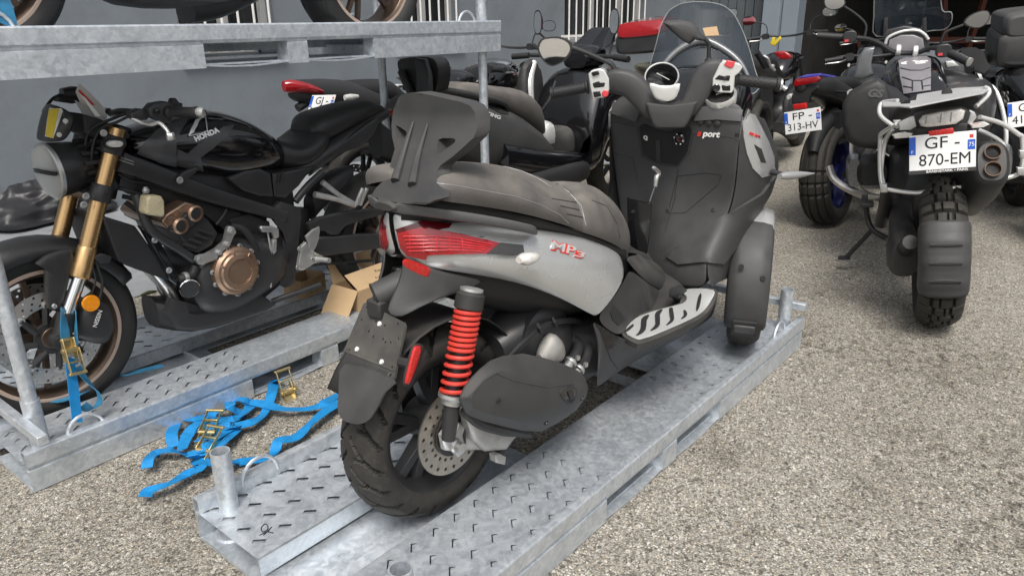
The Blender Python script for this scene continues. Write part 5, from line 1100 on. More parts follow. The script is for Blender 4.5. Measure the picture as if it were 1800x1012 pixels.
w = mb(); w.hull([(-.06, .835, .88, .05, 2.6), (-.1, .845, .875, .04, 2.4), (-.125, .855, .87, .02, 2)], 14, 2); w.build('tail_light', M['red_lens'], nk)
plate('tail_side_panel', 'black_satin', [(569, 287), (600, 268), (631, 257), (652, 236), (664, 212), (656, 207), (625, 230), (600, 249), (575, 268), (541, 309)], .1, .014, .004, ang=30)
w = mb(); w.hull([(-.02, .66, .84, .05, 3), (-.14, .6, .74, .05, 3), (-.2, .52, .62, .05, 3)], 14, 2); w.build('plate_hanger', M['black_matt'], nk)
pipe('subframe_tube', 'black_satin', ((567, 302, .12), (540, 328, .12), (519, 354, .12)), .015); w = mb(); w.tube([(.4, -.12, .68), (.5, -.12, .58), (.55, -.12, .53)], .015, 12, 3); w.build('subframe_tube', M['black_satin'], nk)
# engine
w = mb(); w.hull([(1.03, .26, .42, .12, 3), (.98, .22, .46, .17, 3.4), (.88, .2, .5, .185, 3.6), (.76, .22, .5, .18, 3.6), (.64, .25, .46, .15, 3.4), (.56, .28, .42, .1, 3)], 24, 3); w.build('crankcase', M['black_satin'], nk, ang=60)
def eng_box(name, m, pts, y0, y1, bevel=.006):
    w = mb(); w.prism([Q(a, b, y1) for a, b in pts], (0, y0-y1, 0)); return w.build(name, M[m], nk, bevel=bevel)
eng_box('cylinder_block', 'black_satin', [(313, 408), (351, 374), (368, 388), (384, 410), (374, 432), (349, 446), (330, 440)], -.16, .16); eng_box('cylinder_head', 'black_matt', [(298, 402), (345, 362), (356, 374), (352, 388), (322, 414)], -.17, .17)
cb = eng_box('cam_cover', 'bronze', [(284, 390), (291, 378), (327, 355), (345, 360), (352, 366), (347, 378), (310, 406), (296, 402)], -.155, .155)
for q in ((317, 397), (343, 375)):
    w = mb(); w.lathe([(.029, -.03), (.029, .006), (.022, .012), (.021, .006), (.001, .006)], Q(*q, .165), (0, 1, 0), 26); k_ = w.build('cam_cap', M['bronze'], cb); w = mb(); w.lathe([(.02, 0), (.019, .005), (.001, .006)], Q(*q, .17), (0, 1, 0), 22); w.build('cam_plug', M['black_matt'], k_)
for a, b, c_, d in ((293, 372, 300, 384), (303, 366, 311, 378), (314, 360, 320, 372)): pipe('cover_rib', 'bronze', ((a, b, .12), (c_, d, .16)), .008, 0)
for j in range(4): pipe('cylinder_rib', 'black_matt', ((322+j*9, 428-j*8, .165), (345+j*9, 436-j*8, .168)), .006, 0)
c = Q(414, 475, .185); w = mb(); w.lathe([(.092, -.04), (.092, .0), (.09, .012), (.08, .022), (.072, .024), (.066, .03), (.05, .034), (.049, .03), (.001, .03)], c, (0, 1, .0), 48); cc = w.build('clutch_cover', M['bronze'], nk, ang=30)
for k in range(5): a = R_(28+k*52); mb().box(c+Vector((math.cos(a)*.062, .026, math.sin(a)*.062)), (.034, .01, .008), (0, -a, 0)).build('cover_rib', M['bronze'], cc, bevel=.002)
w = mb()
for k in range(11): a = R_(10+k*33); bolt(w, c+Vector((math.cos(a)*.092, -.002, math.sin(a)*.092)), (0, 1, 0), .0075, .012)
w.build('cover_bolts', M['alloy'], cc)
plate('engine_hanger', 'alloy', [(396, 399), (401, 396), (408, 399), (411, 407), (406, 414), (402, 425), (392, 436), (371, 457), (346, 464), (340, 456), (343, 449), (352, 446), (364, 446), (391, 423), (393, 412)], .175, .016, .004, ang=30)
for q in ((403, 406), (346, 455), (397, 428), (383, 443)):
    w = mb(); w.lathe([(.009, 0), (.009, .016), (.005, .018)], Q(*q, .19), (0, 1, 0), 14); w.build('bolt', M['alloy'], nk)
pipe('coolant_hose', 'black_satin', ((240, 342, .13), (248, 365, .14), (262, 400, .15), (285, 420, .15), (318, 440, .15), (340, 456, .15)), .017); pipe('coolant_hose', 'black_matt', ((405, 398, .14), (425, 402, .15), (442, 422, .16), (452, 452, .16), (450, 480, .16), (440, 502, .14)), .016)
pipe('coolant_hose', 'black_matt', ((345, 468, .15), (338, 482, .15), (325, 488, .15), (310, 490, .13)), .016); w = mb(); w.lathe([(.019, 0), (.0195, .002), (.0195, .012), (.019, .014)], Q(329, 487, .15), (1, 0, .1), 18); w.build('hose_clamp', M['alloy'], nk)
w = mb(); w.lathe([(.03, 0), (.034, .004), (.034, .012), (.02, .02), (.018, .05)], Q(334, 508, .17), (-.3, -1, .1), 24); hn = w.build('horn', M['black_satin'], nk); w = mb(); w.lathe([(.033, -.001), (.0355, .002), (.033, .006)], Q(334, 508, .171), (-.3, -1, .1), 24, caps=False); w.build('horn_rim', M['chrome'], hn)
eng_box('radiator', 'black_matt', [(180, 381), (238, 397), (301, 484), (298, 494), (236, 472), (208, 458)], -.17, .13); plate('radiator_cover', 'black_gloss', [(240, 396), (263, 398), (312, 490), (305, 499), (296, 492), (246, 404)], .13, .02, .005, ang=30)
for q in ((272, 422), (297, 475)):
    w = mb(); bolt(w, Q(*q, .155), (0, 1, 0), .009, .006); w.build('bolt', M['alloy'], nk)
for k, y in enumerate((.1, .04, -.03, -.09)):
    pipe('exhaust_header', 'brushed_steel', ((262-k*4, 462, y), (276-k*3, 482, y), (296-k*2, 508, y*.9), (314-k*2, 540, y*.7), (330, 560, y*.5)), .0175)
plate('belly_pan', 'black_satin', [(286, 545), (294, 521), (306, 548), (325, 552), (360, 545), (395, 528), (427, 508), (450, 514), (476, 532), (460, 542), (400, 562), (336, 577), (302, 574)], .1, .035, .006, ang=30); w = mb(); w.hull([(1.12, .2, .32, .06, 3), (1.02, .16, .28, .12, 3.4), (.85, .15, .25, .13, 3.4), (.7, .17, .22, .1, 3)], 18, 2); w.build('sump', M['black_matt'], nk)
plate('frame_shield', 'black_matt', [(437, 445), (455, 418), (476, 412), (470, 440), (462, 488), (447, 484)], .12, .02, .004)
plate('carburettor_cover', 'black_matt', [(390, 385), (430, 372), (468, 388), (472, 415), (440, 420), (415, 400)], .08, .02, .01); w = mb(); w.hull([(.5, .5, .68, .07, 3), (.62, .52, .74, .1, 3), (.8, .56, .76, .1, 3), (1.0, .62, .8, .1, 3), (1.12, .7, .84, .07, 3)], 18, 2); w.build('air_cleaner', M['black_matt'], nk)
eng_box('throttle_body', 'black_matt', [(300, 340), (420, 372), (480, 400), (482, 440), (450, 470), (420, 440), (390, 400), (340, 365)], -.1, .1, .004); eng_box('airbox', 'black_matt', [(270, 335), (330, 345), (420, 372), (470, 390), (480, 420), (420, 395), (360, 370), (280, 372)], -.12, .07, 0)
pipe('gear_rod', 'alloy', ((470, 405, .15), (476, 440, .16), (476, 505, .16)), .0042, 0); plate('gear_linkage', 'alloy', [(454, 400), (456, 397), (478, 397), (487, 402), (487, 416), (479, 420), (476, 408), (458, 407)], .15, .012); plate('rod_end', 'alloy', [(476, 420), (483, 420), (482, 442), (478, 446), (475, 440)], .155, .012)
res = plate('coolant_reservoir', 'reservoir', [(245, 345), (250, 340), (270, 341), (275, 350), (276, 375), (272, 378), (246, 374), (243, 370)], .15, .05, .006, bevel=.004); w = mb(); w.lathe([(.01, 0), (.012, .008), (.005, .02)], Q(257, 339, .175), (0, 0, 1), 14); w.build('reservoir_cap', M['print_grey'], res)
# rear: pegs, swing arm, chain
w = mb(); w.pillow([Q(a, b, .17) for a, b in ((526, 432), (534, 424), (547, 446), (557, 452), (558, 460), (548, 462), (530, 474), (523, 474), (520, 468))], (0, .014, 0), .003, .12); pg = w.build('footpeg_bracket', M['alloy'], nk, ang=30)
plate('heel_guard', 'alloy', [(535, 415), (548, 403), (559, 398), (560, 404), (558, 420), (553, 434), (546, 445), (541, 438), (539, 424)], .178, .008, .002, parent=pg, ang=30); pipe('footpeg', 'alloy', ((556, 455, .185), (566, 456, .21), (579, 458, .25)), .011, 3, 10, pg)
for q in ((526, 437), (523, 470), (549, 455)):
    w = mb(); bolt(w, Q(*q, .185), (0, 1, 0), .008, .005); w.build('bolt', M['brushed_steel'], pg)
w = mb(); w.tube([Q(566, 320, .13), Q(595, 342, .14), Q(624, 360, .15)], [.012, .01, .012], 10, 3); w.tube([Q(553, 342, .13), Q(590, 350, .14), Q(624, 361, .15)], [.014, .011, .012], 10, 3); pp = w.build('pillion_peg_bracket', M['alloy'], nk)
for dx in (0, 7): pipe('pillion_peg', 'alloy', ((626+dx, 360, .155), (632+dx, 344, .17), (638+dx, 331, .18)), .009, 2, 8, pp)
for s_ in (1, -1):
    w = mb(); pts = [(545, 420), (557, 416), (620, 411), (673, 408), (690, 412), (692, 428), (675, 432), (620, 440), (563, 448), (548, 440)]
    w.pillow([Vector((p.x, p.y*s_, p.z)) for p in [Q(a, b, .095) for a, b in pts]], (0, .03*s_, 0), .004, .12); w.build('swing_arm', M['black_satin'], nk, ang=30)
plate('chain_guard', 'black_satin', [(537, 392), (552, 382), (600, 372), (671, 363), (676, 374), (630, 386), (602, 396), (588, 412), (577, 412), (566, 404), (542, 406)], .1, .02, .004, ang=30)
w = mb(); 
for k in range(26):
    t = k/25; p = Q(549+(650-549)*t, 465-(465-458)*t, .085); w.box(p, (.011, .018, .011)); 
w.build('chain', M['dark_plastic'], nk, bevel=.002)
w = mb(); w.lathe([(.1, 0), (.1, .006), (.06, .007)], RWc+Vector((0, .08, 0)), (0, 1, 0), 44); w.build('sprocket', M['brushed_steel'], nk)
w = mb(); w.hull([(.4, .46, .56, .04, 2.6, .03), (.34, .5, .61, .055, 2.6, .02), (.25, .55, .645, .055, 2.6, .02), (.17, .6, .655, .04, 2.4, .02)], 18, 3); w.build('rear_hugger', M['black_matt'], nk)
w = mb(); w.hull([(.75, .1, .24, .07, 3, -.1), (.6, .12, .26, .07, 3, -.14), (.42, .18, .32, .065, 3, -.17), (.36, .22, .32, .05, 2.6, -.18)], 18, 3); w.build('silencer', M['black_satin'], nk)
pipe('shock_body', 'black_matt', ((530, 365, .0), (528, 420, .0)), .035, 0); pipe('side_stand', 'black_matt', ((478, 530, .12), (505, 520, .15), (530, 512, .17), (563, 500, .19)), .012)
pipe('wiring', 'black_matt', ((208, 305, .09), (230, 318, .1), (260, 322, .1), (300, 335, .1), (330, 342, .1)), .006); pipe('wiring', 'black_matt', ((205, 330, .08), (225, 335, .1), (250, 345, .1), (270, 365, .1)), .007); pipe('wiring', 'black_matt', ((380, 395, .13), (392, 380, .13), (398, 368, .12)), .006)
for (a, b, c_, d, e) in ((215, 345, 320, 352, .06), (220, 355, 275, 380, .05), (330, 440, 360, 480, .1)): pipe('wiring', 'black_matt', ((a, b, e), ((a+c_)/2, (b+d)/2+6, e+.02), (c_, d, e)), .008)
plate('mount_bracket', 'black_satin', [(312, 308), (322, 300), (345, 292), (346, 298), (330, 312), (318, 322)], .14, .01); w = mb(); bolt(w, Q(316, 317, .152), (0, 1, 0), .01, .006); w.build('bolt', M['alloy'], nk)
# twin on the upper deck
up = copy_tree(nk); up.matrix_world = Frame((2.24, 2.645, .034+1.151), math.pi+.0104).M; up['label'] = 'black motorcycle cut off by the top edge, standing on the upper rack'

# ---------------------------------------------------------------- things lying on or tied to the racks
def strap(name, m, pts, wd, parent=None, frame=None, n=6, up0=(0, 0, 1), th=.0025):
    """webbing: a flat ribbon along pts (each with an optional roll)"""
    P_ = [Vector(p[:3]) for p in pts]; rolls = [p[3] if len(p) > 3 else 0 for p in pts]; C = smooth_path(P_, n); w = mb(); rs = []
    for i, p in enumerate(C):
        d = (C[min(i+1, len(C)-1)]-C[max(i-1, 0)]).normalized(); t = i/(len(C)-1)*(len(rolls)-1); k = min(int(t), len(rolls)-2); ro = rolls[k]+(rolls[k+1]-rolls[k])*(t-k)
        u = d.cross(Vector(up0)); u = u.normalized() if u.length > .05 else Vector((1, 0, 0)); nrm = u.cross(d).normalized(); a = u*math.cos(ro)+nrm*math.sin(ro); b = d.cross(a)
        rs.append([p+a*wd/2+b*th/2, p-a*wd/2+b*th/2, p-a*wd/2-b*th/2, p+a*wd/2-b*th/2])
    w.rings(rs); return w.build(name, M[m], parent, ang=25)
def ratchet(M4, parent, sc_=1):
    """a ratchet buckle: two side plates, spool, handle"""
    w = mb()
    for s_ in (-1, 1): w.prism([(-.045, s_*.022, 0), (.03, s_*.022, 0), (.045, s_*.022, .012), (.03, s_*.022, .026), (-.01, s_*.022, .02), (-.045, s_*.022, .012)], (0, .0025, 0)); w.prism([(-.005, s_*.027, .012), (.06, s_*.027, .03), (.09, s_*.027, .04), (.088, s_*.027, .05), (.03, s_*.027, .036), (-.005, s_*.027, .03)], (0, .0025, 0))
    w.cyl((0, -.032, .016), (0, .032, .016), .009, 14); w.cyl((.086, -.034, .045), (.086, .034, .045), .006, 12); w.cyl((-.038, -.026, .006), (-.038, .026, .006), .005, 10); w.box((.045, 0, .032), (.006, .05, .012)); w.box((-.015, 0, .002), (.06, .044, .003))
    return w.xf(M4).build('ratchet', M['zinc_yellow'], parent, bevel=.001)
t = thing('ratchet_strap', 'taut worn blue strap with a ratchet from the bronze fork to a rack ring', 'strap', Frame((.82, 2.3, .12)))
t.matrix_world = Matrix.Identity(4); WY_ = lambda px, py, y: WF.y(px, py, y)
strap('webbing', 'strap_worn', [(*WY_(112, 545, 2.52), 0), (*WY_(113, 570, 2.46), 0), (*WY_(115, 597, 2.44), 0)], .03, t, up0=(.3, -1, 0)); strap('webbing', 'strap_worn', [(*WY_(132, 545, 2.52), .9), (*WY_(134, 600, 2.46), 1.2), (*WY_(135, 640, 2.43), 1.2)], .025, t, up0=(.3, -1, 0))
strap('webbing', 'strap_blue', [(*WY_(122, 628, 2.43), 0), (*WY_(127, 665, 2.38), 0), (*WY_(136, 741, 2.3), 0)], .036, t, up0=(.3, -1, 0))
strap('webbing', 'strap_worn', [(*WY_(136, 644, 2.42), .3), (*WY_(150, 665, 2.4), .6), (*WY_(172, 690, 2.37), 1.2), (*WY_(174, 708, 2.36), 1.4), (*WY_(160, 719, 2.35), 1.0), (*WY_(145, 712, 2.35), .5)], .03, t, up0=(.3, -1, 0))
strap('webbing', 'strap_worn', [(*FB.M @ FB.z(60, 715, DZ+.012), 0), (*FB.M @ FB.z(80, 703, DZ+.02), 0), (*FB.M @ FB.z(120, 700, DZ+.012), 0), (*FB.M @ FB.z(200, 662, DZ+.012), 0.2), (*FB.M @ FB.z(225, 658, DZ+.02), .3), (*FB.M @ FB.z(245, 652, DZ+.016), 0), (*FB.M @ FB.z(285, 642, DZ+.008), 0)], .03, t)
a, b = WY_(115, 590, 2.435), WY_(122, 645, 2.415); ratchet(basis(a+(b-a)*.45, b-a, (1, .3, 0)) @ Matrix.Diagonal((.85, .85, .85, 1)), t)
t2 = strap('ratchet_strap', 'strap_worn', [(*FC.M @ FC.y(-10, -15, .05), 0), (*FC.M @ FC.y(4, 8, .05), 0), (*FC.M @ FC.y(12, 32, .03), 0), (*FC.M @ FC.y(13, 46, .02), 0)], .05, None, up0=(.3, -1, 0)); tag(t2, 'short worn blue strap hanging at the top left corner over the upper rack', 'strap')
G_ = lambda px, py, z=.008: tuple(WF.z(px, py, z))
t = thing('ratchet_strap', 'bright blue ratchet strap lying tangled on the asphalt between the two racks', 'strap', Frame((1.05, 2.1, 0))); t.matrix_world = Matrix.Identity(4)
for pts in ([(255, 872), (262, 862), (300, 848), (330, 832), (352, 820), (345, 808), (338, 800)], [(258, 822), (262, 806), (275, 797), (300, 790), (330, 798), (360, 785), (388, 765), (395, 745), (378, 735), (352, 742), (330, 765), (320, 790)], [(305, 785), (302, 760), (318, 738), (345, 735), (375, 728), (398, 718)],
            [(325, 770), (345, 745), (375, 738), (410, 735), (420, 728), (405, 712), (408, 704), (430, 702), (440, 712), (425, 728), (395, 740), (360, 752)], [(330, 800), (370, 790), (395, 775), (415, 755), (410, 748), (375, 762), (350, 775)], [(372, 775), (410, 750), (440, 742), (465, 725), (478, 690), (482, 672), (492, 668)],
            [(430, 705), (465, 710), (495, 718), (540, 718), (570, 708), (600, 690), (622, 684)], [(610, 700), (575, 720), (545, 745), (520, 768), (490, 775), (482, 795), (460, 805), (420, 812), (390, 815), (350, 810)]):
    z = [.006+.0*k for k in range(len(pts))]; ps = []
    for k, (a, b) in enumerate(pts): h = .010+.034*abs(math.sin(k*1.7+len(pts))); ps.append((*WF.z(a, b, h), .3*math.sin(k*2.1+pts[0][0])))
    strap('webbing', 'strap_blue', ps, .036, t, n=7)
for (px, py, ang, tilt) in ((505, 690, 1.45, .9), (366, 765, .6, .2), (362, 797, .4, .3)):
    ratchet(Matrix.Translation(WF.z(px, py, .02)) @ Matrix.Rotation(ang, 4, 'Z') @ Matrix.Rotation(-tilt, 4, 'Y') @ Matrix.Diagonal((.9, .9, .9, 1)), t)
# cartons
def carton(label, px, py, z, yaw, dims, fr, flap=True, m='cardboard'):
    p = fr.M @ fr.z(px, py, z) + Vector((dims[0]/2, dims[1]/2, 0)); F_ = Frame(p, yaw); t = thing('cardboard_box', label, 'box', F_); L_, D_, Hh = dims
    w = mb(); th = .004
    for a, b in (((0, -D_/2, Hh/2), (L_, th, Hh)), ((0, D_/2, Hh/2), (L_, th, Hh)), ((-L_/2, 0, Hh/2), (th, D_-th*2, Hh)), ((L_/2, 0, Hh/2), (th, D_-th*2, Hh)), ((0, 0, th/2), (L_-th*2, D_-th*2, th))): w.box(a, b)
    w.build('carton', M[m], t)
    if flap:
        for nm, c, d, r in (('flap', (-L_/2-.045, 0, Hh-.065), (.16, D_-.004, .003), (0, -.98, 0)), ('flap', (0, -D_/2+.042, Hh+.028), (L_-.004, .1, .003), (.6, 0, 0)), ('flap', (0, D_/2+.012, Hh+.045), (L_-.01, .1, .003), (1.3, 0, 0))):
            q = mb(); q.box(c, d, r); q.build(nm, M['cardboard_light'], t)
    return t
cb1 = carton('open cardboard box with raised flaps at the far end of the lower rack', 630, 548, DZ+.002, .05, (.26, .17, .095), FB)
for j, (tx, s_) in enumerate((('Prem.', .022), ('6 pcs', .02))):
    lettering('pen_lettering', tx, s_, M['ink_black'], cb1, basis((.05-.03*j, -.085+.0423+.012-.026*j, .095+.028+.0085-.018*j), (1, 0, 0), (0, .825, .565)) @ Matrix.Translation((0, 0, .002)), .0003)
lettering('carton_print', 'FRA', .026, M['print_red'], cb1, basis((-.06, -.0875, .02), (1, 0, 0), (0, 0, 1)), .0003)
carton('crumpled brown cardboard piece wedged under the black naked motorcycle', 528, 532, DZ-.02, .2, (.15, .12, .1), FB, False)
# papers in a clear sleeve stuck behind the flyscreen
pp = thing('paper_bundle', 'folded papers in a plastic sleeve stuck behind the flyscreen of the black motorcycle', 'papers', H); 
for i, pts in enumerate(([(133, 162), (139, 147), (155, 160), (190, 196), (187, 213), (178, 217), (150, 200)], [(131, 176), (160, 190), (185, 208), (176, 219), (150, 208)], [(140, 165), (150, 172), (178, 205), (168, 205)])):
    w = mb(); solid_sheet(w, lambda a, b: Q(a, b, -.02+.03*i+(a-160)*.0006), pts, (0, -.002, 0), (), 8); w.build('paper_sheet', M[('paper', 'print_grey', 'paper')[i]], pp, ang=60)
w = mb(); solid_sheet(w, lambda a, b: Q(a, b, -.005+(a-160)*.0006), [(137, 160), (140, 158), (168, 186), (158, 184)], (0, .001, 0)); w.build('red_print', M['print_red'], pp)
# black tarpaulin bundle by the wall
w = mb(); rows = []; random.seed(3)
cx, cy = WF.z(30, 395, .0).x, 0
for i in range(26):
    t = i/25; ring = []
    for k in range(110):
        a = 2*math.pi*k/110; ca, sa = math.cos(a), math.sin(a); r = math.sin(math.pi*min(1, .06+t*.5)+0) if t < 1 else 1
        rr = math.cos(t*math.pi/2)**.55; nz = noise.noise(Vector((ca*1.6, sa*1.6, t*2.2)))*.16+noise.noise(Vector((ca*5, sa*5, t*3+4)))*.07+.05*math.sin(a*9+t*5)*(1-t)-.16*abs(noise.noise(Vector((ca*3.1+t, sa*3.1, t*6+9))))-.1*abs(noise.noise(Vector((ca*9+t*3, sa*9, t*9+2))))
        ring.append(Vector((ca*.62*rr*(1+nz), sa*.4*rr*(1+nz), .33*t+.12*nz*(1 if t > .1 else 0)+.012)))
    rows.append(ring)
w.rings(rows); bg_ = w.xf(Matrix.Translation(WF.z(45, 372, .004)+Vector((0, -.25, 0)))).build('plastic_bag', M['bag_plastic'], None, sub=1); tag(bg_, 'crumpled black plastic bag lying on the painted floor at the wall', 'bag')
# ================================================================ parked motorcycles behind
def knob_tread(th, t):
    ph = (th*180/math.pi/9.5) % 1; k = int(th*180/math.pi/9.5) % 2
    return ph < .16 or abs(abs(t)-.36-.12*k) < .05 or (abs(t-.12*(1 if k else -1)) < .05)
def block_tread(th, t):
    ph = (th*180/math.pi/14) % 1
    return ph < .1 or abs(abs(t)-.3) < .05 or abs(abs(t)-.72) < .04
def loop(w, pts, r, n=5, seg=10): return w.tube(pts, r, seg, n)
def bike(name, label, fr, group=None, tank='black_gloss', tail='black_satin', seat='seat_black', tail_z=.9, tail_x=-.32, bar_z=1.02, bar_w=.38, steer=0, tread=None, tail_up=.0, rimm='black_satin', R=.31, tank_top=.98, rw=.17, head='round', fork='black_satin', mirrors=False, extras=True):
    """a standing motorcycle: origin at the rear tyre's contact, x forward"""
    t = thing(name, label, 'motorcycle', fr, group); Bm = lambda o: o
    def wheel(nm, c, wd):
        w = mb(); rim_barrel(w, c, .222, wd, .014); spokes(w, c, .218, 5, .03, .012, .014, split=.16); w.lathe([(.04, -.06), (.045, 0), (.04, .06)], c, (0, 1, 0), 20); o = w.build(nm, M[rimm], t, bevel=.0015)
        k = mb(); tyre(k, c, R, wd, .222, 132, 9, tread=tread or road_tread, depth=.007 if not tread else .011); k.build('tyre', M['rubber'], o, ang=30)
        k = mb(); disc_rotor(k, c, .14, .09, wd*.42, .005, n=18, rows=2); k.build('brake_disc', M['brushed_steel'], o, ang=30); return o
    wheel('rear_wheel', Vector((0, 0, R)), rw); wheel('front_wheel', Vector((1.47, 0, R)), .12)
    w = mb(); w.hull([(1.05, .3, .55, .12, 3), (.95, .24, .62, .17, 3.4), (.78, .22, .62, .18, 3.6), (.6, .26, .55, .15, 3.4), (.5, .3, .48, .1, 3)], 20, 2); w.build('engine', M['black_satin'], t, ang=60)
    for s_ in (1, -1):
        w = mb(); w.lathe([(.1, 0), (.1, .02), (.08, .035), (.03, .04)], (.78, s_*.16, .42), (0, s_, 0), 28); w.build('engine_cover', M['dark_plastic'], t)
        w = mb(); w.tube([(.6, s_*.1, .42), (.3, s_*.11, .36), (0, s_*.11, R)], [.035, .03, .03], 10, 3); w.build('swing_arm', M['black_satin'], t)
        w = mb(); w.tube([(1.2, s_*.1, .9), (1.36, s_*.105, .5), (1.47, s_*.1, R)], [.027, .026, .022], 16); w.build('fork_tube', M[fork], t)
        w = mb(); w.tube([(1.15, s_*.06, .85), (.85, s_*.13, .66), (.58, s_*.12, .55), (.52, s_*.11, .35)], .03, 10, 4); w.build('frame_spar', M['black_satin'], t)
        w = mb(); w.tube([(.58, s_*.13, .4), (.5, s_*.24, .36)], .012, 8); w.build('footpeg', M['alloy'], t)
        w = mb(); w.tube([(-.12, s_*.08, tail_z-.08), (-.16, s_*.16, tail_z-.09)], .008, 8); w.hull([(-.03, -.01, .01, .006, 2), (0, -.014, .014, .012, 2), (.04, -.005, .005, .005, 2)], 10, 2) if False else None; w.build('signal_stalk', M['black_matt'], t)
        w = mb(); w.hull([(-.2, tail_z-.105, tail_z-.075, .012, 2, s_*.18), (-.16, tail_z-.11, tail_z-.07, .016, 2, s_*.18), (-.1, tail_z-.1, tail_z-.08, .008, 2, s_*.18)], 10, 2); w.build('turn_signal', M['clear_lens'], t)
    w = mb(); w.hull([(.5, .72, .78, .06, 2.2), (.56, .71, tank_top-.1, .12, 2.6), (.7, .7, tank_top-.01, .165, 2.8), (.86, .74, tank_top, .165, 2.7), (1.0, .8, tank_top-.03, .13, 2.6), (1.12, .84, tank_top-.08, .07, 2.4)], 24, 3); w.build('fuel_tank', M[tank], t, ang=60)
    w = mb(); w.hull([(.56, .74, .8, .07, 2.4), (.46, .72, .82, .13, 2.8), (.36, .74, .85, .13, 2.8), (.26, .8, tail_z-.02, .11, 2.8), (.1, .82, tail_z+.0, .1, 2.8), (-.05, .85, tail_z, .07, 2.4)], 22, 3); w.build('seat', M[seat], t)
    w = mb(); w.hull([(.55, .6, .74, .1, 3), (.3, .68, .8, .12, 3.4), (.1, .74, tail_z-.05, .11, 3.2), (-.12, .8, tail_z+tail_up*.4, .085, 2.8), (tail_x+.06, .86, tail_z+tail_up*.9, .05, 2.4), (tail_x, .89, tail_z-.01+tail_up, .02, 2.2)], 20, 3); w.build('tail_cowl', M[tail], t, ang=50)
    w = mb(); w.box((.1, 0, .62), (.3, .16, .2)); w.tube([(.05, 0, .7), (-.18, 0, .62), (-.28, 0, .5)], [.06, .05, .03], 12, 3); w.build('rear_mudguard', M['black_matt'], t, ang=60)
    w = mb(); w.hull([(.95, .17, .3, .06, 3, -.1), (.6, .17, .29, .06, 3, -.16), (.3, .24, .36, .055, 3, -.19), (.05, .3, .4, .055, 3, -.2), (-.02, .31, .4, .05, 3, -.2)], 18, 2); w.build('silencer', M['dark_plastic'], t)
    w = mb(); rows = [[Vector((1.47, 0, R))+Vector((math.cos(R_(a))*(R+.02-e), y, math.sin(R_(a))*(R+.02-e))) for y, e in ((-.075, .04), (-.06, .0), (0, -.008), (.06, .0), (.075, .04))] for a in range(20, 150, 10)]; w.grid(rows).build('front_mudguard', M['black_satin'], t, solid=.004, ang=60)
    HM = Matrix.Translation((1.13, 0, bar_z)) @ Matrix.Rotation(steer, 4, 'Z')
    w = mb(); w.tube([HM @ Vector(p) for p in ((-.12, bar_w, .0), (-.06, bar_w*.6, .02), (0, .08, 0), (0, -.08, 0), (-.06, -bar_w*.6, .02), (-.12, -bar_w, .0))], .011, 10, 4); w.build('handlebar', M['black_satin'], t)
    for s_ in (1, -1):
        w = mb(); w.tube([HM @ Vector((-.09, s_*(bar_w-.12), .008)), HM @ Vector((-.12, s_*bar_w, 0))], .018, 14); w.build('grip', M['black_matt'], t)
        w = mb(); w.hull([(-.03, -.025, .03, .03, 3), (.03, -.025, .03, .03, 3)], 12, 0).xf(HM @ Matrix.Translation((-.07, s_*(bar_w-.17), .01))); w.build('switch_block', M['black_satin'], t)
        w = mb(); w.tube([HM @ Vector(p) for p in ((-.02, s_*(bar_w-.16), .0), (0, s_*(bar_w-.1), -.02), (-.03, s_*(bar_w+.0), -.02))], .006, 8, 3); w.build('lever', M['alloy'], t)
        if mirrors:
            w = mb(); w.tube([HM @ Vector(p) for p in ((-.05, s_*(bar_w-.18), .02), (-.02, s_*(bar_w-.16), .12), (-.03, s_*(bar_w-.05), .17))], .006, 8, 3); ms_ = w.build('mirror_stem', M['black_matt'], t)
            w = mb(); w.hull([(-.012, -.045, .045, .07, 2.5), (.02, -.03, .03, .045, 2.2)], 18, 0).xf(HM @ Matrix.Translation((-.03, s_*(bar_w+.0), .18))); m_ = w.build('mirror', M['black_satin'], t)
            w = mb(); w.hull([(-.0135, -.04, .04, .064, 2.5), (-.0125, -.04, .04, .064, 2.5)], 18, 0).xf(HM @ Matrix.Translation((-.03, s_*(bar_w+.0), .18))); w.build('mirror_glass', M['mirror_glass'], m_)
    if head == 'round':
        w = mb(); w.lathe([(.02, -.12), (.07, -.1), (.09, -.02), (.092, 0)], (1.33, 0, .86), (1, 0, -.05), 30); w.build('headlight', M['black_gloss'], t); w = mb(); w.lathe([(.09, 0), (.07, .025), (.001, .035)], (1.33, 0, .86), (1, 0, -.05), 30); w.build('headlight_lens', M['clear_lens'], t)
    elif head == 'fairing':
        w = mb(); w.hull([(1.02, .72, .9, .17, 3), (1.2, .68, 1.0, .2, 3), (1.4, .72, .98, .17, 2.8), (1.55, .76, .88, .1, 2.4), (1.6, .79, .84, .04, 2)], 22, 3); w.build('fairing', M[tank], t, ang=60)
    return t
def tail_fit(t, fr, lens_pts, x, plate=None, refl=None):
    if lens_pts:
        w = mb(); solid_sheet(w, lambda a, b: fr.x(a, b, x), lens_pts, (.03, 0, 0), (), 6); w.build('tail_light', M['red_lens'], t, bevel=.004)
def plate_at(fr, px, py, x, t, rows, dept='', foot=None, roll=0, pitch=.25, wd=.21, ht=.13, yawp=0):
    p = fr.x(px, py, x); xx = Vector((math.sin(yawp), -math.cos(yawp), 0)); yy = Vector((math.sin(pitch), 0, math.cos(pitch)))
    m4 = basis(p, xx, yy) @ Matrix.Rotation(roll, 4, 'Z')
    return number_plate('number_plate', rows, m4, t, wd, ht, dept, foot)

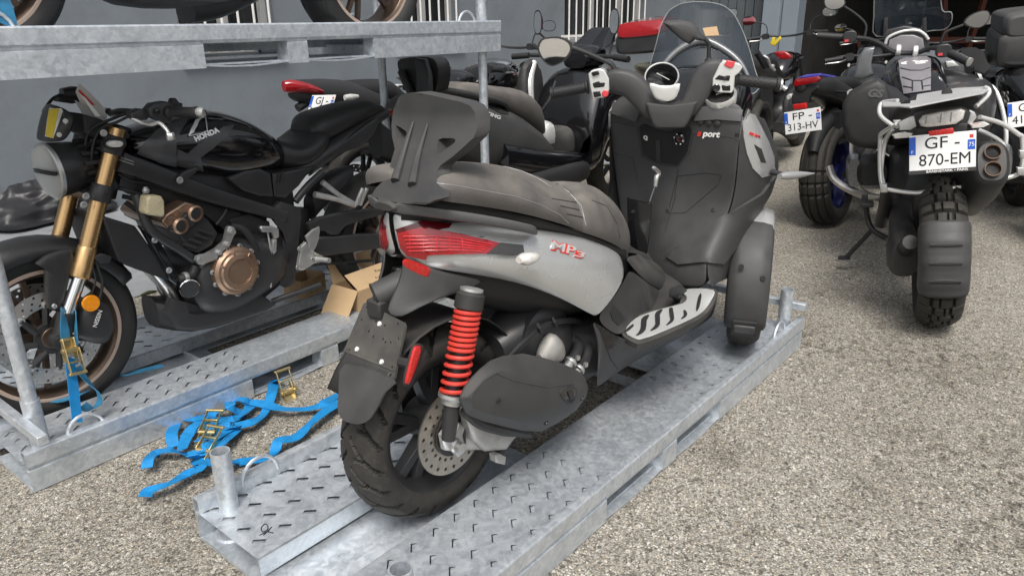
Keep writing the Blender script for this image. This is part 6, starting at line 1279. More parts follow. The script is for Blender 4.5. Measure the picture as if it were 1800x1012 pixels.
# --- adventure motorcycle nearest on the right
GF = Frame((3.53, .462, 0), .26, -.125); X_ = lambda px, py, x: GF.x(px, py, x)
gs = thing('adventure_motorcycle', 'big black adventure motorcycle with silver pannier frames and twin tip silencer, seen from behind', 'motorcycle', GF, 'motorcycles parked in the yard')
for nm, c, R, wd in (('rear_wheel', Vector((0, 0, .325)), .325, .175), ('front_wheel', Vector((1.52, 0, .33)), .33, .13)):
    k = mb(); tyre(k, c, R, wd, .222, 300, 14, tread=knob_tread, depth=.014); w = mb(); rim_barrel(w, c, .222, wd, .014)
    for q in range(20): a = 2*math.pi*q/20; w.tube([c+Vector((math.cos(a)*.03, .03*(-1)**q, math.sin(a)*.03)), c+Vector((math.cos(a+.15)*.212, .0, math.sin(a+.15)*.212))], .0025, 6)
    w.lathe([(.06, -.05), (.06, .05)], c, (0, 1, 0), 24); o = w.build(nm, M['black_satin'], gs); k.build('tyre', M['rubber'], o, ang=30); k = mb(); disc_rotor(k, c, .14, .09, -.085, .005); k.build('brake_disc', M['brushed_steel'], o, ang=30)
w = mb(); rows = []
for k in range(27):
    a = R_(143+k*2.05); rr = .343+(.004 if k in (6, 7, 8, 13, 14, 15, 20, 21, 22) else 0)
    rows.append([Vector((math.cos(a)*(rr-e), y, .325+math.sin(a)*(rr-e))) for y, e in ((-.09, .085), (-.0885, .05), (-.08, .022), (-.055, .005), (-.02, 0), (.02, 0), (.055, .005), (.08, .022), (.0885, .05), (.09, .085))])
hg = w.grid(rows).build('rear_hugger', M['grey_plastic'], gs, solid=.005, ang=40)
for k in (8, 14, 20):
    a = R_(143+k*2.05); q = mb(); q.hull([(-.055, -.002, .002, .006, 2), (0, -.004, .004, .011, 2), (.055, -.002, .002, .006, 2)], 12, 3); q.xf(Matrix.Translation((math.cos(a)*.348, 0, .325+math.sin(a)*.348)) @ Matrix.Rotation(-a, 4, 'Y') @ Matrix.Rotation(math.pi/2, 4, 'Y') @ Matrix.Rotation(math.pi/2, 4, 'Z')); q.build('hugger_groove', M['black_matt'], hg)
w = mb(); w.tube([(-.18, .115, .42), (0, .13, .33), (.1, .14, .33)], [.03, .05, .06], 14, 4); w.build('hugger_arm', M['dark_plastic'], gs)
w = mb(); w.hull([(-.1, .25, .4, .05, 2.6, .13), (0, .22, .43, .07, 2.6, .13), (.12, .26, .42, .06, 2.6, .13), (.35, .32, .43, .05, 3, .13), (.55, .34, .46, .05, 3, .12)], 18, 3); w.build('final_drive', M['dark_plastic'], gs)
w = mb(); w.hull([(.5, .3, .62, .12, 3), (.65, .26, .7, .17, 3.4), (.95, .26, .68, .18, 3.4), (1.12, .32, .6, .12, 3)], 20, 3); w.build('engine', M['black_satin'], gs, ang=60)
for s_ in (1, -1):
    w = mb(); w.hull([(.74, .48, .6, .06, 3, s_*.24), (.8, .47, .62, .09, 3.2, s_*.25), (.92, .47, .62, .09, 3.2, s_*.25), (.98, .49, .6, .06, 3, s_*.24)], 18, 3); w.build('cylinder', M['dark_plastic'], gs)
    w = mb(); w.hull([(.77, .47, .62, .03, 3, s_*.335), (.86, .46, .64, .04, 3.2, s_*.34), (.95, .48, .61, .03, 3, s_*.335)], 16, 3); w.build('cylinder_cover', M['grey_paint'], gs)
    w = mb(); loop(w, [(1.05, s_*.2, .95), (1.0, s_*.3, .9), (.93, s_*.345, .75), (.9, s_*.35, .6), (.95, s_*.3, .42), (1.05, s_*.15, .32)], .0105); w.build('crash_bar', M['silver_trim'], gs)
    w = mb(); w.tube([(1.12, s_*.1, 1.0), (1.4, s_*.1, .6), (1.52, s_*.1, .33)], [.028, .026, .024], 14); w.build('fork_tube', M['black_satin'], gs)
w = mb(); loop(w, [X_(1457, 292, .86), X_(1467, 315, .84), X_(1495, 334, .8), X_(1525, 345, .7), X_(1560, 350, .5)], .02); w.build('exhaust_header', M['brushed_steel'], gs)
# tank, seat, panels
w = mb(); w.hull([(.5, .8, .86, .1, 2.4), (.58, .74, .92, .18, 2.8), (.7, .68, .98, .26, 3), (.88, .66, 1.0, .3, 3), (1.02, .7, 1.0, .28, 3), (1.12, .8, .98, .2, 2.6)], 26, 3); w.build('tank_flank', M['black_satin'], gs, ang=60)
w = mb(); w.hull([(.56, .8, .92, .08, 2.6, .01), (.66, .8, 1.0, .11, 3, .03), (.8, .8, 1.06, .125, 3.4, .05), (.95, .8, 1.1, .135, 3.4, .06), (1.06, .85, 1.09, .12, 3, .06)], 26, 3); gt = w.build('fuel_tank', M['black_gloss'], gs, ang=60)
dg_ = [o for o in kids(gs) if o.name.startswith('tank_flank')]
SKg = Skin(GF, [gt]+dg_)
w = mb(); w.pillow([X_(a, b, .66) for a, b in ((1490, 246), (1480, 218), (1481, 182), (1494, 160), (1520, 146), (1544, 137), (1558, 146), (1565, 175), (1568, 215), (1563, 252), (1540, 260), (1505, 256))], (-.05, 0, 0), .03, .16); gp = w.build('tank_side_guard', M['dark_plastic'], gs, ang=40, bevel=.006)
w = mb(); w.pillow([X_(a, b, .7) for a, b in ((1662, 150), (1690, 146), (1722, 152), (1738, 170), (1742, 215), (1730, 240), (1690, 246), (1668, 200))], (-.05, 0, 0), .03, .16); w.build('tank_side_guard', M['dark_plastic'], gs, ang=40, bevel=.006)
SKg2 = Skin(GF, [gp]); SKg2.word('tank_lettering', 'GS', M['rail_grey'], gp, (1526, 164), (1553, 166), .05, .15, .003, .002)
w = mb(); SKg.patch(w, [(1580, 108), (1592, 102), (1628, 101), (1636, 106), (1636, 160), (1590, 166), (1584, 140)], .006, step=7); tp = w.build('tank_pad', M['tank_pad'], gs, ang=50)
SKt2 = Skin(GF, [tp]); SKt2.word('pad_lettering', 'GS', M['print_white'], tp, (1584, 112), (1630, 110), .05, .2, .003, .002)
rlines('pad_gap', 'black_matt', tp, SKt2, [[(1583, 120), (1600, 124), (1620, 124), (1635, 119)], [(1586, 136), (1604, 142), (1604, 160)], [(1604, 142), (1620, 142), (1622, 158)], [(1620, 142), (1636, 136)], [(1588, 152), (1604, 155)], [(1622, 152), (1636, 150)]], .0035)
w = mb(); w.hull([(.62, .84, .93, .13, 2.8), (.5, .8, .92, .17, 3), (.3, .82, .94, .17, 3), (.1, .86, .99, .15, 3), (-.02, .9, .99, .12, 2.8)], 22, 3); w.build('seat', M['seat_black'], gs)
for pts, x, m in (([(1500, 138), (1508, 100), (1520, 84), (1538, 82), (1532, 110), (1536, 132), (1516, 140)], .98, 'grey_paint'), ([(1652, 120), (1690, 125), (1712, 135), (1718, 148), (1690, 158), (1655, 150)], .9, 'dark_plastic'), ([(1716, 128), (1724, 130), (1730, 146), (1724, 150)], .86, 'silver_paint'), ([(1660, 108), (1675, 106), (1686, 116), (1662, 120)], .95, 'silver_trim')):
    w = mb(); w.pillow([X_(a, b, x) for a, b in pts], (-.015, 0, 0), .012, .2); w.build('tank_panel', M[m], gs, ang=40)
# tail: rack, lamp, plate, frames
w = mb(); w.hull([(.1, .78, .92, .12, 3), (-.1, .82, .94, .12, 3), (-.2, .84, .92, .1, 3)], 18, 2); w.build('tail_unit', M['dark_plastic'], gs)
def xplate(name, m, pts, x, th, puff=.004, parent=gs, bevel=0):
    w = mb(); w.pillow([X_(a, b, x) for a, b in pts], (-th, 0, 0), puff, .12); return w.build(name, M[m], parent, ang=35, bevel=bevel)
xplate('lamp_housing', 'dark_plastic', [(1606, 200), (1630, 192), (1690, 186), (1705, 196), (1700, 212), (1680, 226), (1625, 228), (1612, 222)], -.2, .03)
tl_ = xplate('tail_light', 'clear_lens', [(1614, 212), (1622, 202), (1650, 196), (1688, 190), (1696, 194), (1692, 208), (1680, 217), (1630, 223), (1618, 221)], -.232, .02, .01)
for dx in (0, 26, 44): xplate('lens_rib', 'print_grey', [(1626+dx, 218-dx*.1), (1628+dx, 204-dx*.16), (1630+dx, 204-dx*.16), (1628+dx, 218-dx*.1)], -.262, .002, .001, tl_)
for pts in ([(1578, 215), (1600, 205), (1608, 203), (1612, 222), (1600, 228), (1580, 228)], [(1703, 192), (1712, 196), (1716, 205), (1706, 218), (1694, 220), (1700, 208)]): xplate('lamp_cheek', 'alloy', pts, -.2, .02)
xplate('rear_reflector', 'reflector_red', [(1631, 230), (1675, 224), (1677, 234), (1632, 239)], -.25, .012, .003); xplate('plate_holder', 'black_matt', [(1606, 225), (1700, 215), (1700, 240), (1604, 300), (1610, 240)], -.215, .02)
for pts in ([(1568, 236), (1590, 231), (1604, 233), (1600, 240), (1572, 242)], [(1703, 217), (1730, 213), (1738, 217), (1728, 222), (1706, 224)]):
    s_ = xplate('turn_signal', 'clear_lens', pts, -.22, .03, .008); xplate('signal_core', 'print_red', [((a-(pts[0][0]+pts[2][0])/2)*.6+(pts[0][0]+pts[2][0])/2, (b-237 if pts[0][0] < 1600 else b-218)*.35+(237 if pts[0][0] < 1600 else 218)) for a, b in pts], -.252, .003, .002, s_)
plate_at(GF, 1656, 266, -.27, gs, [('GF -', -.0, .032, .062, .115), ('870-EM', .008, -.032, .062, .17)], '75', 'BÄRENSTARK • PARIS', .02, .12, .222, .136)
for pts in ([(1552, 186), (1550, 178), (1578, 180), (1610, 176), (1612, 166), (1680, 155), (1732, 152), (1738, 158), (1728, 163), (1660, 176), (1620, 184), (1600, 188), (1580, 186)],):
    w = mb(); solid_sheet(w, lambda a, b: GF.z(a, b, 1.005), pts, (0, 0, -.006), [[(1582, 178), (1600, 177), (1600, 182), (1584, 183)]]); w.build('luggage_rack', M['silver_trim'], gs, bevel=.0015)
for pts in ([(1578, 177, -.16), (1553, 180, -.1), (1546, 190, -.12), (1549, 205, -.15), (1570, 222, -.2)], [(1732, 154, -.1), (1738, 158, -.12), (1736, 168, -.13), (1715, 188, -.18)], [(1612, 176, -.1), (1660, 170, -.1), (1722, 160, -.1)]):
    w = mb(); loop(w, [X_(*p) for p in pts], .0085); w.build('rack_tube', M['silver_trim'], gs)
xplate('rack_strap', 'black_matt', [(1655, 160), (1668, 152), (1674, 160), (1674, 172), (1655, 174)], -.16, .006)
for pts in ([(1577, 218, -.2), (1551, 234, -.1), (1547, 245, -.06), (1547, 300, -.06), (1552, 328, -.07), (1568, 334, -.08), (1607, 339, -.08), (1636, 336, -.08), (1706, 326, -.08), (1760, 315, -.08), (1789, 306, -.07), (1797, 290, -.06), (1797, 244, -.06), (1790, 236, -.07), (1760, 217, -.1), (1722, 206, -.18)],
            [(1556, 335, -.07), (1549, 300, -.05), (1556, 250, -.03), (1568, 228, -.08)], [(1712, 226, -.1), (1735, 235, -.08), (1757, 248, -.06), (1765, 262, -.06), (1767, 306, -.07)], [(1548, 262, .1), (1560, 240, .25), (1575, 230, .4)]):
    w = mb(); loop(w, [X_(*p) for p in pts], .0088, 4, 12); w.build('pannier_frame', M['silver_trim'], gs)
for a, b in ((1793, 300), (1797, 270), (1553, 330), (1577, 218)): xplate('frame_clamp', 'alloy', [(a-7, b-7), (a+6, b-8), (a+7, b+7), (a-6, b+7)], -.085, .02)
# silencer
ax = Vector((1, .12, -.55)).normalized(); c0 = X_(1744, 284, -.2)
w = mb()
def sil_ring(c, r1, r2): u = Vector((0, 1, 0)); v = ax.cross(u).normalized(); u = v.cross(ax); return [c+u*r1*math.copysign(abs(math.cos(a))**.7, math.cos(a))+v*r2*math.copysign(abs(math.sin(a))**.7, math.sin(a)) for a in [2*math.pi*k/24 for k in range(24)]]
w.rings([sil_ring(c0, .048, .075), sil_ring(c0+ax*.01, .058, .085), sil_ring(c0+ax*.03, .066, .094), sil_ring(c0+ax*.2, .075, .11), sil_ring(c0+ax*.42, .07, .1), sil_ring(c0+ax*.52, .045, .06)]); sl_ = w.build('silencer', M['dark_plastic'], gs, ang=25)
vv_ = ax.cross(Vector((0, 1, 0))).normalized()
for q in (1, -1):
    p = c0+vv_*(.034*q)-ax*.012; w = mb(); w.lathe([(.026, .03), (.026, -.004), (.0295, -.006), (.0295, .03)], p, ax, 28, caps=False); w.build('silencer_tip', M['bronze'], sl_, ang=50); w = mb(); w.disc(p+ax*.012, ax, .026); w.build('tip_bore', M['garage_dark'], sl_)
w = mb(); w.hull([(.0, .7, .86, .07, 2.6, -.1), (.2, .6, .8, .09, 2.6, -.12), (.45, .5, .75, .08, 2.6, -.12)], 16, 2); w.build('heat_shield', M['dark_plastic'], gs)
# bars, screen, mirrors, stand
w = mb(); loop(w, [X_(1436, 63, 1.05), X_(1484, 66, 1.06), X_(1520, 68, 1.05), X_(1545, 76, 1.02), X_(1572, 92, .98), X_(1594, 94, .97), X_(1615, 92, .95), X_(1635, 85, .92), X_(1652, 86, .88), X_(1664, 92, .86)], .012); w.build('handlebar', M['black_satin'], gs)
for pts, nm, m, r in ((((1436, 63, 1.05), (1484, 66, 1.06)), 'grip', 'black_matt', .019), (((1668, 93, .85), (1704, 110, .78)), 'grip', 'black_matt', .021)):
    w = mb(); w.tube([X_(*p) for p in pts], r, 18); w.build(nm, M[m], gs)
for q, d in (((1494, 66, 1.05), 10), ((1658, 90, .86), 9)):
    w = mb(); w.hull([(-.03, -.03, .035, .035, 3), (.03, -.03, .035, .035, 3)], 14, 0).xf(Matrix.Translation(X_(*q))); k = w.build('switch_block', M['black_satin'], gs, bevel=.006); w = mb(); w.box(X_(q[0]-d*.6, q[1]+6, q[2]-.04), (.02, .02, .012)); w.build('switch_button', M['red_button'], k)
p = X_(1703, 109, .778); w = mb(); w.lathe([(.021, 0), (.022, .006), (.01, .009)], p, X_(1704, 110, .778)-X_(1668, 93, .85), 20); w.build('bar_weight', M['alloy'], gs)
w = mb(); w.pillow([X_(a, b, .9) for a, b in ((1690, 92), (1700, 84), (1716, 84), (1730, 92), (1735, 108), (1742, 118), (1730, 130), (1712, 118), (1700, 104))], (.02, 0, 0), .02, .2); w.build('hand_guard', M['black_satin'], gs)
for q in ((1579, 89, .97), (1609, 91, .95)):
    w = mb(); w.lathe([(.026, -.012), (.03, -.008), (.03, .008), (.026, .012), (.016, .012), (.016, -.012)], X_(*q), (0, 1, .1), 24, closed=True); w.build('bar_riser', M['silver_trim'], gs)
xplate('display_housing', 'black_satin', [(1552, 62), (1560, 52), (1590, 46), (1616, 50), (1632, 62), (1634, 92), (1556, 92)], 1.14, .03); xplate('display', 'tank_pad', [(1560, 90), (1564, 70), (1584, 62), (1606, 62), (1622, 68), (1626, 90)], 1.105, .006, .002)
w = mb(); loop(w, [X_(1556, 78, 1.1), X_(1562, 66, 1.1), X_(1585, 56, 1.1), X_(1610, 54, 1.1), X_(1624, 60, 1.1), X_(1632, 70, 1.1)], .008); w.build('display_rim', M['silver_trim'], gs)
w = mb(); SCR = [(1540, 64), (1536, 30), (1540, -30), (1560, -62), (1600, -72), (1640, -60), (1652, -28), (1656, 18), (1672, 22), (1672, 40), (1660, 52), (1640, 54), (1600, 60)]
solid_sheet(w, lambda a, b: GF.x(a, b, 1.25-.004*(b-60)*-.25-((a-1600)/70)**2*.06), SCR, (.004, 0, 0), (), 12); gscr = w.build('windscreen', M['smoke_screen'], gs, ang=60); w = mb(); w.tube([GF.x(a, b, 1.25-.004*(b-60)*-.25-((a-1600)/70)**2*.06) for a, b in SCR], .003, 6, 3, True); w.build('screen_edge', M['print_grey'], gscr)
for a in (1556, 1624): xplate('screen_bracket', 'black_matt', [(a-4, 62), (a-3, 34), (a+4, 30), (a+5, 60)], 1.2, .015)
for st_, mi_, gl, x in ((((1520, 66, 1.05), (1522, 44, 1.06), (1505, 26, 1.06), (1484, 12, 1.05)), [(1448, 4), (1452, -8), (1470, -12), (1484, -2), (1486, 8), (1476, 16), (1462, 18), (1452, 14)], 'mirror_glass', 1.05), (((1652, 84, .9), (1657, 66, .9), (1664, 56, .9), (1694, 44, .9)), [(1694, 40), (1704, 28), (1722, 20), (1736, 19), (1741, 27), (1736, 40), (1722, 50), (1704, 48)], 'mirror_glass', .9)):
    w = mb(); loop(w, [X_(*p) for p in st_], .0065); w.build('mirror_stem', M['black_matt'], gs); w = mb(); w.pillow([X_(a, b, x) for a, b in round_poly(mi_, 2)], (.03, 0, 0), .015, .2); m_ = w.build('mirror', M['black_satin'], gs, ang=40)
    cx, cy = sum(a for a, _ in mi_)/len(mi_), sum(b for _, b in mi_)/len(mi_); w = mb(); w.v = [X_(cx+(a-cx)*.9, cy+(b-cy)*.9, x-.003) for a, b in round_poly(mi_, 2)]; w.f = [tuple(range(len(w.v)))]; w.build('mirror_glass', M['mirror_glass'], m_)
w = mb(); loop(w, [X_(1522, 365, .62), X_(1525, 385, .62), X_(1535, 405, .6), X_(1560, 420, .55)], .014); w.tube([X_(1535, 402, .6), X_(1488, 452, .62)], .012, 10); w.box(X_(1484, 453, .63), (.05, .06, .01)); w.build('side_stand', M['black_satin'], gs)
w = mb(); w.box(X_(1524, 358, .55), (.1, .06, .02)); w.box(X_(1520, 352, .58), (.02, .03, .06)); w.build('footpeg', M['black_satin'], gs, bevel=.004)
w = mb(); w.tube([X_(1548, 395, .5), X_(1556, 360, .45), X_(1560, 330, .4)], .03, 12, 3); w.build('frame_spar', M['black_satin'], gs)
w = mb(); w.hull([(1.1, .85, 1.05, .16, 3), (1.3, .8, 1.12, .2, 2.8), (1.5, .86, 1.04, .12, 2.4), (1.72, .82, .88, .05, 2.2)], 20, 3); w.build('front_fairing', M['grey_paint'], gs, ang=60)

# --- the one with the blue tail, left of it
PFm = Frame((4.98, 1.37, 0), -.02, -.12)
fp = bike('sport_motorcycle', 'dark motorcycle with a blue tail edge and blue rims beside the adventure motorcycle', PFm, 'motorcycles parked in the yard', tread=block_tread, rimm='blue_rim', tail_z=.93, tail_x=-.5, tail_up=.02, rw=.19, R=.325, steer=.3)
fx = lambda pts, x, th, nm, m, puff=.004: (lambda w: (w.pillow([PFm.x(a, b, x) for a, b in pts], (-th, 0, 0), puff, .15), w.build(nm, M[m], fp, ang=40)))(mb())
fx([(1398, 146), (1402, 139), (1442, 134), (1446, 138), (1440, 144), (1400, 152)], -.47, .03, 'tail_light', 'red_lens'); fx([(1404, 154), (1440, 148), (1442, 154), (1430, 162), (1424, 180), (1394, 182), (1394, 168)], -.46, .02, 'plate_hanger', 'dark_plastic'); fx([(1395, 184), (1419, 180), (1420, 190), (1396, 193)], -.48, .012, 'rear_reflector', 'reflector_red')
fx([(1403, 137), (1420, 131), (1444, 129), (1446, 132), (1440, 135)], -.44, .02, 'tail_edge', 'purple_paint')
w = mb(); w.tube([PFm.y(1440, 132, .04), PFm.y(1470, 138, .08), PFm.y(1500, 150, .1)], [.01, .014, .006], 8, 4); w.build('tail_edge', M['purple_paint'], fp)
plate_at(PFm, 1411, 213, -.5, fp, [('FP -', .0, .03, .058, .11), ('313-HV', .0, -.03, .058, .175)], '92', None, .1, .1)

# --- naked bike half out of the frame on the right, and the one with the big top case behind it
RBF = Frame((5.25, .1, 0), .42, -.12)
rb = bike('sport_motorcycle', 'black naked motorcycle cut off by the right edge, yellow shock spring showing', RBF, 'motorcycles parked in the yard', tail_z=.9, steer=.2, rw=.18)
w = mb(); pts = []
for k in range(80): a = 2*math.pi*k/12; pts.append(Vector((.52-.05*k/80, math.cos(a)*.035-.02, .42+.2*k/80)) + Vector((math.sin(a)*.035, 0, 0)))
w.tube(pts, .007, 8); w.build('spring', M['spring_yellow'], rb)
plate_at(RBF, 1812, 198, -.36, rb, [('GR -', .0, .03, .058, .11), ('412-EK', .0, -.03, .058, .17)], '75', None, .06, .1)
lettering('tank_lettering', 'RS', .12, M['rail_grey'], rb, basis((.66, .168, .8), (-1, 0, .1), (0, .1, 1)), .003, .1, .003)
TBF = Frame((6.3, .45, 0), .35, -.1)
tb = bike('touring_motorcycle', 'touring motorcycle with a large black top case at the garage mouth', TBF, 'motorcycles parked in the yard', tail_z=.95, head='fairing')
tcz = Matrix.Translation((-.12, 0, 1.0))
w = mb(); w.hull([(-.24, .0, .16, .26, 6), (-.22, -.02, .2, .3, 6), (.1, -.02, .26, .3, 6), (.2, .0, .22, .27, 6)], 28, 0); tcb = w.xf(tcz).build('top_case', M['dark_plastic'], tb, bevel=.012, ang=30)
w = mb(); w.hull([(-.235, .17, .3, .25, 6), (-.2, .17, .33, .28, 6), (.1, .22, .35, .28, 6), (.18, .2, .3, .25, 6)], 28, 0); w.xf(tcz).build('top_case_lid', M['grey_plastic'], tb, bevel=.012, ang=30)
w = mb(); 
for s_ in (-1, 1): w.box((-.245, s_*.09, .09), (.02, .02, .12))
w.box((-.245, 0, .035), (.02, .2, .022)); w.xf(tcz).build('case_handle', M['grey_plastic'], tb, bevel=.004)
w = mb(); w.box((0, 0, .97), (.3, .2, .04)); w.build('case_carrier', M['black_satin'], tb)

# --- row along the wall: sport bike with red tail, maxi scooter, a naked bike with a chrome tank, an olive one with a red topped case
JF = Frame((2.98, 3.62, 0), 0, -.06)
gj = bike('sport_motorcycle', 'black sports motorcycle with a high pointed tail and red tail lamp behind the lower rack', JF, 'motorcycles parked in the yard', tail_z=.96, tail_x=-.44, tail_up=.03, bar_z=.95, head='fairing')
w = mb(); w.hull([(-.47, .925, .985, .02, 2), (-.42, .91, .99, .055, 2.2), (-.33, .9, .965, .085, 2.4), (-.27, .89, .93, .09, 2.4)], 16, 3); w.build('tail_light', M['red_lens'], gj)
w = mb(); w.tube([(-.28, 0, .88), (-.4, 0, .83)], .025, 8); w.build('plate_hanger', M['black_matt'], gj)
plate_at(JF, 564, 187, -.42, gj, [('GJ -', .0, .03, .058, .11), ('254-WP', .0, -.03, .058, .17)], '75', None, .0, .5)
KF = Frame((3.2, 2.9, 0), 0)
ks = thing('maxi_scooter', 'black maxi scooter with a padded backrest parked behind the three wheeled scooter', 'scooter', KF, 'motorcycles parked in the yard')
KY = lambda px, py, v: KF.y(px, py, -v)
for nm, c, R in (('rear_wheel', Vector((-.02, 0, .27)), .27), ('front_wheel', Vector((1.53, 0, .28)), .28)):
    w = mb(); rim_barrel(w, c, .185, .14); spokes(w, c, .18, 5, .04, .014, .016); o = w.build(nm, M['black_satin'], ks); k = mb(); tyre(k, c, R, .14, .185, 120, 9, tread=road_tread); k.build('tyre', M['rubber'], o, ang=30)
w = mb(); w.hull([(-.58, .84, .9, .06, 2.4), (-.5, .76, .93, .12, 2.8), (-.3, .62, .93, .19, 3), (-.05, .5, .88, .22, 3), (.2, .42, .8, .23, 3), (.42, .38, .68, .22, 3), (.55, .36, .58, .2, 3)], 24, 3); kb_ = w.build('rear_body', M['grey_plastic'], ks, ang=60)
w = mb(); w.hull([(-.32, .88, .96, .12, 2.8), (-.1, .84, .97, .16, 3), (.06, .82, .945, .17, 3), (.16, .78, .93, .17, 3), (.34, .7, .9, .17, 3), (.5, .62, .82, .14, 2.8), (.58, .58, .7, .1, 2.6)], 24, 3); w.build('seat', M['seat_vinyl'], ks)
kx = lambda px, py: KF.x(px, py, -.42)
w = mb(); w.pillow([KF.x(a, b, -.44) for a, b in round_poly([(699, 116), (704, 104), (740, 100), (762, 104), (770, 122), (768, 150), (758, 164), (718, 162), (706, 140)], 2)], (.09, 0, 0), .02, .2); w.build('backrest', M['seat_black'], ks, ang=50)
w = mb(); w.pillow([KF.x(a, b, -.46) for a, b in ((735, 102), (752, 104), (760, 130), (762, 165), (737, 165), (738, 130))], (-.02, 0, 0), .01, .2); w.build('backrest_support', M['black_satin'], ks)
w = mb(); w.tube([KF.x(705, 125, -.46), KF.x(718, 155, -.46), KF.x(730, 172, -.45)], .02, 10, 3); w.build('backrest_support', M['black_satin'], ks)
for s_ in (1, -1):
    w = mb(); w.tube([Vector((p.x, p.y*s_, p.z)) for p in [KY(768, 158, .12), KY(800, 162, .16), KY(850, 172, .18), KY(885, 182, .18), KY(892, 196, .16)]], [.014, .018, .018, .016, .012], 12, 4); w.build('grab_rail', M['dark_plastic'], ks)
SKk = Skin(KF, [kb_]); SKk.word('badge', 'X', M['silver_trim'], ks, (826, 194), (842, 196), .04, .2, .002, .003); SKk.word('badge', 'CITING', M['silver_trim'], ks, (845, 196), (880, 208), .03, .2, .001, .003)
w = mb(); SKk.patch(w, [(848, 166), (884, 180), (893, 202), (880, 200), (852, 186)], .004, step=7); w.build('side_recess', M['black_matt'], ks)
w = mb(); SKk.patch(w, [(776, 164), (790, 168), (796, 174), (778, 170)], .004, step=6); w.build('side_reflector', M['reflector_red'], ks)
w = mb(); w.hull([(.02, .44, .66, .2, 3, -.06), (.25, .38, .6, .22, 3, -.06), (.5, .34, .54, .22, 3.2, -.06), (.75, .36, .5, .21, 3.2, -.06)], 20, 2); w.build('side_panel', M['black_gloss'], ks)
w = mb(); w.hull([(.1, .3, .44, .09, 3, -.2), (.4, .28, .45, .1, 3, -.22), (.75, .3, .44, .09, 3, -.22), (.85, .32, .4, .06, 3, -.2)], 18, 2); w.build('silencer', M['black_matt'], ks)
w = mb(); w.hull([(.5, .3, .56, .13, 3), (.65, .32, .66, .1, 3), (.82, .36, .6, .11, 3), (1.0, .4, .72, .14, 3)], 20, 3); w.build('centre_tunnel', M['dusty_plastic'], ks)
w = mb(); SKx = None; w.hull([(.56, .5, .64, .105, 3), (.62, .5, .69, .107, 3), (.68, .5, .68, .105, 3)], 18, 2); w.build('tunnel_cover', M['silver_trim'], ks)
for s_ in (1, -1):
    w = mb(); solid_sheet(w, lambda a, b: Vector((lambda p: (p.x, p.y*s_, p.z))(KY(a, b, .24))), [(1020, 266), (1026, 250), (1042, 232), (1052, 230), (1052, 236), (1044, 244), (1044, 250), (1036, 254), (1036, 262), (1030, 266)], (0, 0, -.01)); w.build('footboard_plate', M['silver_trim'], ks)
w = mb(); w.hull([(.88, .3, .7, .26, 3.4), (1.0, .3, .93, .27, 3.4), (1.12, .4, .99, .25, 3.2), (1.3, .5, .98, .22, 3), (1.55, .55, .95, .2, 2.8), (1.75, .6, .8, .1, 2.4)], 24, 3); ls = w.build('leg_shield', M['black_gloss'], ks, ang=60)
for s_ in (1,):
    w = mb(); w.hull([(.78, .5, .66, .03, 2.4, s_*.26), (.82, .44, .95, .05, 2.6, s_*.28), (.92, .42, 1.04, .06, 2.6, s_*.29), (1.02, .44, .98, .05, 2.6, s_*.29)], 16, 3); w.build('knee_guard', M['dark_plastic'], ks)
    w = mb(); w.tube([(.86, s_*.22, .7), (.87, s_*.25, .9), (.95, s_*.27, 1.02)], [.02, .03, .02], 10, 4); w.build('knee_trim', M['silver_trim'], ks)
w = mb(); w.tube([(1.0, .4, 1.06), (1.04, .2, 1.06), (1.08, 0, 1.05), (1.04, -.2, 1.06), (1.0, -.4, 1.06)], .014, 12, 4); w.build('handlebar', M['black_satin'], ks)
for s_ in (1, -1):
    w = mb(); w.tube([(.98, s_*.34, 1.06), (.95, s_*.46, 1.05)], .02, 14); w.build('grip', M['black_matt'], ks)
    w = mb(); w.tube([(1.05, s_*.26, 1.07), (1.07, s_*.27, 1.16), (1.05, s_*.3, 1.2)], .007, 8, 3); w.build('mirror_stem', M['black_matt'], ks)
    w = mb(); w.hull([(-.012, -.08, .08, .035, 2.5), (.02, -.05, .05, .022, 2.2)], 18, 0).xf(Matrix.Translation((1.04, s_*.3, 1.27))); m_ = w.build('mirror', M['black_satin'], ks); w = mb(); w.hull([(-.0135, -.07, .07, .03, 2.5), (-.0125, -.07, .07, .03, 2.5)], 18, 0).xf(Matrix.Translation((1.04, s_*.3, 1.27))); w.build('mirror_glass', M['mirror_glass'], m_)
w = mb(); w.hull([(1.04, .98, 1.08, .09, 3), (1.12, .98, 1.13, .12, 3), (1.25, .98, 1.12, .11, 3)], 20, 2); w.build('dash', M['black_gloss'], ks)
w = mb(); rows = [[Vector((1.2+.06*k+.06*(abs(j)/3)**2*-1, j*.05, 1.1+.045*k-(.03 if abs(j) == 3 else 0)*k)) for j in range(-3, 4)] for k in range(4)]; w.grid(rows).build('windscreen', M['black_gloss'], ks, sub=1, solid=.004)
NF = Frame((4.25, 4.3, 0), 0)
bike('naked_motorcycle', 'naked motorcycle with a chrome tank and round lamp beside the tall post', NF, 'motorcycles parked in the yard', tank='chrome', fork='chrome', bar_z=1.06, mirrors=True)
OF_ = Frame((6.25, 3.36, 0), .1, -.08)
om = bike('touring_motorcycle', 'olive motorcycle with a red lidded top case behind the tinted windscreen', OF_, 'motorcycles parked in the yard', tank='olive_shell', tail='olive_shell', bar_z=1.12, head='fairing', tail_z=.92, mirrors=True)
w = mb(); w.hull([(-.2, .0, .12, .2, 5), (-.17, -.02, .16, .24, 5), (.1, -.02, .18, .24, 5), (.18, 0, .16, .21, 5)], 24, 0); w.xf(Matrix.Translation((-.05, 0, 1.02))).build('top_case', M['black_satin'], om, bevel=.01, ang=30)
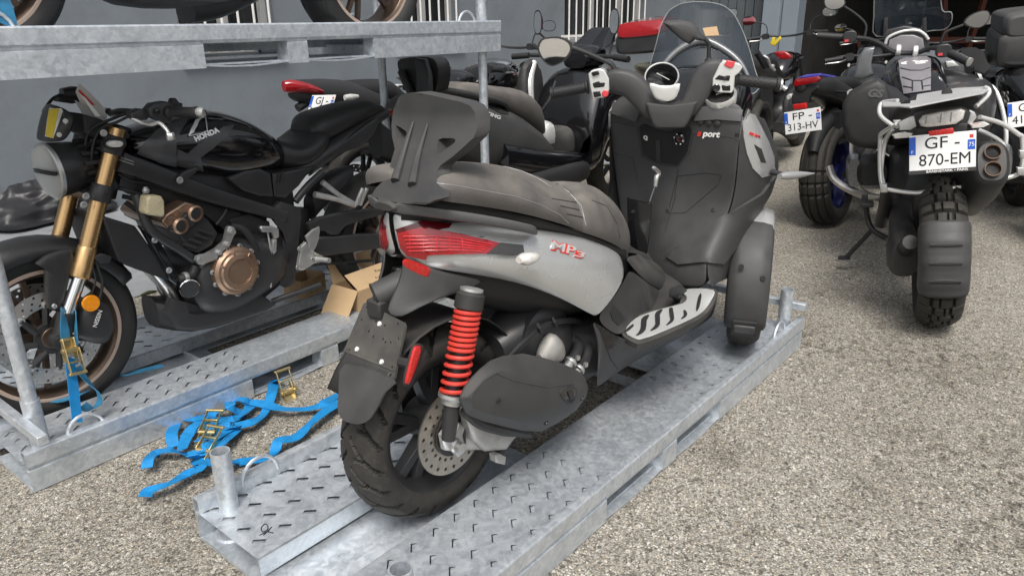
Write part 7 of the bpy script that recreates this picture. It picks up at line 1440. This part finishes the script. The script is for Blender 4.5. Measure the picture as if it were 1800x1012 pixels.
w = mb(); w.hull([(-.21, .12, .18, .19, 4), (-.17, .12, .25, .23, 4), (.08, .14, .28, .23, 4), (.17, .14, .22, .2, 4)], 24, 0); w.xf(Matrix.Translation((-.05, 0, 1.02))).build('top_case_lid', M['red_lens'], om, bevel=.01, ang=30)
# --- scooter with the tall tinted screen, standing nose in behind the three wheeler
SF = Frame((3.98, 1.86, 0), math.pi+.43)
ws = thing('maxi_scooter', 'scooter with a tall tinted windscreen rising behind the grey handlebars', 'scooter', SF, 'motorcycles parked in the yard')
SX = lambda px, py, x: SF.x(px, py, x)
SS = [(1134, 152), (1142, 118), (1152, 84), (1162, 46), (1176, 20), (1196, 8), (1220, 4), (1248, 5), (1272, 11), (1290, 26), (1304, 52), (1316, 84), (1326, 120), (1334, 156), (1300, 172), (1230, 178), (1170, 172)]
w = mb(); solid_sheet(w, lambda a, b: SX(a, b, .0+.3*((a-1235)/100)**2*-.35-.0022*(160-b)), SS, (.004, 0, 0), (), 11); scr = w.build('windscreen', M['smoke_screen'], ws, ang=60)
SKw = Skin(SF, [scr]); w = mb(); w.tube([SX(a, b, .0+.3*((a-1235)/100)**2*-.35-.0022*(160-b)) for a, b in SS], .0032, 6, 3, True); w.build('screen_edge', M['print_grey'], scr)
w = mb(); SKw.patch(w, [(1235, 50), (1260, 47), (1264, 63), (1240, 64)], .002, step=6); w.build('screen_label', M['cardboard'], scr)
w = mb(); w.hull([(-.62, .5, .84, .2, 3), (-.35, .5, .95, .24, 3), (-.12, .5, 1.03, .27, 3), (.0, .5, 1.03, .28, 3), (.12, .45, .98, .26, 3), (.35, .5, .82, .18, 2.6), (.5, .56, .7, .08, 2.4)], 24, 3); w.build('front_cowl', M['black_gloss'], ws, ang=60)
C = smooth_path([SX(1150, 142, -.1), SX(1172, 108, -.14), SX(1200, 84, -.17), SX(1235, 72, -.18), SX(1270, 86, -.17), SX(1300, 110, -.14), SX(1318, 140, -.1)], 4); w = mb(); w.tube(C, [.01, .018, .022, .024, .022, .018, .01], 14); w.build('dash_hood', M['grey_paint'], ws)
w = mb(); w.pillow([SX(a, b, -.16) for a, b in ((1156, 140), (1176, 110), (1204, 90), (1235, 82), (1268, 92), (1296, 116), (1312, 140))], (-.06, 0, 0), .01, .2); w.build('dash', M['black_matt'], ws)
w = mb(); w.hull([(-1.75, .7, .8, .08, 2.6), (-1.5, .55, .82, .18, 3), (-1.1, .42, .8, .22, 3), (-.75, .34, .62, .2, 3), (-.55, .3, .5, .18, 3)], 22, 3); w.build('rear_body', M['black_satin'], ws, ang=60); w = mb(); w.hull([(-1.55, .78, .86, .12, 3), (-1.2, .76, .84, .17, 3), (-.9, .66, .78, .15, 3)], 20, 3); w.build('seat', M['seat_black'], ws)
for nm, x in (('front_wheel', .28), ('rear_wheel', -1.27)):
    c = Vector((x, 0, .27)); w = mb(); rim_barrel(w, c, .185, .13); spokes(w, c, .18, 5, .04, .014, .016); o = w.build(nm, M['black_satin'], ws); k = mb(); tyre(k, c, .27, .13, .185, 100, 8); k.build('tyre', M['rubber'], o, ang=30)
w = mb(); w.tube([SX(1330, 92, -.35), SX(1340, 108, -.38), SX(1346, 118, -.4)], .018, 12); w.build('grip', M['black_matt'], ws); w = mb(); loop(w, [SX(1342, 98, -.36), SX(1350, 104, -.36), SX(1354, 116, -.38), SX(1362, 124, -.4)], .008); w.build('lever', M['alloy'], ws)
# --- bike with the wide red lamp behind, small yellow screen
RF = Frame((6.6, 2.5, 0), .1, -.1)
rm = bike('naked_motorcycle', 'dark motorcycle with a wide red tail lamp and fat rear seat, beside the windscreen', RF, 'motorcycles parked in the yard', tail_z=.97, tail_x=-.3, bar_z=1.12, mirrors=True)
w = mb(); w.pillow([RF.x(a, b, -.34) for a, b in round_poly([(1362, 92), (1380, 90), (1392, 98), (1390, 104), (1372, 104)], 2)], (-.02, 0, 0), .01, .2); w.build('tail_light', M['red_lens'], rm)
w = mb(); w.pillow([RF.x(a, b, .3) for a, b in ((1354, 78), (1358, 66), (1363, 66), (1362, 74), (1372, 64), (1374, 68), (1362, 82))], (-.01, 0, 0), .006, .2); w.build('small_screen', M['yellow_tape'], rm)
# --- inside the garage
for (x, y, yw, lab) in ((9.0, 2.2, .2, 'dark motorcycle deep in the garage shade behind the adventure motorcycle mirror'), (9.3, .2, .3, 'dark motorcycle in the garage right of the adventure motorcycle windscreen'), (8.2, 1.25, .25, 'dark faired motorcycle right at the garage mouth')):
    bike('motorcycle', lab, Frame((x, y, 0), yw, -.1), 'motorcycles in the garage', head='fairing', mirrors=True)
rk = thing('storage_rack', 'dark orange steel storage rack inside the garage', 'shelving', Frame((GX+3.2, .6, 0)))
def gr_(px, py): return WF.x(px, py, GX+3.2)-Vector((GX+3.2, .6, 0))
for a, b in (((1490, -20), (1520, 140)), ((1740, -30), (1690, 120)), ((1560, -40), (1560, 160)), ((1660, -40), (1660, 160))):
    w = mb(); p, q = gr_(*a), gr_(*b); w.tube([p, q], .05, 4); w.build('rack_beam', M['rack_orange'], rk)
for z in (.9, 1.7, 2.5):
    w = mb(); w.box((0, 0, z), (.06, 4.4, .1)); w.build('rack_beam', M['rack_orange'], rk, bevel=.004)
